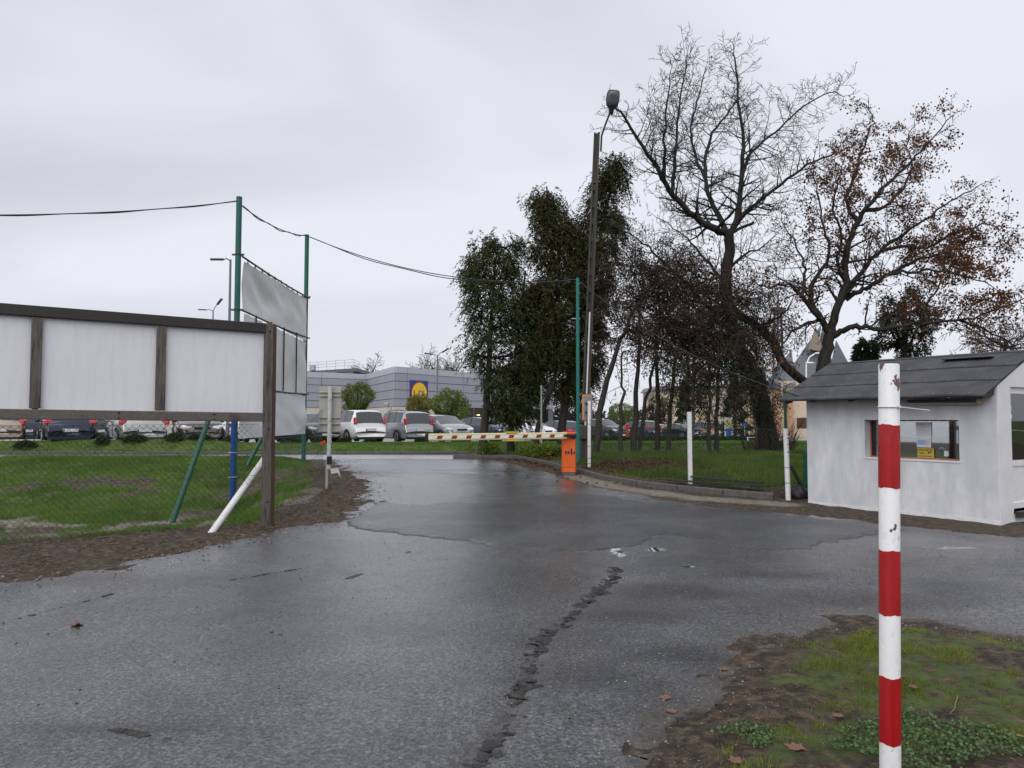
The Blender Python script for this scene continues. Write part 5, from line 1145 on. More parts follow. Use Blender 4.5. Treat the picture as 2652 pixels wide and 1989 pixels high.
# ------------------------------------------------------------------ church and pale buildings at right
M_CH = mat('cream_church_render', (.62, .50, .38), .8, .08, .5); M_CHP = mat('peach_church_render', (.48, .29, .17), .8, .08, .5); M_SLATE = mat('grey_metal_roof', (.095, .105, .125), .45, .18, .8)
church = empty('church', at(2010, 1140, 92), 'modern cream church with steep grey shard roofs behind the trees', 'church')
zc_ = hz(30, 92)
def prism_px(pts, Y, dep, name, m, parent=church):
    q = MB(); q.poly_prism([at(u, v, Y) for u, v in pts], (0, dep, 0)); return q.build(name, m, parent)
prism_px([(1900, 1150), (2330, 1150), (2330, 990), (2075, 985), (1985, 990), (1985, 1000), (1900, 1000)], 92, 14, 'nave_wall', M_CH)
for u0, u1 in ((1945, 1962), (2005, 2022), (2040, 2055)): prism_px([(u0, 1150), (u1, 1150), (u1, 1005), (u0, 1005)], 91.6, .5, 'pilaster', M_CHP)
dk = prism_px([(1905, 1006), (2026, 1006), (2020, 990), (1905, 985)], 91.2, 2, 'lean_to_roof', M_SLATE)
def shard(pts3, name='roof_shard', m=M_SLATE):
    q = MB(); n_ = len(pts3); q.add(pts3, [(0, 1, 2), (0, 2, 3), (0, 3, 1), (1, 3, 2)]); return q.build(name, m, church)
shard([at(2128, 838, 96), at(2015, 1000, 93), at(2105, 1002, 92), at(2090, 1002, 104)])
shard([at(2132, 838, 97), at(2096, 1000, 92.6), at(2170, 1000, 94), at(2150, 1000, 106)])
shard([at(2112, 842, 95.5), at(2093, 905, 93), at(2131, 910, 93), at(2112, 900, 97)], 'gable_triangle', mat('brown_grey_gable', (.20, .155, .12), .7, .1, .6))
shard([at(2050, 905, 94.5), at(1975, 1004, 92.5), at(2062, 1004, 91.5), at(2040, 1004, 101)])
shard([at(2165, 880, 97), at(2140, 1000, 92.5), at(2230, 1000, 95), at(2190, 1000, 106)])
for u0 in np.arange(2078, 2120, 8):
    prism_px([(u0, 1000), (u0 + 1.6, 1000), (u0 + 1.6, 950), (u0, 950)], 91.5, .1, 'window_bar', mat('church_glazing', (.18, .22, .25), .3))
q = MB(); p = at(2046, 960, 95)
# vertical banner on the church wall
bn = MB(); bn.poly_prism([at(1962, 1140, 90.9), at(1992, 1140, 90.9), at(1990, 1030, 90.9), at(1962, 1030, 90.9)], (0, .1, 0)); bno = bn.build('wall_banner', mat('charcoal_banner', (.03, .033, .04), .6), church)
text_obj('lettering', 'WEL', .62, M_PVC, frame_mtx(at(1974, 1103, 90.8), (1, 0, 0), (0, 0, 1)), bno); text_obj('lettering', '33387', .5, M_PVC, frame_mtx(at(1974, 1124, 90.8), (1, 0, 0), (0, 0, 1)), bno)
twr = empty('bell_frame', at(2014, 1100, 105), 'slim open bell tower of grey poles with a platform behind the bare tree', 'tower')
q = MB()
for u0, u1 in ((2002, 2007), (2014, 2014), (2030, 2022)): q.tube([at(u0, 1000, 105), at(u1, 795, 105)], .16, 8)
q.build_each('leg', M_SLATE, twr)
q = MB(); q.beam(at(2000, 806, 105), at(2030, 806, 105), 1.6, .8); q.beam(at(2006, 845, 105), at(2024, 845, 105), .3, .2); q.build_each('platform', M_SLATE, twr)
MB().tube([at(2015, 800, 105), at(2015, 755, 105)], [.3, .03], 8).build('spire', M_SLATE, twr)
house = empty('cream_house', at(1820, 1140, 110), 'low cream house behind the spruces right of centre', 'house')
prism_px([(1695, 1140), (1900, 1140), (1900, 1012), (1815, 1005), (1695, 1012)], 112, 10, 'wall', M_CH, house); prism_px([(1690, 1012), (1905, 1012), (1895, 1000), (1700, 1000)], 111.5, 11, 'roof', M_SLATE, house)
for u0 in (1805, 1830, 1855):
    prism_px([(u0, 1045), (u0 + 14, 1045), (u0 + 14, 1022), (u0, 1022)], 111.8, .1, 'window', M_SHOPGL, house)
gar = MB(); gar.poly_prism([at(2065, 1110, 88), at(2110, 1110, 88), at(2110, 1082, 88), at(2065, 1082, 88)], (0, .2, 0)); gar.build('porch_opening', mat('dark_brown_door', (.07, .035, .02), .7), church)  # porch opening drawn as a flat panel in one dark brown

# ------------------------------------------------------------------ street furniture of the car park
def lot_lamp(u, vt, Y, arms, label, hgt=None, col=None):
    b = at(u, vt, Y); base = Vector((b.x, b.y, hz(b.x, b.y))); t_ = empty('car_park_lamp', base, label, 'street lamp', 'lamps of the car park')
    MB().tube([base, b], [.085, .05], 10).build('pole', mat('grey_lamp_pole', (.16, .17, .19), .5, .1, 4), t_)
    for ax, az, yaw in arms:
        e = b + Vector((ax, -.1, az)); q = MB(); q.tube([b - Vector((0, 0, .08)), b.lerp(e, .6) + Vector((0, 0, .05)), e], .03, 6); q.build('arm', MATS['grey_lamp_pole'], t_)
        d = (e - b).normalized(); q = MB(); q.beam(e, e + d * .62, .26, .07, bev=.02); q.build('lamp_head', mat('dark_lamp_head', (.05, .055, .06), .5), t_)
    return t_
lot_lamp(597, 672, 36, [(-.28, -.02, 0)], 'tall car park lamp with one arm beside the taller green banner post')
lot_lamp(552, 803, 58, [(-.45, .0, 0), (.35, .4, 0)], 'twin headed car park lamp just above the billboard top')
lot_lamp(1133, 920, 56, [(-.35, .05, 0), (.35, .2, 0)], 'twin headed car park lamp in front of the supermarket')
# red hydrant post, totem, round sign, white curved street lamp
b = at(1625, 1138, 52); b.z = hz(b.x, b.y); hy = empty('hydrant', b, 'red pillar hydrant in front of the navy off roader', 'hydrant')
tpz = at(1625, 1101, 52).z; MB().tube([b, Vector((b.x, b.y, tpz))], .085, 12).build('pillar', mat('hydrant_red', (.5, .015, .015), .4), hy)
q = MB(); q.ellipsoid((b.x, b.y, tpz), (.12, .12, .10), None, 12, 7); q.tube([(b.x - .2, b.y, tpz - .15), (b.x + .2, b.y, tpz - .15)], .06, 8); q.build_each('cap', MATS['hydrant_red'], hy)
b = at(1886, 1133, 62); tot = empty('advertising_totem', Vector((b.x, b.y, hz(b.x, b.y))), 'blue and yellow advertising totem beside the white hatchback', 'sign')
c0, c1 = at(1877, 1134, 62), at(1896, 1084, 62)
MB().box(((c0.x + c1.x) / 2, 62, (c0.z + c1.z) / 2 - .1), (c1.x - c0.x, .2, c1.z - c0.z + .4), None, 0, .02).build('panel', mat('totem_grey', (.42, .44, .48), .5), tot)
zm = lambda v: at(1886, v, 61.85).z
def tp_(v0, v1, m, name, x0=.12, x1=.88):
    q = MB(); xa, xb = c0.x + (c1.x - c0.x) * x0, c0.x + (c1.x - c0.x) * x1; q.box(((xa + xb) / 2, 61.89, (zm(v0) + zm(v1)) / 2), (xb - xa, .02, abs(zm(v0) - zm(v1)))); q.build(name, m, tot)
tp_(1106, 1086, mat('totem_picture', (.30, .26, .07), .5, .7, 5), 'picture'); tp_(1132, 1109, mat('totem_blue', (.03, .09, .27), .5, .1, 3), 'text_board')
for v in (1113, 1118, 1123, 1128): tp_(v + 1.2, v - .6, M_PVC, 'text_line', .22, .76 if v % 2 else .66)
b = at(1929, 1135, 60); rs = empty('round_sign', Vector((b.x, b.y, hz(b.x, b.y))), 'round blue mandatory sign on a thin pole by the spruces', 'sign')
c = at(1929, 1098, 60); MB().tube([Vector((b.x, b.y, hz(b.x, b.y))), c + Vector((0, .05, 0))], .03, 8).build('pole', M_GALV, rs)
q = MB(); q.poly_prism([c + Vector((.19 * math.cos(a_), 0, .19 * math.sin(a_))) for a_ in np.linspace(0, 6.2832, 25)[:-1]], (0, .02, 0)); rd = q.build('disc', mat('sign_blue', (.012, .07, .36), .4), rs)
q = MB(); q.beam(c + Vector((-.07, -.006, -.08)), c + Vector((.06, -.006, .07)), .006, .045, up=(0, 1, 0)); q.beam(c + Vector((-.05, -.006, .07)), c + Vector((.07, -.006, .06)), .006, .04, up=(0, 1, 0)); q.build_each('arrow', M_PVC, rd)
b = at(2093, 1130, 84); wl = empty('curved_street_lamp', Vector((b.x, b.y, hz(b.x, b.y))), 'white street lamp with a curved neck left of the gatehouse roof', 'street lamp')
q = MB(); q.tube([Vector((b.x, b.y, hz(b.x, b.y))), at(2088, 985, 84), at(2088, 945, 84), at(2096, 925, 84), at(2112, 915, 84), at(2122, 914, 84)], .09, 8); q.build('pole', M_PVC, wl)
q = MB(); q.ellipsoid(at(2097, 940, 84), (.55, .3, .12), None, 12, 6); q.build('lamp_head', M_PVC, wl)
b = at(1962, 1130, 50); sp = empty('steel_mast', Vector((b.x, b.y, hz(b.x, b.y))), 'dark steel mast with a braced foot left of the big tree trunk', 'mast')
MB().tube([Vector((b.x, b.y, hz(b.x, b.y))), at(1944, 1010, 50)], [.11, .09], 10).build('pole', mat('dark_mast_paint', (.06, .065, .08), .5), sp)
q = MB(); c = at(1944, 1133, 50); q.beam(c - Vector((.25, 0, 0)), c + Vector((.3, 0, 0)), .05, .05); q.tube([c - Vector((.2, 0, 0)), at(1938, 1148, 49.8)], .03, 6); q.build_each('foot_brace', M_PVC, sp)
for u, v0, v1, Y, lab in ((1402, 1165, 1000, 24.2, 'thin grey pole among the conifers left of the barrier cabinet'), (1372, 1110, 1010, 44, 'thin grey pole in the car park behind the conifers')):
    b = at(u, v0, Y); q = MB(); q.tube([Vector((b.x, b.y, hz(b.x, b.y) - .05)), at(u, v1, Y)], .03 if Y < 30 else .06, 8); q.tube([at(u, v1, Y), at(u, v1 - 2, Y)], .04, 8)
    tag(q.build('thin_pole', M_GALV), lab, 'pole')
b = at(1563 * 1.199 - 90, 1135, 54); 
b = at(1796, 1130, 58); q = MB(); q.tube([Vector((b.x, b.y, hz(b.x, b.y))), at(1796, 900, 58)], [.13, .10], 8); q.tube([at(1796, 900, 58), at(1796, 897, 58)], .14, 8); tag(q.build('steel_mast', MATS['dark_mast_paint']), 'tall plain grey steel column behind the square white post', 'mast')
# ------------------------------------------------------------------ vegetation helpers
def unit(a): return a / (np.linalg.norm(a, axis=1, keepdims=True) + 1e-9)
def leaf_quads(C, D, L, Wd_, col, rng):
    """lozenge leaves : centre-base C, direction D, length L, width Wd_"""
    n = len(C); D = unit(D); r = unit(np.cross(D, rng.normal(size=(n, 3)))); L = np.broadcast_to(L, n)[:, None]; w = np.broadcast_to(Wd_, n)[:, None]
    nrm = np.cross(D, r)
    V = np.stack([C, C + D * L * .45 + r * w * .5 + nrm * w * .12, C + D * L, C + D * L * .45 - r * w * .5 + nrm * w * .12], 1).reshape(-1, 3)
    F = np.arange(n * 4).reshape(n, 4); return V, F, np.repeat(col, 4, axis=0)
FINE = .55
def blades(x, y, z, hgt, wd, col, rng, lean=.5):
    n = len(x); a = rng.uniform(0, 2 * np.pi, n); b = rng.uniform(0, 2 * np.pi, n); k = hgt * lean * rng.uniform(.2, 1.2, n)
    base = np.stack([x, y, z - .01], 1); o = np.stack([np.cos(a), np.sin(a), 0 * a], 1) * (wd / 2)[:, None]
    tip = base + np.stack([np.cos(b) * k, np.sin(b) * k, hgt], 1)
    V = np.stack([base - o, base + o, tip], 1).reshape(-1, 3); F = np.arange(n * 3).reshape(n, 3); return V, F, np.repeat(col, 3, axis=0)
def lerp_col(a, b, t): return np.asarray(a)[None] * (1 - t[:, None]) + np.asarray(b)[None] * t[:, None]
def leaf_mat(name, rough=.55, trans=.25):
    m = bpy.data.materials.new(name); ns, ln = nodes_of(m); b = ns['Principled BSDF']; o = ns['Material Output']
    a = N(ns, 'ShaderNodeAttribute', attribute_name='Col'); ln.new(a.outputs['Color'], b.inputs['Base Color']); b.inputs['Roughness'].default_value = rough; b.inputs['Specular IOR Level'].default_value = .25
    t = N(ns, 'ShaderNodeBsdfTranslucent'); ln.new(a.outputs['Color'], t.inputs['Color']); mx = N(ns, 'ShaderNodeMixShader'); mx.inputs['Fac'].default_value = trans
    ln.new(b.outputs[0], mx.inputs[1]); ln.new(t.outputs[0], mx.inputs[2]); ln.new(mx.outputs[0], o.inputs['Surface']); return m
M_LEAF = leaf_mat('evergreen_foliage'); M_DRY = leaf_mat('dry_leaves', .6, .3); M_GRASS = leaf_mat('grass_blades', .5, .35)
M_BARK = mat('dark_wet_bark', (.019, .016, .014), .8, .4, 6, .8, 22, stretch=(4, 4, 1), col2=(.030, .033, .016), two=(.52, .68), tscale=2)
M_BARKB = mat('brown_bark', (.038, .029, .024), .8, .4, 6, .8, 25, stretch=(4, 4, 1))
M_TWIG = mat('dark_twig', (.030, .024, .022), .75, .3, 3); M_TWIGR = mat('brown_twig', (.070, .045, .034), .75, .35, 3)
class Grower:
    def __init__(s, seed): s.r = random.Random(seed); s.wood = MB(); s.twig = MB(); s.tips = []
    def rv(s): return Vector((s.r.gauss(0, 1), s.r.gauss(0, 1), s.r.gauss(0, 1)))
    def limb(s, pts, r0, r1, sides=8, wobble=.03):
        """thick traced limb, refined with smooth interpolation"""
        P = [Vector(p) for p in pts]; out_ = []; n = len(P)
        for i in range(n - 1):
            p0, p1, p2, p3 = P[max(0, i - 1)], P[i], P[i + 1], P[min(n - 1, i + 2)]
            for k in range(4):
                t = k / 4; out_.append(.5 * ((2 * p1) + (p2 - p0) * t + (2 * p0 - 5 * p1 + 4 * p2 - p3) * t * t + (3 * p1 - p0 - 3 * p2 + p3) * t ** 3))
        out_.append(P[-1]); m = len(out_); out_ = [p + s.rv() * wobble * min(1, i / 3) for i, p in enumerate(out_)]
        rs = [r0 + (r1 - r0) * (i / (m - 1)) ** .8 for i in range(m)]; s.wood.tube(out_, rs, sides); return out_, rs
    def grow(s, p, d, L, r, lev, up=.08, spread=.9, minr=.0065, dens=1.0, curv=.22):
        n = max(3, int(L / (.22 if lev > 0 else .16))); n = min(n, 9); st = L / n; pts = [p.copy()]; d = d.normalized(); cur = p.copy()
        nodes = []
        for i in range(n):
            d = (d + s.rv() * curv * .5 + Vector((0, 0, up))).normalized(); cur = cur + d * st; pts.append(cur.copy()); nodes.append((cur.copy(), d.copy()))
        rs = [max(minr, r * (1 - .8 * i / n)) for i in range(n + 1)]
        (s.wood if r > .035 else s.twig).tube(pts, rs, 5 if r > .035 else (4 if r > .015 else 3), cap=False)
        if lev > 0:
            for i, (c, dd) in enumerate(nodes):
                k = dens * (.95 if lev > 1 else 1.1)
                while k > 0:
                    if s.r.random() < k:
                        v = (dd * .75 + s.rv().cross(dd).normalized() * spread).normalized(); f = s.r.uniform(.35, .65) * (1 - .35 * i / n)
                        s.grow(c, v, L * f, max(minr, rs[i + 1] * .62), lev - 1, up, spread, minr, dens, curv)
                    k -= 1
        else: s.tips.append((pts[-1], d)); s.tips.append((pts[n // 2], d))
    def dress(s, path, rs, step, L0, lev, start=.15, up=.08, spread=.95, dens=1.0, curv=.22):
        acc = 0; tot = sum((b - a).length for a, b in zip(path[:-1], path[1:])); run = 0; nxt = tot * start
        for a, b, r in zip(path[:-1], path[1:], rs):
            seg = (b - a).length
            while nxt < run + seg:
                t = (nxt - run) / seg; p = a.lerp(b, t); dd = (b - a).normalized(); v = (dd * .55 + s.rv().cross(dd).normalized() * spread).normalized(); fr = nxt / tot
                s.grow(p, v, L0 * s.r.uniform(.55, 1.15) * (1 - .45 * fr), max(.008, r * .45), lev, up, spread, dens=dens, curv=curv); nxt += step * s.r.uniform(.6, 1.4)
            run += seg
        s.grow(path[-1], (path[-1] - path[-2]), L0 * .3, max(.008, rs[-1] * .9), lev, up, spread, dens=dens, curv=curv)
def tree_root(name, base, label, cat='tree', group=None): return empty(name, base, label, cat, group)
def PX(pts, Y0, Y1): n = len(pts); return [at(u, v, Y0 + (Y1 - Y0) * (i / max(1, n - 1))) for i, (u, v) in enumerate(pts)]
def dry_leaves(tips, n_each, rng, cols, L=(.06, .10), filt=None, droop=.8):
    C, D = [], []
    for p, d in tips:
        if filt and rng.random() > filt(p): continue
        for k in range(n_each): C.append(np.array(p) + rng.normal(size=3) * .09); D.append(rng.normal(size=3) * .7 + np.array([0, 0, -droop]))
    C = np.array(C); D = np.array(D); n = len(C); return leaf_quads(C, D, rng.uniform(*L, n), rng.uniform(L[0] * .6, L[1] * .7, n), lerp_col(cols[0], cols[1], rng.random(n)) * rng.uniform(.6, 1.2, (n, 1)), rng)

# ------------------------------------------------------------------ big bare tree
TY = 24.9
g1 = Grower(3)
base1 = at(1992, 1178, TY); base1.z = hz(base1.x, base1.y) - .1
A = [base1] + PX([(1988, 1120), (1972, 1040), (1955, 975), (1925, 915), (1900, 860), (1885, 790), (1880, 720), (1889, 650), (1888, 606)], TY, TY - .5)
pa, ra = g1.limb(A, .33, .15, 14, .02)
for k in range(9):
    a_ = 2 * math.pi * k / 9; c = base1 + Vector((.36 * math.cos(a_), .36 * math.sin(a_), 0)); g1.wood.tube([c + Vector((.12 * math.cos(a_), .12 * math.sin(a_), -.05)), c + Vector((-.06 * math.cos(a_), -.06 * math.sin(a_), .35)), pa[5] + Vector((.2 * math.cos(a_), .2 * math.sin(a_), 0))], [.10, .12, .06], 6)
B0 = at(2150, 1120, TY + 1.5); B0.z = hz(B0.x, B0.y)
pb, rb = g1.limb([B0] + PX([(2115, 1040), (2079, 988), (2030, 942), (2000, 885), (1960, 842), (1905, 812), (1886, 770)], TY + 1.2, TY - .1), .17, .13, 10, .02)
limbs1 = [
 ([(1888, 606), (1853, 594), (1787, 551), (1733, 491), (1700, 431), (1654, 365), (1614, 299), (1590, 275)], -.3, -2.4, .17, .03),
 ([(1740, 498), (1747, 420), (1752, 352), (1767, 232), (1780, 145)], -1.2, -.4, .085, .018),
 ([(1716, 458), (1722, 391), (1727, 266), (1738, 185)], -1.4, -2.5, .07, .016),
 ([(1886, 610), (1860, 557), (1833, 498), (1826, 418), (1846, 345), (1886, 292), (1912, 255)], -.3, 1.6, .13, .02),
 ([(1830, 470), (1800, 400), (1790, 330), (1812, 240), (1830, 170)], .4, 1.8, .07, .015),
 ([(1890, 605), (1906, 577), (1916, 511), (1922, 431), (1926, 365), (1912, 266), (1906, 176), (1899, 135)], -.4, -.6, .15, .02),
 ([(1922, 450), (1945, 395), (1964, 375), (2022, 329), (2079, 277), (2150, 240), (2190, 250)], -.4, .9, .075, .014),
 ([(1899, 590), (1930, 552), (1964, 523), (2022, 478), (2090, 426), (2165, 398), (2200, 380)], -.4, -2.0, .11, .016),
 ([(1886, 780), (1840, 800), (1780, 735), (1714, 677), (1667, 630), (1600, 588)], 0, -1.6, .11, .016),
 ([(1884, 745), (1850, 700), (1800, 640), (1760, 600), (1700, 560)], 0, 1.8, .08, .014),
 ([(1884, 700), (1930, 660), (1975, 640), (2020, 600)], 0, 1.6, .07, .012),
 ([(1900, 850), (1860, 830), (1790, 790), (1730, 770), (1660, 790)], .2, -1.2, .08, .012),
 ([(1930, 920), (1870, 880), (1800, 850), (1740, 880), (1690, 930)], .2, 1.0, .07, .012),
 ([(1955, 850), (2000, 830), (2040, 800), (2060, 760)], .2, -1, .07, .012),
]
for pts, y0, y1, r0, r1 in limbs1:
    p_, r_ = g1.limb(PX(pts, TY + y0, TY + y1), r0 * .86, r1 * .8, 7, .02)
    low = pts[0][1] > 760; g1.dress(p_, r_, .17, 1.5 if not low else 1.3, 2, .10, .05 if not low else -.03, 1.0, dens=1.3)
g1.limb(PX([(1892, 604), (1920, 590), (1952, 575)], TY - .5, TY - .7), .06, .045, 7, .01)
for pts in ([(1925, 915), (1850, 900), (1780, 860)], [(1905, 870), (1960, 930), (1930, 1000)], [(1890, 800), (1830, 860), (1760, 900)], [(1940, 945), (1890, 960), (1840, 1010)], [(1886, 770), (1940, 790), (1990, 860)], [(1915, 900), (1870, 940), (1800, 950)], [(1880, 760), (1800, 760), (1720, 800), (1650, 860)], [(1883, 720), (1830, 720), (1760, 700), (1690, 720)], [(1885, 800), (1950, 760), (2010, 770)]):
    p_, r_ = g1.limb(PX(pts, TY, TY + g1.r.uniform(-1.2, 1.2)), .05, .012, 5, .06); g1.dress(p_, r_, .09, 1.1, 2, .05, -.10, 1.1, dens=1.2, curv=.4)
t = tree_root('bare_tree', base1, 'huge bare tree with a thick forked trunk left of the gatehouse')
g1.wood.build('trunk', M_BARK, t); g1.twig.build('crown', M_TWIG, t)
rng = np.random.default_rng(12)
Ci = []
for k in range(330):
    i_ = rng.integers(6, 22); pth = pa if rng.random() < .6 else pb[-14:]; c = pth[min(len(pth) - 1, i_ if pth is pa else rng.integers(0, len(pth)))]; c = np.array(c) + rng.normal(size=3) * np.array([.42, .42, .38]) + np.array([0, 0, -.1]); Ci.append(c + rng.normal(size=(60, 3)) * .14)
Ci = np.concatenate(Ci); n = len(Ci); V, F, cc = leaf_quads(Ci, rng.normal(size=(n, 3)) * .5 + np.array([0, 0, -.8]), rng.uniform(.05, .12, n), rng.uniform(.015, .035, n), np.where(rng.random((n, 1)) < .5, lerp_col((.014, .024, .010), (.045, .060, .020), rng.random(n)), lerp_col((.03, .018, .012), (.08, .045, .026), rng.random(n))), rng)
np_obj('ivy', V, F, M_LEAF, t, cols=cc)
nk = 2200; ang = rng.uniform(0, 6.28, nk); hh = rng.uniform(.0, 1, nk) ** 1.6 * 1.1          # suckers round the foot
q = MB()
for i in range(190):
    a_ = random.uniform(0, 6.28); r_ = random.uniform(.3, .75); c = base1 + Vector((r_ * math.cos(a_), r_ * math.sin(a_) * .8, .05)); c.z = hz(c.x, c.y) - .02; L = random.uniform(.3, 1.35)
    q.tube([c, c + Vector((.15 * math.cos(a_), .15 * math.sin(a_), L * .5)) + g1.rv() * .04, c + Vector((.4 * math.cos(a_), .4 * math.sin(a_), L)) + g1.rv() * .08], [.010, .008, .004], 3, cap=False)
q.build('sucker_shoots', M_TWIGR, t)
# ------------------------------------------------------------------ brown leaved tree behind the gatehouse
g2 = Grower(11); TY2 = 22.5
b2 = at(2118, 1150, TY2); b2.z = hz(b2.x, b2.y) - .1
p_, r_ = g2.limb([b2] + PX([(2120, 1050), (2130, 958), (2142, 900), (2150, 864)], TY2, TY2), .23, .15, 12, .015)
limbs2 = [
 ([(2146, 866), (2125, 827), (2090, 787), (2062, 752), (2040, 735), (1990, 742), (1950, 735)], 0, -.9, .12, .018),
 ([(2075, 770), (2085, 724), (2079, 672), (2050, 620), (2020, 560)], -.5, .8, .07, .014),
 ([(2135, 840), (2102, 787), (2102, 741), (2135, 690), (2148, 638), (2130, 586), (2119, 500), (2100, 440)], 0, 1.2, .11, .016),
 ([(2120, 828), (2085, 838), (2050, 861), (2020, 900), (2000, 930)], 0, -.8, .07, .015),
 ([(2152, 862), (2162, 815), (2188, 730), (2193, 644), (2222, 575), (2251, 529), (2296, 478), (2354, 426), (2400, 375), (2466, 300)], 0, -1.2, .16, .015),
 ([(2222, 575), (2196, 540), (2193, 512), (2216, 443), (2239, 375), (2262, 318), (2250, 290)], -.4, .8, .085, .014),
 ([(2240, 545), (2290, 540), (2330, 500), (2360, 440), (2350, 360), (2370, 320)], -.5, 1.4, .065, .013),
 ([(2170, 790), (2205, 740), (2239, 695), (2279, 650), (2342, 604), (2411, 558), (2480, 512), (2540, 480)], -.1, 1.0, .11, .015),
 ([(2280, 650), (2330, 640), (2400, 640), (2480, 600), (2560, 580), (2620, 590)], .3, -1.0, .075, .013),
 ([(2190, 775), (2225, 755), (2262, 735), (2308, 707), (2365, 707), (2422, 701), (2508, 718), (2580, 750)], 0, -1.4, .10, .014),
 ([(2300, 712), (2360, 680), (2430, 660), (2520, 640), (2600, 640)], -.4, 1.5, .07, .013),
 ([(2155, 870), (2185, 855), (2216, 844), (2285, 850), (2394, 838), (2480, 827), (2565, 810), (2670, 765)], 0, -1.5, .12, .016),
 ([(2300, 848), (2370, 800), (2420, 760), (2450, 700), (2500, 650)], -.5, 1.0, .06, .012),
 ([(2480, 827), (2540, 850), (2600, 880), (2660, 930)], -1.0, -1.2, .05, .012),
 ([(2188, 730), (2170, 680), (2180, 610), (2160, 540), (2170, 470), (2190, 400)], -.2, -1.4, .07, .013),
]
for pts, y0, y1, r0, r1 in limbs2:
    p_, r_ = g2.limb(PX(pts, TY2 + y0, TY2 + y1), r0 * .9, r1 * .8, 7, .025); g2.dress(p_, r_, .18, 1.1, 2, .12, .03, 1.0, dens=1.05)
t = tree_root('brown_leaved_tree', b2, 'broad tree with withered brown leaves rising behind the gatehouse roof')
g2.wood.build('trunk', M_BARK, t); g2.twig.build('branch_twigs', M_TWIG, t)
rng = np.random.default_rng(5); c_top = np.array(at(2290, 420, TY2)); c_rt = np.array(at(2470, 640, TY2)); c_md = np.array(at(2180, 520, TY2)); c_lw = np.array(at(2480, 800, TY2))
def lf(p):
    p = np.array(p); w = lambda c, s: math.exp(-(((p[0] - c[0]) / s) ** 2 + ((p[2] - c[2]) / s) ** 2))
    return .13 + .80 * w(c_rt, 1.2) + .55 * w(c_top, 1.2) + .35 * w(c_md, .9) + .5 * w(c_lw, .9)
V, F, C = dry_leaves(g2.tips, 6, rng, ((.085, .036, .020), (.26, .115, .055)), (.05, .12), lf)
np_obj('crown', V, F, M_DRY, t, cols=C)
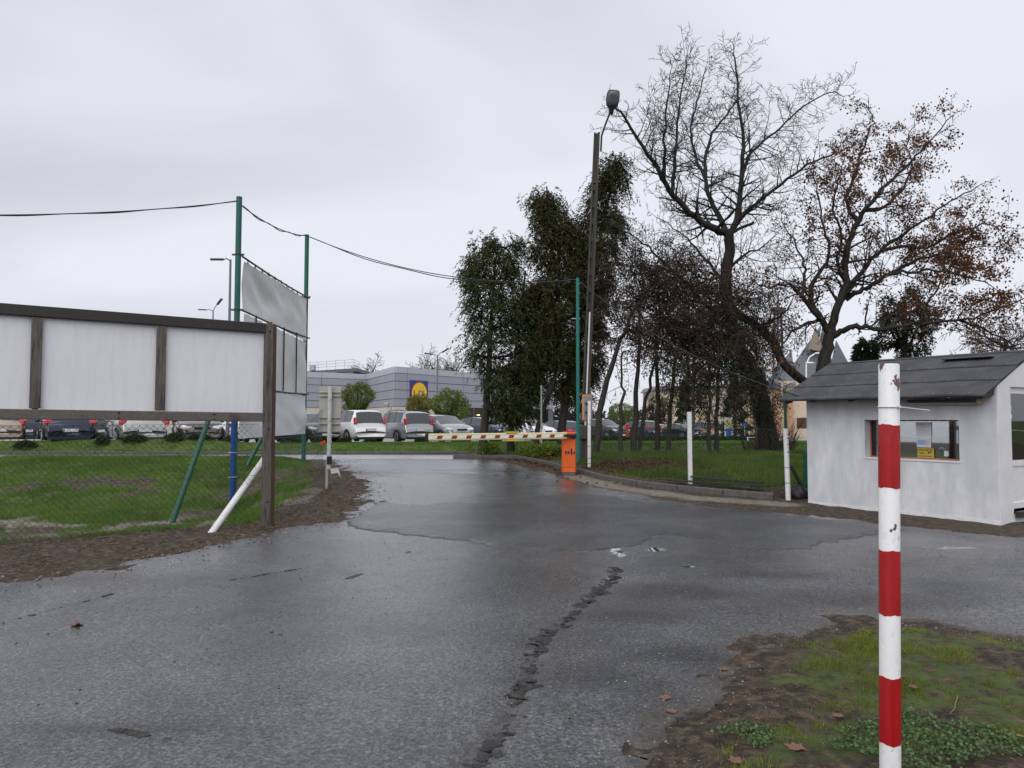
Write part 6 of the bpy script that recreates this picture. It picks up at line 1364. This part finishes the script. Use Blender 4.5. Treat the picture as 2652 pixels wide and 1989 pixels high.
# ------------------------------------------------------------------ old thuja conifers
def thuja(name, u, v, Y, prof, label, seed, n_clump, trunk_px=None, dens=1.0, brown=.25, bare=0.0, r0=.13, lean=0.0, spl=1.0):
    """prof : list of (pixel row, left column, right column) of the crown outline"""
    rng = np.random.default_rng(seed); gr = Grower(seed); b = at(u, v, Y); b.z = hz(b.x, b.y) - .08
    vs_ = np.array([p[0] for p in prof], float); lf_ = np.array([p[1] for p in prof], float); rt_ = np.array([p[2] for p in prof], float)
    tp = [(u, v)] + (trunk_px or [((lf_[0] + rt_[0]) / 2, vs_[0] + 25)])
    P = [b] + [at(a, c, Y) for a, c in tp[1:]]
    path, rs = gr.limb(P, r0, .025, 9, .02)
    t = tree_root(name, b, label, 'tree', 'old conifers right of the drive')
    C, D, K = [], [], []
    for k in range(n_clump):
        vv = rng.uniform(vs_[0], vs_[-1]); l, r = np.interp(vv, vs_, lf_), np.interp(vv, vs_, rt_); jl, jr = (vnoise(vv * .045, seed, 3) - .55) * 44, (vnoise(vv * .045, seed + 9, 4) - .55) * 44; l, r = l - jl, r + jr; uu = l + (r - l) * (rng.random() if rng.random() < .6 else rng.choice([rng.uniform(0, .18), rng.uniform(.82, 1)]))
        hw = (r - l) / 2 / FPX * Y; far_ = rng.random() < .10; uu = uu + (rng.choice([-1, 1]) * rng.uniform(5, 26) if far_ else 0); c = np.array(at(uu, vv - (rng.uniform(0, 25) if far_ else 0), Y)); off = abs(uu - (l + r) / 2) / ((r - l) / 2 + 1e-6); c[1] += rng.uniform(-1, 1) * hw * math.sqrt(max(.05, 1 - off * off)) * .9
        zt_ = c[2] - rng.uniform(.1, .5); i = int(np.argmin([abs(q_.z - zt_) for q_ in path])); s0 = path[i]
        mid = (Vector(c) + s0) / 2 + Vector((0, 0, -.10)); gr.twig.tube([s0, mid, Vector(c)], [.020, .014, .006], 4, cap=False)
        if rng.random() < bare: 
            for _ in range(5): gr.grow(Vector(c), Vector(rng.normal(size=3)) + Vector((0, 0, -.4)), .5, .007, 1, -.10, 1.0)
            continue
        out_dir = np.array([c[0] - s0.x, c[1] - s0.y, 0]); out_dir = out_dir / (np.linalg.norm(out_dir) + .1); br = min(1, max(0, rng.beta(1.2, 1.2 / max(.05, brown) - 1.2)))
        nf = int(rng.uniform(12, 24) * dens * (.35 if far_ else 1)); nl = 15
        f0 = c + rng.normal(size=(nf, 3)) * np.array([.18, .18, .2]) * spl; fd_ = unit(out_dir * .6 + rng.normal(size=(nf, 3)) * .5 + np.array([0, 0, -.15])); fl_ = rng.uniform(.16, .36, (nf, 1, 1))
        tt = np.linspace(0, 1, nl)[None, :, None]; P_ = f0[:, None] + fd_[:, None] * tt * fl_ + np.array([0, 0, -1.0]) * (tt ** 1.7) * fl_ * .75
        P_ = P_ + rng.normal(size=P_.shape) * .018; ax = fd_[:, None] + np.array([0, 0, -1.3]) * tt; sd_ = np.cross(fd_, np.array([0, 0, 1.0]))[:, None] * np.where(np.arange(nl) % 2, 1, -1)[None, :, None]
        C.append(P_.reshape(-1, 3)); D.append((ax * .8 + sd_ * .9 + rng.normal(size=P_.shape) * .3).reshape(-1, 3)); K.append(np.repeat(np.clip(br + rng.normal(size=nf) * .15, 0, 1), nl))
    gr.wood.build('trunk', M_BARKB, t); gr.twig.build('branch_twigs', M_TWIG, t)
    if C:
        C = np.concatenate(C); D = np.concatenate(D); K = np.concatenate(K); n = len(C)
        g_ = lerp_col((.016, .034, .011), (.075, .110, .032), rng.random(n) ** 1.3); bcol = lerp_col((.055, .026, .014), (.16, .085, .04), rng.random(n) ** 1.3); kk = np.clip(K + rng.normal(size=n) * .12, 0, 1)[:, None]
        C = C.copy(); V, F, cc = leaf_quads(C, D, rng.uniform(.05, .11, n) * rng.uniform(.6, 1.6, n), rng.uniform(.020, .045, n), g_ * (1 - kk) + bcol * kk, rng); np_obj('crown', V, F, M_LEAF, t, cols=cc)
    return t
thuja('conifer', 1248, 1168, 24.75, [(622, 1262, 1330), (665, 1245, 1345), (720, 1208, 1350), (800, 1215, 1358), (880, 1222, 1380), (960, 1232, 1388), (1020, 1285, 1385), (1060, 1300, 1380), (1085, 1310, 1355)], 'dense dark conifer with a bare lower trunk, leftmost of the row', 31, 250, [(1262, 1000), (1270, 850), (1290, 640)], brown=.16, r0=.17)
thuja('conifer', 1322, 1160, 25.3, [(740, 1375, 1400), (800, 1362, 1425), (860, 1352, 1428), (930, 1345, 1425), (1000, 1342, 1395)], 'shorter dark conifer second from the left of the row', 37, 105, [(1330, 1000), (1360, 700)], brown=.2, r0=.16)
thuja('conifer', 1385, 1165, 24.7, [(505, 1405, 1432), (545, 1402, 1445), (600, 1398, 1475), (660, 1400, 1505), (720, 1408, 1510), (800, 1412, 1505), (880, 1412, 1480), (950, 1412, 1460)], 'tall ragged conifer with a forked top left of the lamp pole', 41, 240, [(1400, 1080), (1440, 950), (1430, 700), (1415, 480)], brown=.34, r0=.11)
thuja('conifer', 1450, 1165, 25.2, [(418, 1588, 1602), (460, 1565, 1610), (510, 1540, 1605), (560, 1518, 1602), (640, 1492, 1597), (720, 1485, 1585), (800, 1487, 1562), (880, 1468, 1550), (960, 1458, 1530), (1020, 1448, 1510)], 'tallest dark conifer standing right behind the lamp pole', 43, 300, [(1470, 1000), (1520, 800), (1560, 600), (1595, 400)], brown=.30, r0=.17)
# slender trunks with sparse brown crowns
def slim(u, v, Y, tpx, label, seed, crown, nb, r0=.075, leaf=.35, green=0):
    gr = Grower(seed); rng = np.random.default_rng(seed); b = at(u, v, Y); b.z = hz(b.x, b.y) - .05
    path, rs = gr.limb([b] + [at(a, c, Y + d) for a, c, d in tpx], r0, .02, 8, .03)
    t = tree_root('slender_tree', b, label, 'tree', 'slender trees between the lamp pole and the big tree')
    v0, v1 = crown; zt, zb = at(u, v0, Y).z, at(u, v1, Y).z
    cand = [(p, r) for p, r in zip(path, rs) if zb < p.z < zt]
    for k in range(nb):
        p, r = gr.r.choice(cand); d = Vector((gr.r.gauss(0, 1), gr.r.gauss(0, 1), gr.r.uniform(-.1, .7))); gr.grow(p, d, gr.r.uniform(.7, 1.6), .014, 2, -.03, 1.0, dens=.95, curv=.32)
    gr.wood.build('trunk', M_BARKB, t); gr.twig.build('branch_twigs', M_TWIGR, t)
    V, F, C = dry_leaves(gr.tips, 4, rng, ((.036, .018, .013), (.10, .050, .030)), (.05, .10), lambda p: leaf * 1.25)
    if green:
        Cg = np.array([np.array(p) for p, d in gr.tips if rng.random() < green]); n = len(Cg) * 7; Cg = np.repeat(Cg, 7, 0) + rng.normal(size=(n, 3)) * .12
        V2, F2, C2 = leaf_quads(Cg, rng.normal(size=(n, 3)) * .5 + np.array([0, 0, -.7]), rng.uniform(.08, .16, n), rng.uniform(.02, .04, n), lerp_col((.012, .024, .010), (.035, .055, .02), rng.random(n)), rng); F = np.concatenate([F, F2 + len(V)]); V = np.concatenate([V, V2]); C = np.concatenate([C, C2])
    np_obj('crown', V, F, M_DRY, t, cols=C); return t
SL = [
 (1540, 1175, 23.4, [(1560, 1040, 0), (1590, 930, 0), (1625, 840, 0), (1665, 770, .2), (1710, 700, .3)], 'slender tree leaning right just past the lamp pole', (690, 900), 26, .12, .3, .1),
 (1609, 1172, 23.2, [(1607, 1080, 0), (1612, 1000, 0), (1608, 910, 0)], 'cut off slender trunk between the leaning tree and the twin stems', (905, 1010), 5, .085, .2, 0),
 (1640, 1170, 23.6, [(1645, 1050, 0), (1652, 930, 0), (1660, 800, .1), (1662, 690, .2)], 'straight slender tree third past the lamp pole', (660, 900), 26, .11, .35, .15),
 (1655, 1170, 23.9, [(1668, 1060, 0), (1692, 960, 0), (1712, 850, 0), (1725, 740, .2)], 'slender tree leaning away beside its straight twin', (720, 920), 16, .075, .4, 0),
 (1702, 1168, 24.1, [(1704, 1060, 0), (1700, 930, 0), (1706, 800, .1), (1700, 680, .2)], 'dark upright slender tree in the middle of the thicket', (660, 930), 28, .10, .4, .2),
 (1731, 1168, 23.5, [(1736, 1060, 0), (1745, 960, 0), (1762, 870, 0), (1790, 760, .2)], 'slender tree curving right left of the square white post', (720, 930), 26, .09, .45, 0),
 (1786, 1165, 24.6, [(1784, 1080, 0), (1784, 980, 0), (1782, 860, 0), (1790, 720, 0)], 'slender tree rising straight behind the square white post', (700, 950), 30, .085, .5, 0),
 (1838, 1172, 22.6, [(1836, 1080, 0), (1838, 1000, 0), (1840, 880, .2)], 'short slender tree with green tufts right of the square white post', (880, 1060), 22, .075, .25, .75),
 (1858, 1172, 22.9, [(1858, 1080, 0), (1862, 980, 0), (1868, 860, .2), (1850, 760, .3)], 'slender tree nearest the big trunk', (760, 1000), 30, .085, .5, .35),
]
for i, (u, v, Y, tpx, lab, cr_, nb, r0, lfv, gn) in enumerate(SL): slim(u, v, Y, tpx, lab, 60 + i, cr_, int(nb * 1.5), r0, lfv, gn)
# ------------------------------------------------------------------ far conifers, lot trees and background crowns
def blob_tree(name, u, v0, v1, ul, ur, Y, label, seed, cols, n=5200, L=(.10, .2), cone=False, group=None, trunk=True, stiff=.3, lump=.25):
    rng = np.random.default_rng(seed); b = at(u, v1, Y); b.z = hz(b.x, b.y); top, bot = at(u, v0, Y).z, at(u, v1, Y).z; hw = (ur - ul) / 2 / FPX * Y; cx_ = at((ul + ur) / 2, v0, Y).x; hh_ = (top - bot) / 2
    t = tree_root(name, b, label, 'tree', group)
    if cone:
        k = rng.random(n) ** 1.4; zz = bot + k * (top - bot); tier = .75 + .25 * np.cos(k * 34); rr = hw * (1 - k) * tier * np.sqrt(rng.uniform(.25, 1, n)) + .03; a = rng.uniform(0, 6.283, n)
        C = np.stack([cx_ + rr * np.cos(a), Y + rr * np.sin(a), zz - rr * .18], 1); D = np.stack([np.cos(a), np.sin(a), -.35 + 0 * a], 1) + rng.normal(size=(n, 3)) * .35
    else:
        d = unit(rng.normal(size=(n, 3))); nl = 26; lc_ = unit(rng.normal(size=(nl, 3))); nb = (np.exp(-((d @ lc_.T - 1) / .06) ** 2)).max(1); rr = (1 - lump + lump * nb) * rng.uniform(.45, 1, n) ** .4
        C = np.array([cx_, Y, (top + bot) / 2]) + d * rr[:, None] * np.array([hw, hw, hh_]); D = d + rng.normal(size=(n, 3)) * .7 + np.array([0, 0, -stiff])
    V, F, cc = leaf_quads(C, D, rng.uniform(*L, n), rng.uniform(L[0] * .35, L[1] * .4, n), lerp_col(cols[0], cols[1], rng.random(n)), rng); np_obj('crown', V, F, M_LEAF, t, cols=cc)
    q = MB(); q.tube([b - Vector((0, 0, .1)), Vector((cx_, Y, (top + bot) / 2)), Vector((cx_, Y, top - hh_ * .35))], [.13, .09, .03], 8)
    if not cone:
        for k in range(7): a_ = 6.28 * k / 7; q.tube([Vector((cx_, Y, bot + hh_ * .4)), Vector((cx_ + hw * .5 * math.cos(a_), Y + hw * .5 * math.sin(a_), bot + hh_ * 1.1)), Vector((cx_ + hw * .8 * math.cos(a_), Y + hw * .8 * math.sin(a_), bot + hh_ * 1.4))], [.05, .035, .01], 5)
    q.build('trunk', M_BARKB, t); return t
OLV = ((.070, .105, .020), (.20, .24, .055)); DKG = ((.030, .052, .014), (.085, .12, .030)); YEL = ((.13, .135, .026), (.30, .26, .06))
blob_tree('round_tree', 925, 984, 1085, 878, 974, 57, 'rounded olive green tree in front of the supermarket corner', 71, ((.065, .095, .018), (.18, .21, .045)), 7500, lump=.4)
blob_tree('round_tree', 1090, 1016, 1098, 1050, 1120, 54, 'yellowing rounded tree below the shop logo', 72, YEL, 5500, lump=.4)
blob_tree('round_tree', 1160, 1006, 1098, 1096, 1222, 52, 'larger green rounded tree right of the yellowing one', 73, OLV, 8000, lump=.4)
blob_tree('round_tree', 1610, 1042, 1095, 1568, 1648, 85, 'small rounded green tree far behind the off roaders', 74, OLV, 5500)
blob_tree('spruce_tree', 1762, 988, 1115, 1738, 1802, 80, 'blue green spruce left of the square white post', 75, ((.018, .034, .026), (.05, .08, .06)), 6000, cone=True, L=(.15, .3))
blob_tree('spruce_tree', 1905, 960, 1130, 1845, 1955, 66, 'broad dark spruce behind the advertising totem', 76, ((.012, .022, .014), (.04, .06, .035)), 8000, cone=True, L=(.15, .3))
blob_tree('dark_evergreen', 2330, 735, 960, 2255, 2425, 29, 'dark evergreen with brown leaves behind the gatehouse ridge', 77, ((.014, .022, .012), (.05, .045, .022)), 9000, L=(.08, .17), lump=.5)
blob_tree('dark_evergreen', 2245, 875, 960, 2205, 2275, 30, 'small dark evergreen bush at the left end of the gatehouse ridge', 78, ((.012, .022, .012), (.04, .055, .022)), 3500, L=(.08, .17), lump=.5)
blob_tree('brown_thicket', 1700, 1020, 1120, 1655, 1745, 95, 'brown leafless thicket far behind the off roader', 79, ((.035, .026, .02), (.09, .065, .045)), 5000, L=(.15, .35), lump=.5)
blob_tree('dark_thicket', 1480, 1000, 1120, 1380, 1560, 105, 'dark tree mass far behind the barrier cabinet', 80, ((.018, .022, .018), (.05, .05, .04)), 7000, L=(.2, .45), lump=.55)
def far_bare(u, vt, Y, w, label, seed):
    gr = Grower(seed); b = at(u, vt, Y); base = Vector((b.x, b.y, hz(b.x, b.y)))
    p, r = gr.limb([base, base.lerp(b, .5), base.lerp(b, .75)], .25, .12, 6, .1)
    for k in range(15): gr.grow(p[-1 - gr.r.randrange(4)], Vector((gr.r.gauss(0, 1), gr.r.gauss(0, .6), .35)), w * gr.r.uniform(.5, 1), .07, 2, .02, 1.0, minr=.022, dens=.9)
    t = tree_root('bare_tree', base, label); gr.wood.build('trunk', M_BARKB, t); gr.twig.build('crown', M_TWIGR, t)
far_bare(958, 925, 108, 4.0, 'small bare crown over the roof left of the store corner', 91)
far_bare(1135, 922, 110, 4.8, 'flat bare crown over the roof right of the logo', 92); far_bare(1195, 928, 108, 4.5, 'bare crown over the store roof nearest the first conifer', 93)
far_bare(2600, 800, 60, 4.5, 'thin bare tree far behind the right end of the gatehouse roof', 94)
# tree line far away
rng = np.random.default_rng(99); n = 26000; X_ = rng.uniform(-260, 300, n); hmax = 3.0 + 3.5 * fbm(X_ * .05, X_ * 0, 3, 4); z_ = rng.random(n) ** .8 * hmax
C = np.stack([X_, 185 + rng.uniform(-5, 5, n), -.7 + z_], 1); V, F, cc = leaf_quads(C, rng.normal(size=(n, 3)), rng.uniform(.6, 1.2, n), rng.uniform(.4, .8, n), lerp_col((.03, .03, .024), (.085, .075, .06), rng.random(n)), rng)
tag(np_obj('distant_wood', V, F, M_LEAF, cols=cc), 'low line of far off trees along the horizon', 'trees', kind='stuff')
# ------------------------------------------------------------------ hedge shrubs along the car park edge
def shrub_mesh(seed):
    rng = np.random.default_rng(seed); n = 1300; d = unit(rng.normal(size=(n, 3))); d[:, 2] = np.abs(d[:, 2]); rr = rng.uniform(.5, 1, n) ** .5 * (.8 + .3 * rng.random(n))
    C = d * rr[:, None] * np.array([.62, .4, .42]); V, F, cc = leaf_quads(C, d + rng.normal(size=(n, 3)) * .6, rng.uniform(.07, .13, n), rng.uniform(.04, .07, n), lerp_col((.014, .026, .010), (.055, .075, .02), rng.random(n)), rng); return np_mesh('foliage', V, F, M_LEAF, cols=cc)
SM = [shrub_mesh(s) for s in (1, 2, 3)]; stem_q = MB(); [stem_q.tube([(0, 0, -.05), (.1 * math.cos(a), .1 * math.sin(a), .12), (.3 * math.cos(a), .25 * math.sin(a), .3)], [.02, .015, .006], 4) for a in (0, 1.3, 2.6, 3.9, 5.2)]
stem_me = np_mesh('stem', np.array(stem_q.v), stem_q.f, M_TWIG)
def shrub(x, y, s, k, lab='low dark hedge shrub in the unbroken row behind the slender trunks'):
    t = empty('hedge_shrub', (x, y, hz(x, y)), lab, 'shrub', 'hedge shrubs along the car park edge')
    for nm, me in (('foliage', SM[k % 3]), ('stem', stem_me)): o = bpy.data.objects.new(nm, me); link(o, (x, y, hz(x, y)), t)
    t.scale = (s, s, s * .9); t.rotation_euler = (0, 0, k * 1.7)
SHL = ['left of the dark blue saloon', 'between the blue and the warm silver saloon', 'below the bumper of the warm silver saloon', 'in front of the left wheel of the brown hatchback', 'in front of the bumper of the brown hatchback', 'beside the blue pipe of the banner frame', 'below the white lower banner', 'just left of the sign post', 'at the rear wheel of the white people carrier', 'below the bumper of the white people carrier', 'below the silver people carrier at the boom tip', 'behind the boom below the small silver hatchback', 'behind the boom beside the first conifer trunk']
for k, (u, Y) in enumerate(((70, 28.3), (268, 28.6), (352, 28.8), (455, 29.0), (520, 29.4), (600, 29.5), (755, 33.0), (830, 35.0), (893, 35.5), (960, 36.5), (1090, 37.4), (1190, 38.5), (1285, 39.5))): x = (u - CX) / FPX * Y; shrub(x, Y, random.uniform(.62, .82), k, 'low dark green shrub ' + SHL[k])
for k in range(24): t_ = k / 23; u = 1420 + 540 * t_; Y = 43.5 + 13 * t_; x = (u - CX) / FPX * Y; shrub(x, Y - .6, random.uniform(.75, 1.0), k)
# ------------------------------------------------------------------ grass, clover, leaves, twigs and pebbles
def scatter(n, x0, x1, y0, y1, rng, pw=1.0): return rng.uniform(x0, x1, n), y0 + (y1 - y0) * rng.random(n) ** pw
def grass(name, label, n, box, hgt, wd, cols, seed, fsel, dens=None):
    rng = np.random.default_rng(seed); x, y = scatter(n, *box, rng); g_, s_, l_ = cover(x, y); keep = (rng.random(n) < fsel(x, y, g_)) & (drive_sdf(x, y) > .0); x, y = x[keep], y[keep]; n = len(x); z = h(x, y)
    t_ = np.clip(fbm(x * .9, y * .9, seed, 3) * 1.1 - .1 + rng.normal(size=n) * .18, 0, 1); c = lerp_col(cols[0], cols[1], t_); dry = rng.random(n) < .06; c[dry] = np.array([.16, .13, .055])
    big = .7 + .8 * fbm(x * 2.2, y * 2.2, seed + 5, 3); V, F, C = blades(x, y, z, rng.uniform(hgt[0], hgt[1], n) * big, rng.uniform(wd[0], wd[1], n), c, rng); o = np_obj(name, V, F, M_GRASS, cols=C); return tag(o, label, 'grass', kind='stuff')
GC = ((.055, .110, .013), (.185, .310, .045)); GB = ((.060, .130, .015), (.150, .270, .036))
grass('grass', 'short patchy grass on the sunken lawn left of the drive', 330000, (-15, -3.4, 6.5, 23.6), (.03, .085), (.008, .018), GC, 201, lambda x, y, g: g ** 1.5 * (sdf_poly(x, y, LAWN_L) < .2))
grass('grass', 'grass and weeds behind the kerb on the right lawn', 240000, (-1.9, 14, 14.5, 26.4), (.04, .13), (.008, .018), ((.040, .080, .011), (.140, .225, .038)), 202, lambda x, y, g: g ** 1.5 * (sdf_poly(x, y, LAWN_R) < -.08))
grass('grass', 'bright mown grass of the verge between road and car park', 300000, (-24, 17, 27.35, 44), (.03, .075), (.018, .035), GB, 203, lambda x, y, g: g * (sdf_poly(x, y, LOT) > .05))
grass('grass', 'sparse grass tufts growing in the bare soil patch round the striped post', 170000, (.4, 5.5, 2.7, 6.1), (.010, .040), (.0025, .0055), ((.095, .13, .010), (.36, .42, .045)), 204, lambda x, y, g: np.clip(g * 2.2, 0, 1) ** 2.0 * (fbm(x * 6, y * 6, 9, 2) > .47) * (sdf_poly(x, y, PATCH) < 0))
rng = np.random.default_rng(301)                                                # clover
x, y = scatter(30000, .8, 4.6, 2.9, 4.6, rng); k = (fbm(x * 2.6 + 7, y * 2.6, 303, 3) * .9 + .02 + .36 * np.exp(-(((x - 1.72) / .42) ** 2 + ((y - 3.72) / .30) ** 2)) + .26 * np.exp(-(((x - 2.62) / .25) ** 2 + ((y - 3.65) / .25) ** 2)) > .70) & (sdf_poly(x, y, PATCH) < -.15); x, y = x[k], y[k]; n = len(x)
V, F, C = leaf_quads(np.stack([x, y, h(x, y) + rng.uniform(.005, .035, n)], 1), np.stack([rng.normal(size=n), rng.normal(size=n), rng.uniform(-.1, .5, n)], 1), rng.uniform(.012, .026, n), rng.uniform(.012, .022, n), lerp_col((.05, .10, .03), (.17, .27, .11), rng.random(n)), rng)
tag(np_obj('clover', V, F, M_GRASS, cols=C), 'mat of small clover leaves at the foot of the striped post', 'plants', kind='stuff')
rng = np.random.default_rng(302)                                                # yellow flowering weeds by the kerb
x, y = scatter(14000, -1.5, 1.6, 22.6, 25.4, rng); k = (sdf_poly(x, y, LAWN_R) < -.05) & (fbm(x * 1.5, y * 1.5, 7, 2) > .52); x, y = x[k], y[k]; n = len(x)
V, F, C = leaf_quads(np.stack([x, y, h(x, y) + rng.uniform(.05, .3, n)], 1), rng.normal(size=(n, 3)) + np.array([0, 0, .8]), rng.uniform(.08, .16, n), rng.uniform(.03, .06, n), lerp_col((.05, .11, .015), (.22, .26, .04), rng.random(n)), rng)
tag(np_obj('weeds', V, F, M_GRASS, cols=C), 'leafy green weeds on the lawn corner left of the barrier', 'plants', kind='stuff')
def litter(name, label, n, box, sel, seed, cols, L, lift=.012, wr=.55):
    rng = np.random.default_rng(seed); x, y = scatter(n, *box, rng); k = rng.random(n) < sel(x, y); x, y = x[k], y[k]; n = len(x)
    d = rng.normal(size=(n, 3)); d[:, 2] *= .22; V, F, C = leaf_quads(np.stack([x, y, h(x, y) + lift * rng.uniform(.5, 2, n)], 1), d, rng.uniform(*L, n), rng.uniform(L[0] * wr, L[1] * wr, n) * (1 if wr > .3 else .8), lerp_col(cols[0], cols[1], rng.random(n) ** 1.5), rng); return tag(np_obj(name, V, F, M_DRY, cols=C), label, 'leaves', kind='stuff')
LC = ((.055, .026, .016), (.20, .10, .05)); SC_ = ((.06, .042, .026), (.24, .17, .095))
litter('leaf_litter', 'brown leaf litter covering the ground under the conifers', 26000, (-.5, 6.2, 16.5, 24), lambda x, y: cover(x, y)[2] * (sdf_poly(x, y, LAWN_R) < 0) + .02, 401, LC, (.04, .09))
litter('leaf_litter', 'fallen leaves and debris gathered against the driveway kerb', 3000, (-1.2, 1.2, 19, 24.2), lambda x, y: np.exp(-((sdf_poly(x, y, LAWN_R) - .15) / .22) ** 2) * (fbm(x * 2, y * 2, 8, 2) > .42), 402, LC, (.05, .1), .02)
litter('dead_grass', 'dry straw coloured debris on the soil strip below the fence', 60000, (-10, -2.3, 6, 19.5), lambda x, y: smooth((drive_sdf(x, y) + .05) / .2) * (sdf_poly(x, y, LAWN_L) > -.45) * (.35 + .65 * (fbm(x * 3, y * 3, 5, 2) > .5)), 403, ((.05, .034, .02), (.32, .23, .13)), (.03, .09), .01, .16)
litter('dead_grass', 'dry grass and debris in the soil patch round the striped post', 9000, (.4, 6, 2.7, 6), lambda x, y: (sdf_poly(x, y, PATCH) < -.02) * (.2 + .8 * (fbm(x * 3, y * 3, 6, 2) > .5)), 404, ((.035, .024, .015), (.20, .14, .07)), (.012, .055), .008, .16)
litter('dead_grass', 'dry debris along the sandy strip in front of the gatehouse', 5000, (1.2, 8.5, 9.8, 18), lambda x, y: (drive_sdf(x, y) > 0) * (sdf_poly(x, y, LAWN_R) > 0) * .6, 405, SC_, (.02, .06), .008, .15)
# pebbles, as joined loose gravel
ico = bmesh.new(); bmesh.ops.create_icosphere(ico, subdivisions=1, radius=1); ico.verts.index_update(); IV = np.array([v.co[:] for v in ico.verts]); IF = np.array([[v.index for v in f.verts] for f in ico.faces]); ico.free()
def pebbles(name, label, n, box, sel, seed, size, cols, zf):
    rng = np.random.default_rng(seed); x, y = scatter(n, *box, rng); k = rng.random(n) < sel(x, y); x, y = x[k], y[k]; n = len(x); s = rng.uniform(size[0], size[1], n) * rng.uniform(.5, 1, n); sc3 = np.stack([s, s * rng.uniform(.6, 1, n), s * rng.uniform(.35, .7, n)], 1); a = rng.uniform(0, 6.28, n)
    P = IV[None] * (1 + .25 * rng.normal(size=(n, len(IV), 1))) * sc3[:, None, :]; ca, sa_ = np.cos(a)[:, None], np.sin(a)[:, None]; X_, Y_ = P[..., 0] * ca - P[..., 1] * sa_, P[..., 0] * sa_ + P[..., 1] * ca
    P = np.stack([X_ + x[:, None], Y_ + y[:, None], P[..., 2] + (zf(x, y) + sc3[:, 2] * .4)[:, None]], 2); F = (IF[None] + (np.arange(n) * len(IV))[:, None, None]).reshape(-1, 3)
    C = np.repeat(lerp_col(cols[0], cols[1], rng.random(n) ** 1.6), len(IV), 0); return tag(np_obj(name, P.reshape(-1, 3), F, mat('loose_stone', (1, 1, 1), .6, .15, 40, attr=True), cols=C), label, 'gravel', kind='stuff')
ST = ((.045, .043, .042), (.36, .34, .30))
pebbles('gravel', 'loose light and dark gravel on the old asphalt beside the soil patch', 26000, (-.6, 7, 2.9, 9.5), lambda x, y: (drive_sdf(x, y) < .3) * np.clip(.12 + 1.3 * np.exp(-((drive_sdf(x, y)) / .55) ** 2) + .35 * (fbm(x * 1.2, y * 1.2, 3, 3) > .52), 0, 1) * smooth((x - np.interp(y, [p[1] for p in GUL[::-1]], [p[0] for p in GUL[::-1]])) / .3), 501, (.002, .008), ST, drive_z)
pebbles('gravel', 'loose gravel along the left edge of the driveway', 14000, (-9, -1.8, 5, 24), lambda x, y: np.exp(-((drive_sdf(x, y) + .1) / .35) ** 2), 502, (.006, .022), ST, lambda x, y: np.where(drive_sdf(x, y) < 0, drive_z(x, y), h(x, y)))
pebbles('gravel', 'scattered dark grit specks across the driveway', 420, (-6, 3, 3, 12), lambda x, y: (drive_sdf(x, y) < -.1) * 1.0, 503, (.004, .011), ((.015, .014, .013), (.05, .045, .04)), drive_z)
# sticks by the striped post
for k, (pts, r, lab) in enumerate((([(2420, 1870), (2470, 1890), (2520, 1905), (2560, 1930)], .005, 'long bent brown stick on the soil right of the striped post'), ([(2440, 1858), (2520, 1862), (2590, 1860)], .003, 'thin dark stick lying level right of the striped post'), ([(2480, 1810), (2475, 1840), (2462, 1858)], .004, 'short curved pale stick right of the striped post'), ([(2055, 1790), (2100, 1778), (2135, 1768)], .003, 'thin straight stick left of the striped post'), ([(1905, 1886), (1918, 1918)], .004, 'short pale stick near the gravel edge'), ([(2580, 1903), (2650, 1918)], .008, 'pale split stick at the right edge of the photo'))):
    P = [G(u, v) + Vector((0, 0, .014)) for u, v in pts]; q = MB(); P = [P[0]] + [P[i].lerp(P[i + 1], t_) + Vector((random.uniform(-.004, .004), random.uniform(-.004, .004), random.uniform(0, .006))) for i in range(len(P) - 1) for t_ in (.33, .66, 1)]; q.tube(P, [r * (1 - .4 * i / len(P)) for i in range(len(P))], 6); tag(q.build('stick', mat('pale_stick', (.20, .14, .085), .7, .3, 20) if k in (2, 4, 5) else M_TWIGR), lab, 'stick')
def dead_leaf(u, v, s, label, on_drive=False, upright=0.0):
    c = G(u, v); z = float(drive_z(np.array([c.x]), np.array([c.y]))[0]) if on_drive else c.z + .012; rz = random.uniform(0, 6.28); V = []; F = []
    out_ = [(0, -.5), (.18, -.3), (.45, -.2), (.3, 0), (.48, .25), (.2, .25), (0, .55), (-.2, .25), (-.48, .25), (-.3, 0), (-.45, -.2), (-.18, -.3)]
    V.append((0, 0, .0))
    for a, b in out_: x_, y_ = a * s, b * s; V.append((x_ * math.cos(rz) - y_ * math.sin(rz), x_ * math.sin(rz) + y_ * math.cos(rz), s * .45 * (a * a + b * b) + random.uniform(0, s * .1) + upright * s * abs(b)))
    n = len(out_); F = [(0, 1 + i, 1 + (i + 1) % n) for i in range(n)]; V = np.array(V); V[:, 2] -= V[1:, 2].min() + .25 * (V[1:, 2].max() - V[1:, 2].min()); V[0, 2] = max(V[0, 2], -.002); V = V + np.array([c.x, c.y, z + .003]); o = np_obj('fallen_leaf', V, F, mat('dead_leaf_brown', (.17, .085, .048), .55, .25, 25), smooth=False)
    md = o.modifiers.new('thickness', 'SOLIDIFY'); md.thickness = .0012; return tag(o, label, 'leaf')
dead_leaf(199, 1624, .10, 'single curled brown leaf lying alone on the left asphalt', True, .6)
dead_leaf(1874, 1738, .075, 'pale brown leaf on the gravel edge left of the grass tufts', True); dead_leaf(1725, 1811, .075, 'brown leaf at the gravel edge by the bottom of the soil patch', True); dead_leaf(1740, 1847, .07, 'dull brown leaf just below another one at the gravel edge', True)
dead_leaf(2170, 1862, .06, 'reddish brown leaf beside the clover left of the striped post'); dead_leaf(1905, 1978, .08, 'brown leaf at the bottom edge of the photo'); dead_leaf(2365, 1786, .06, 'rusty leaf on the soil right of the striped post'); dead_leaf(2060, 1945, .10, 'broad brown leaf below the clover mat')
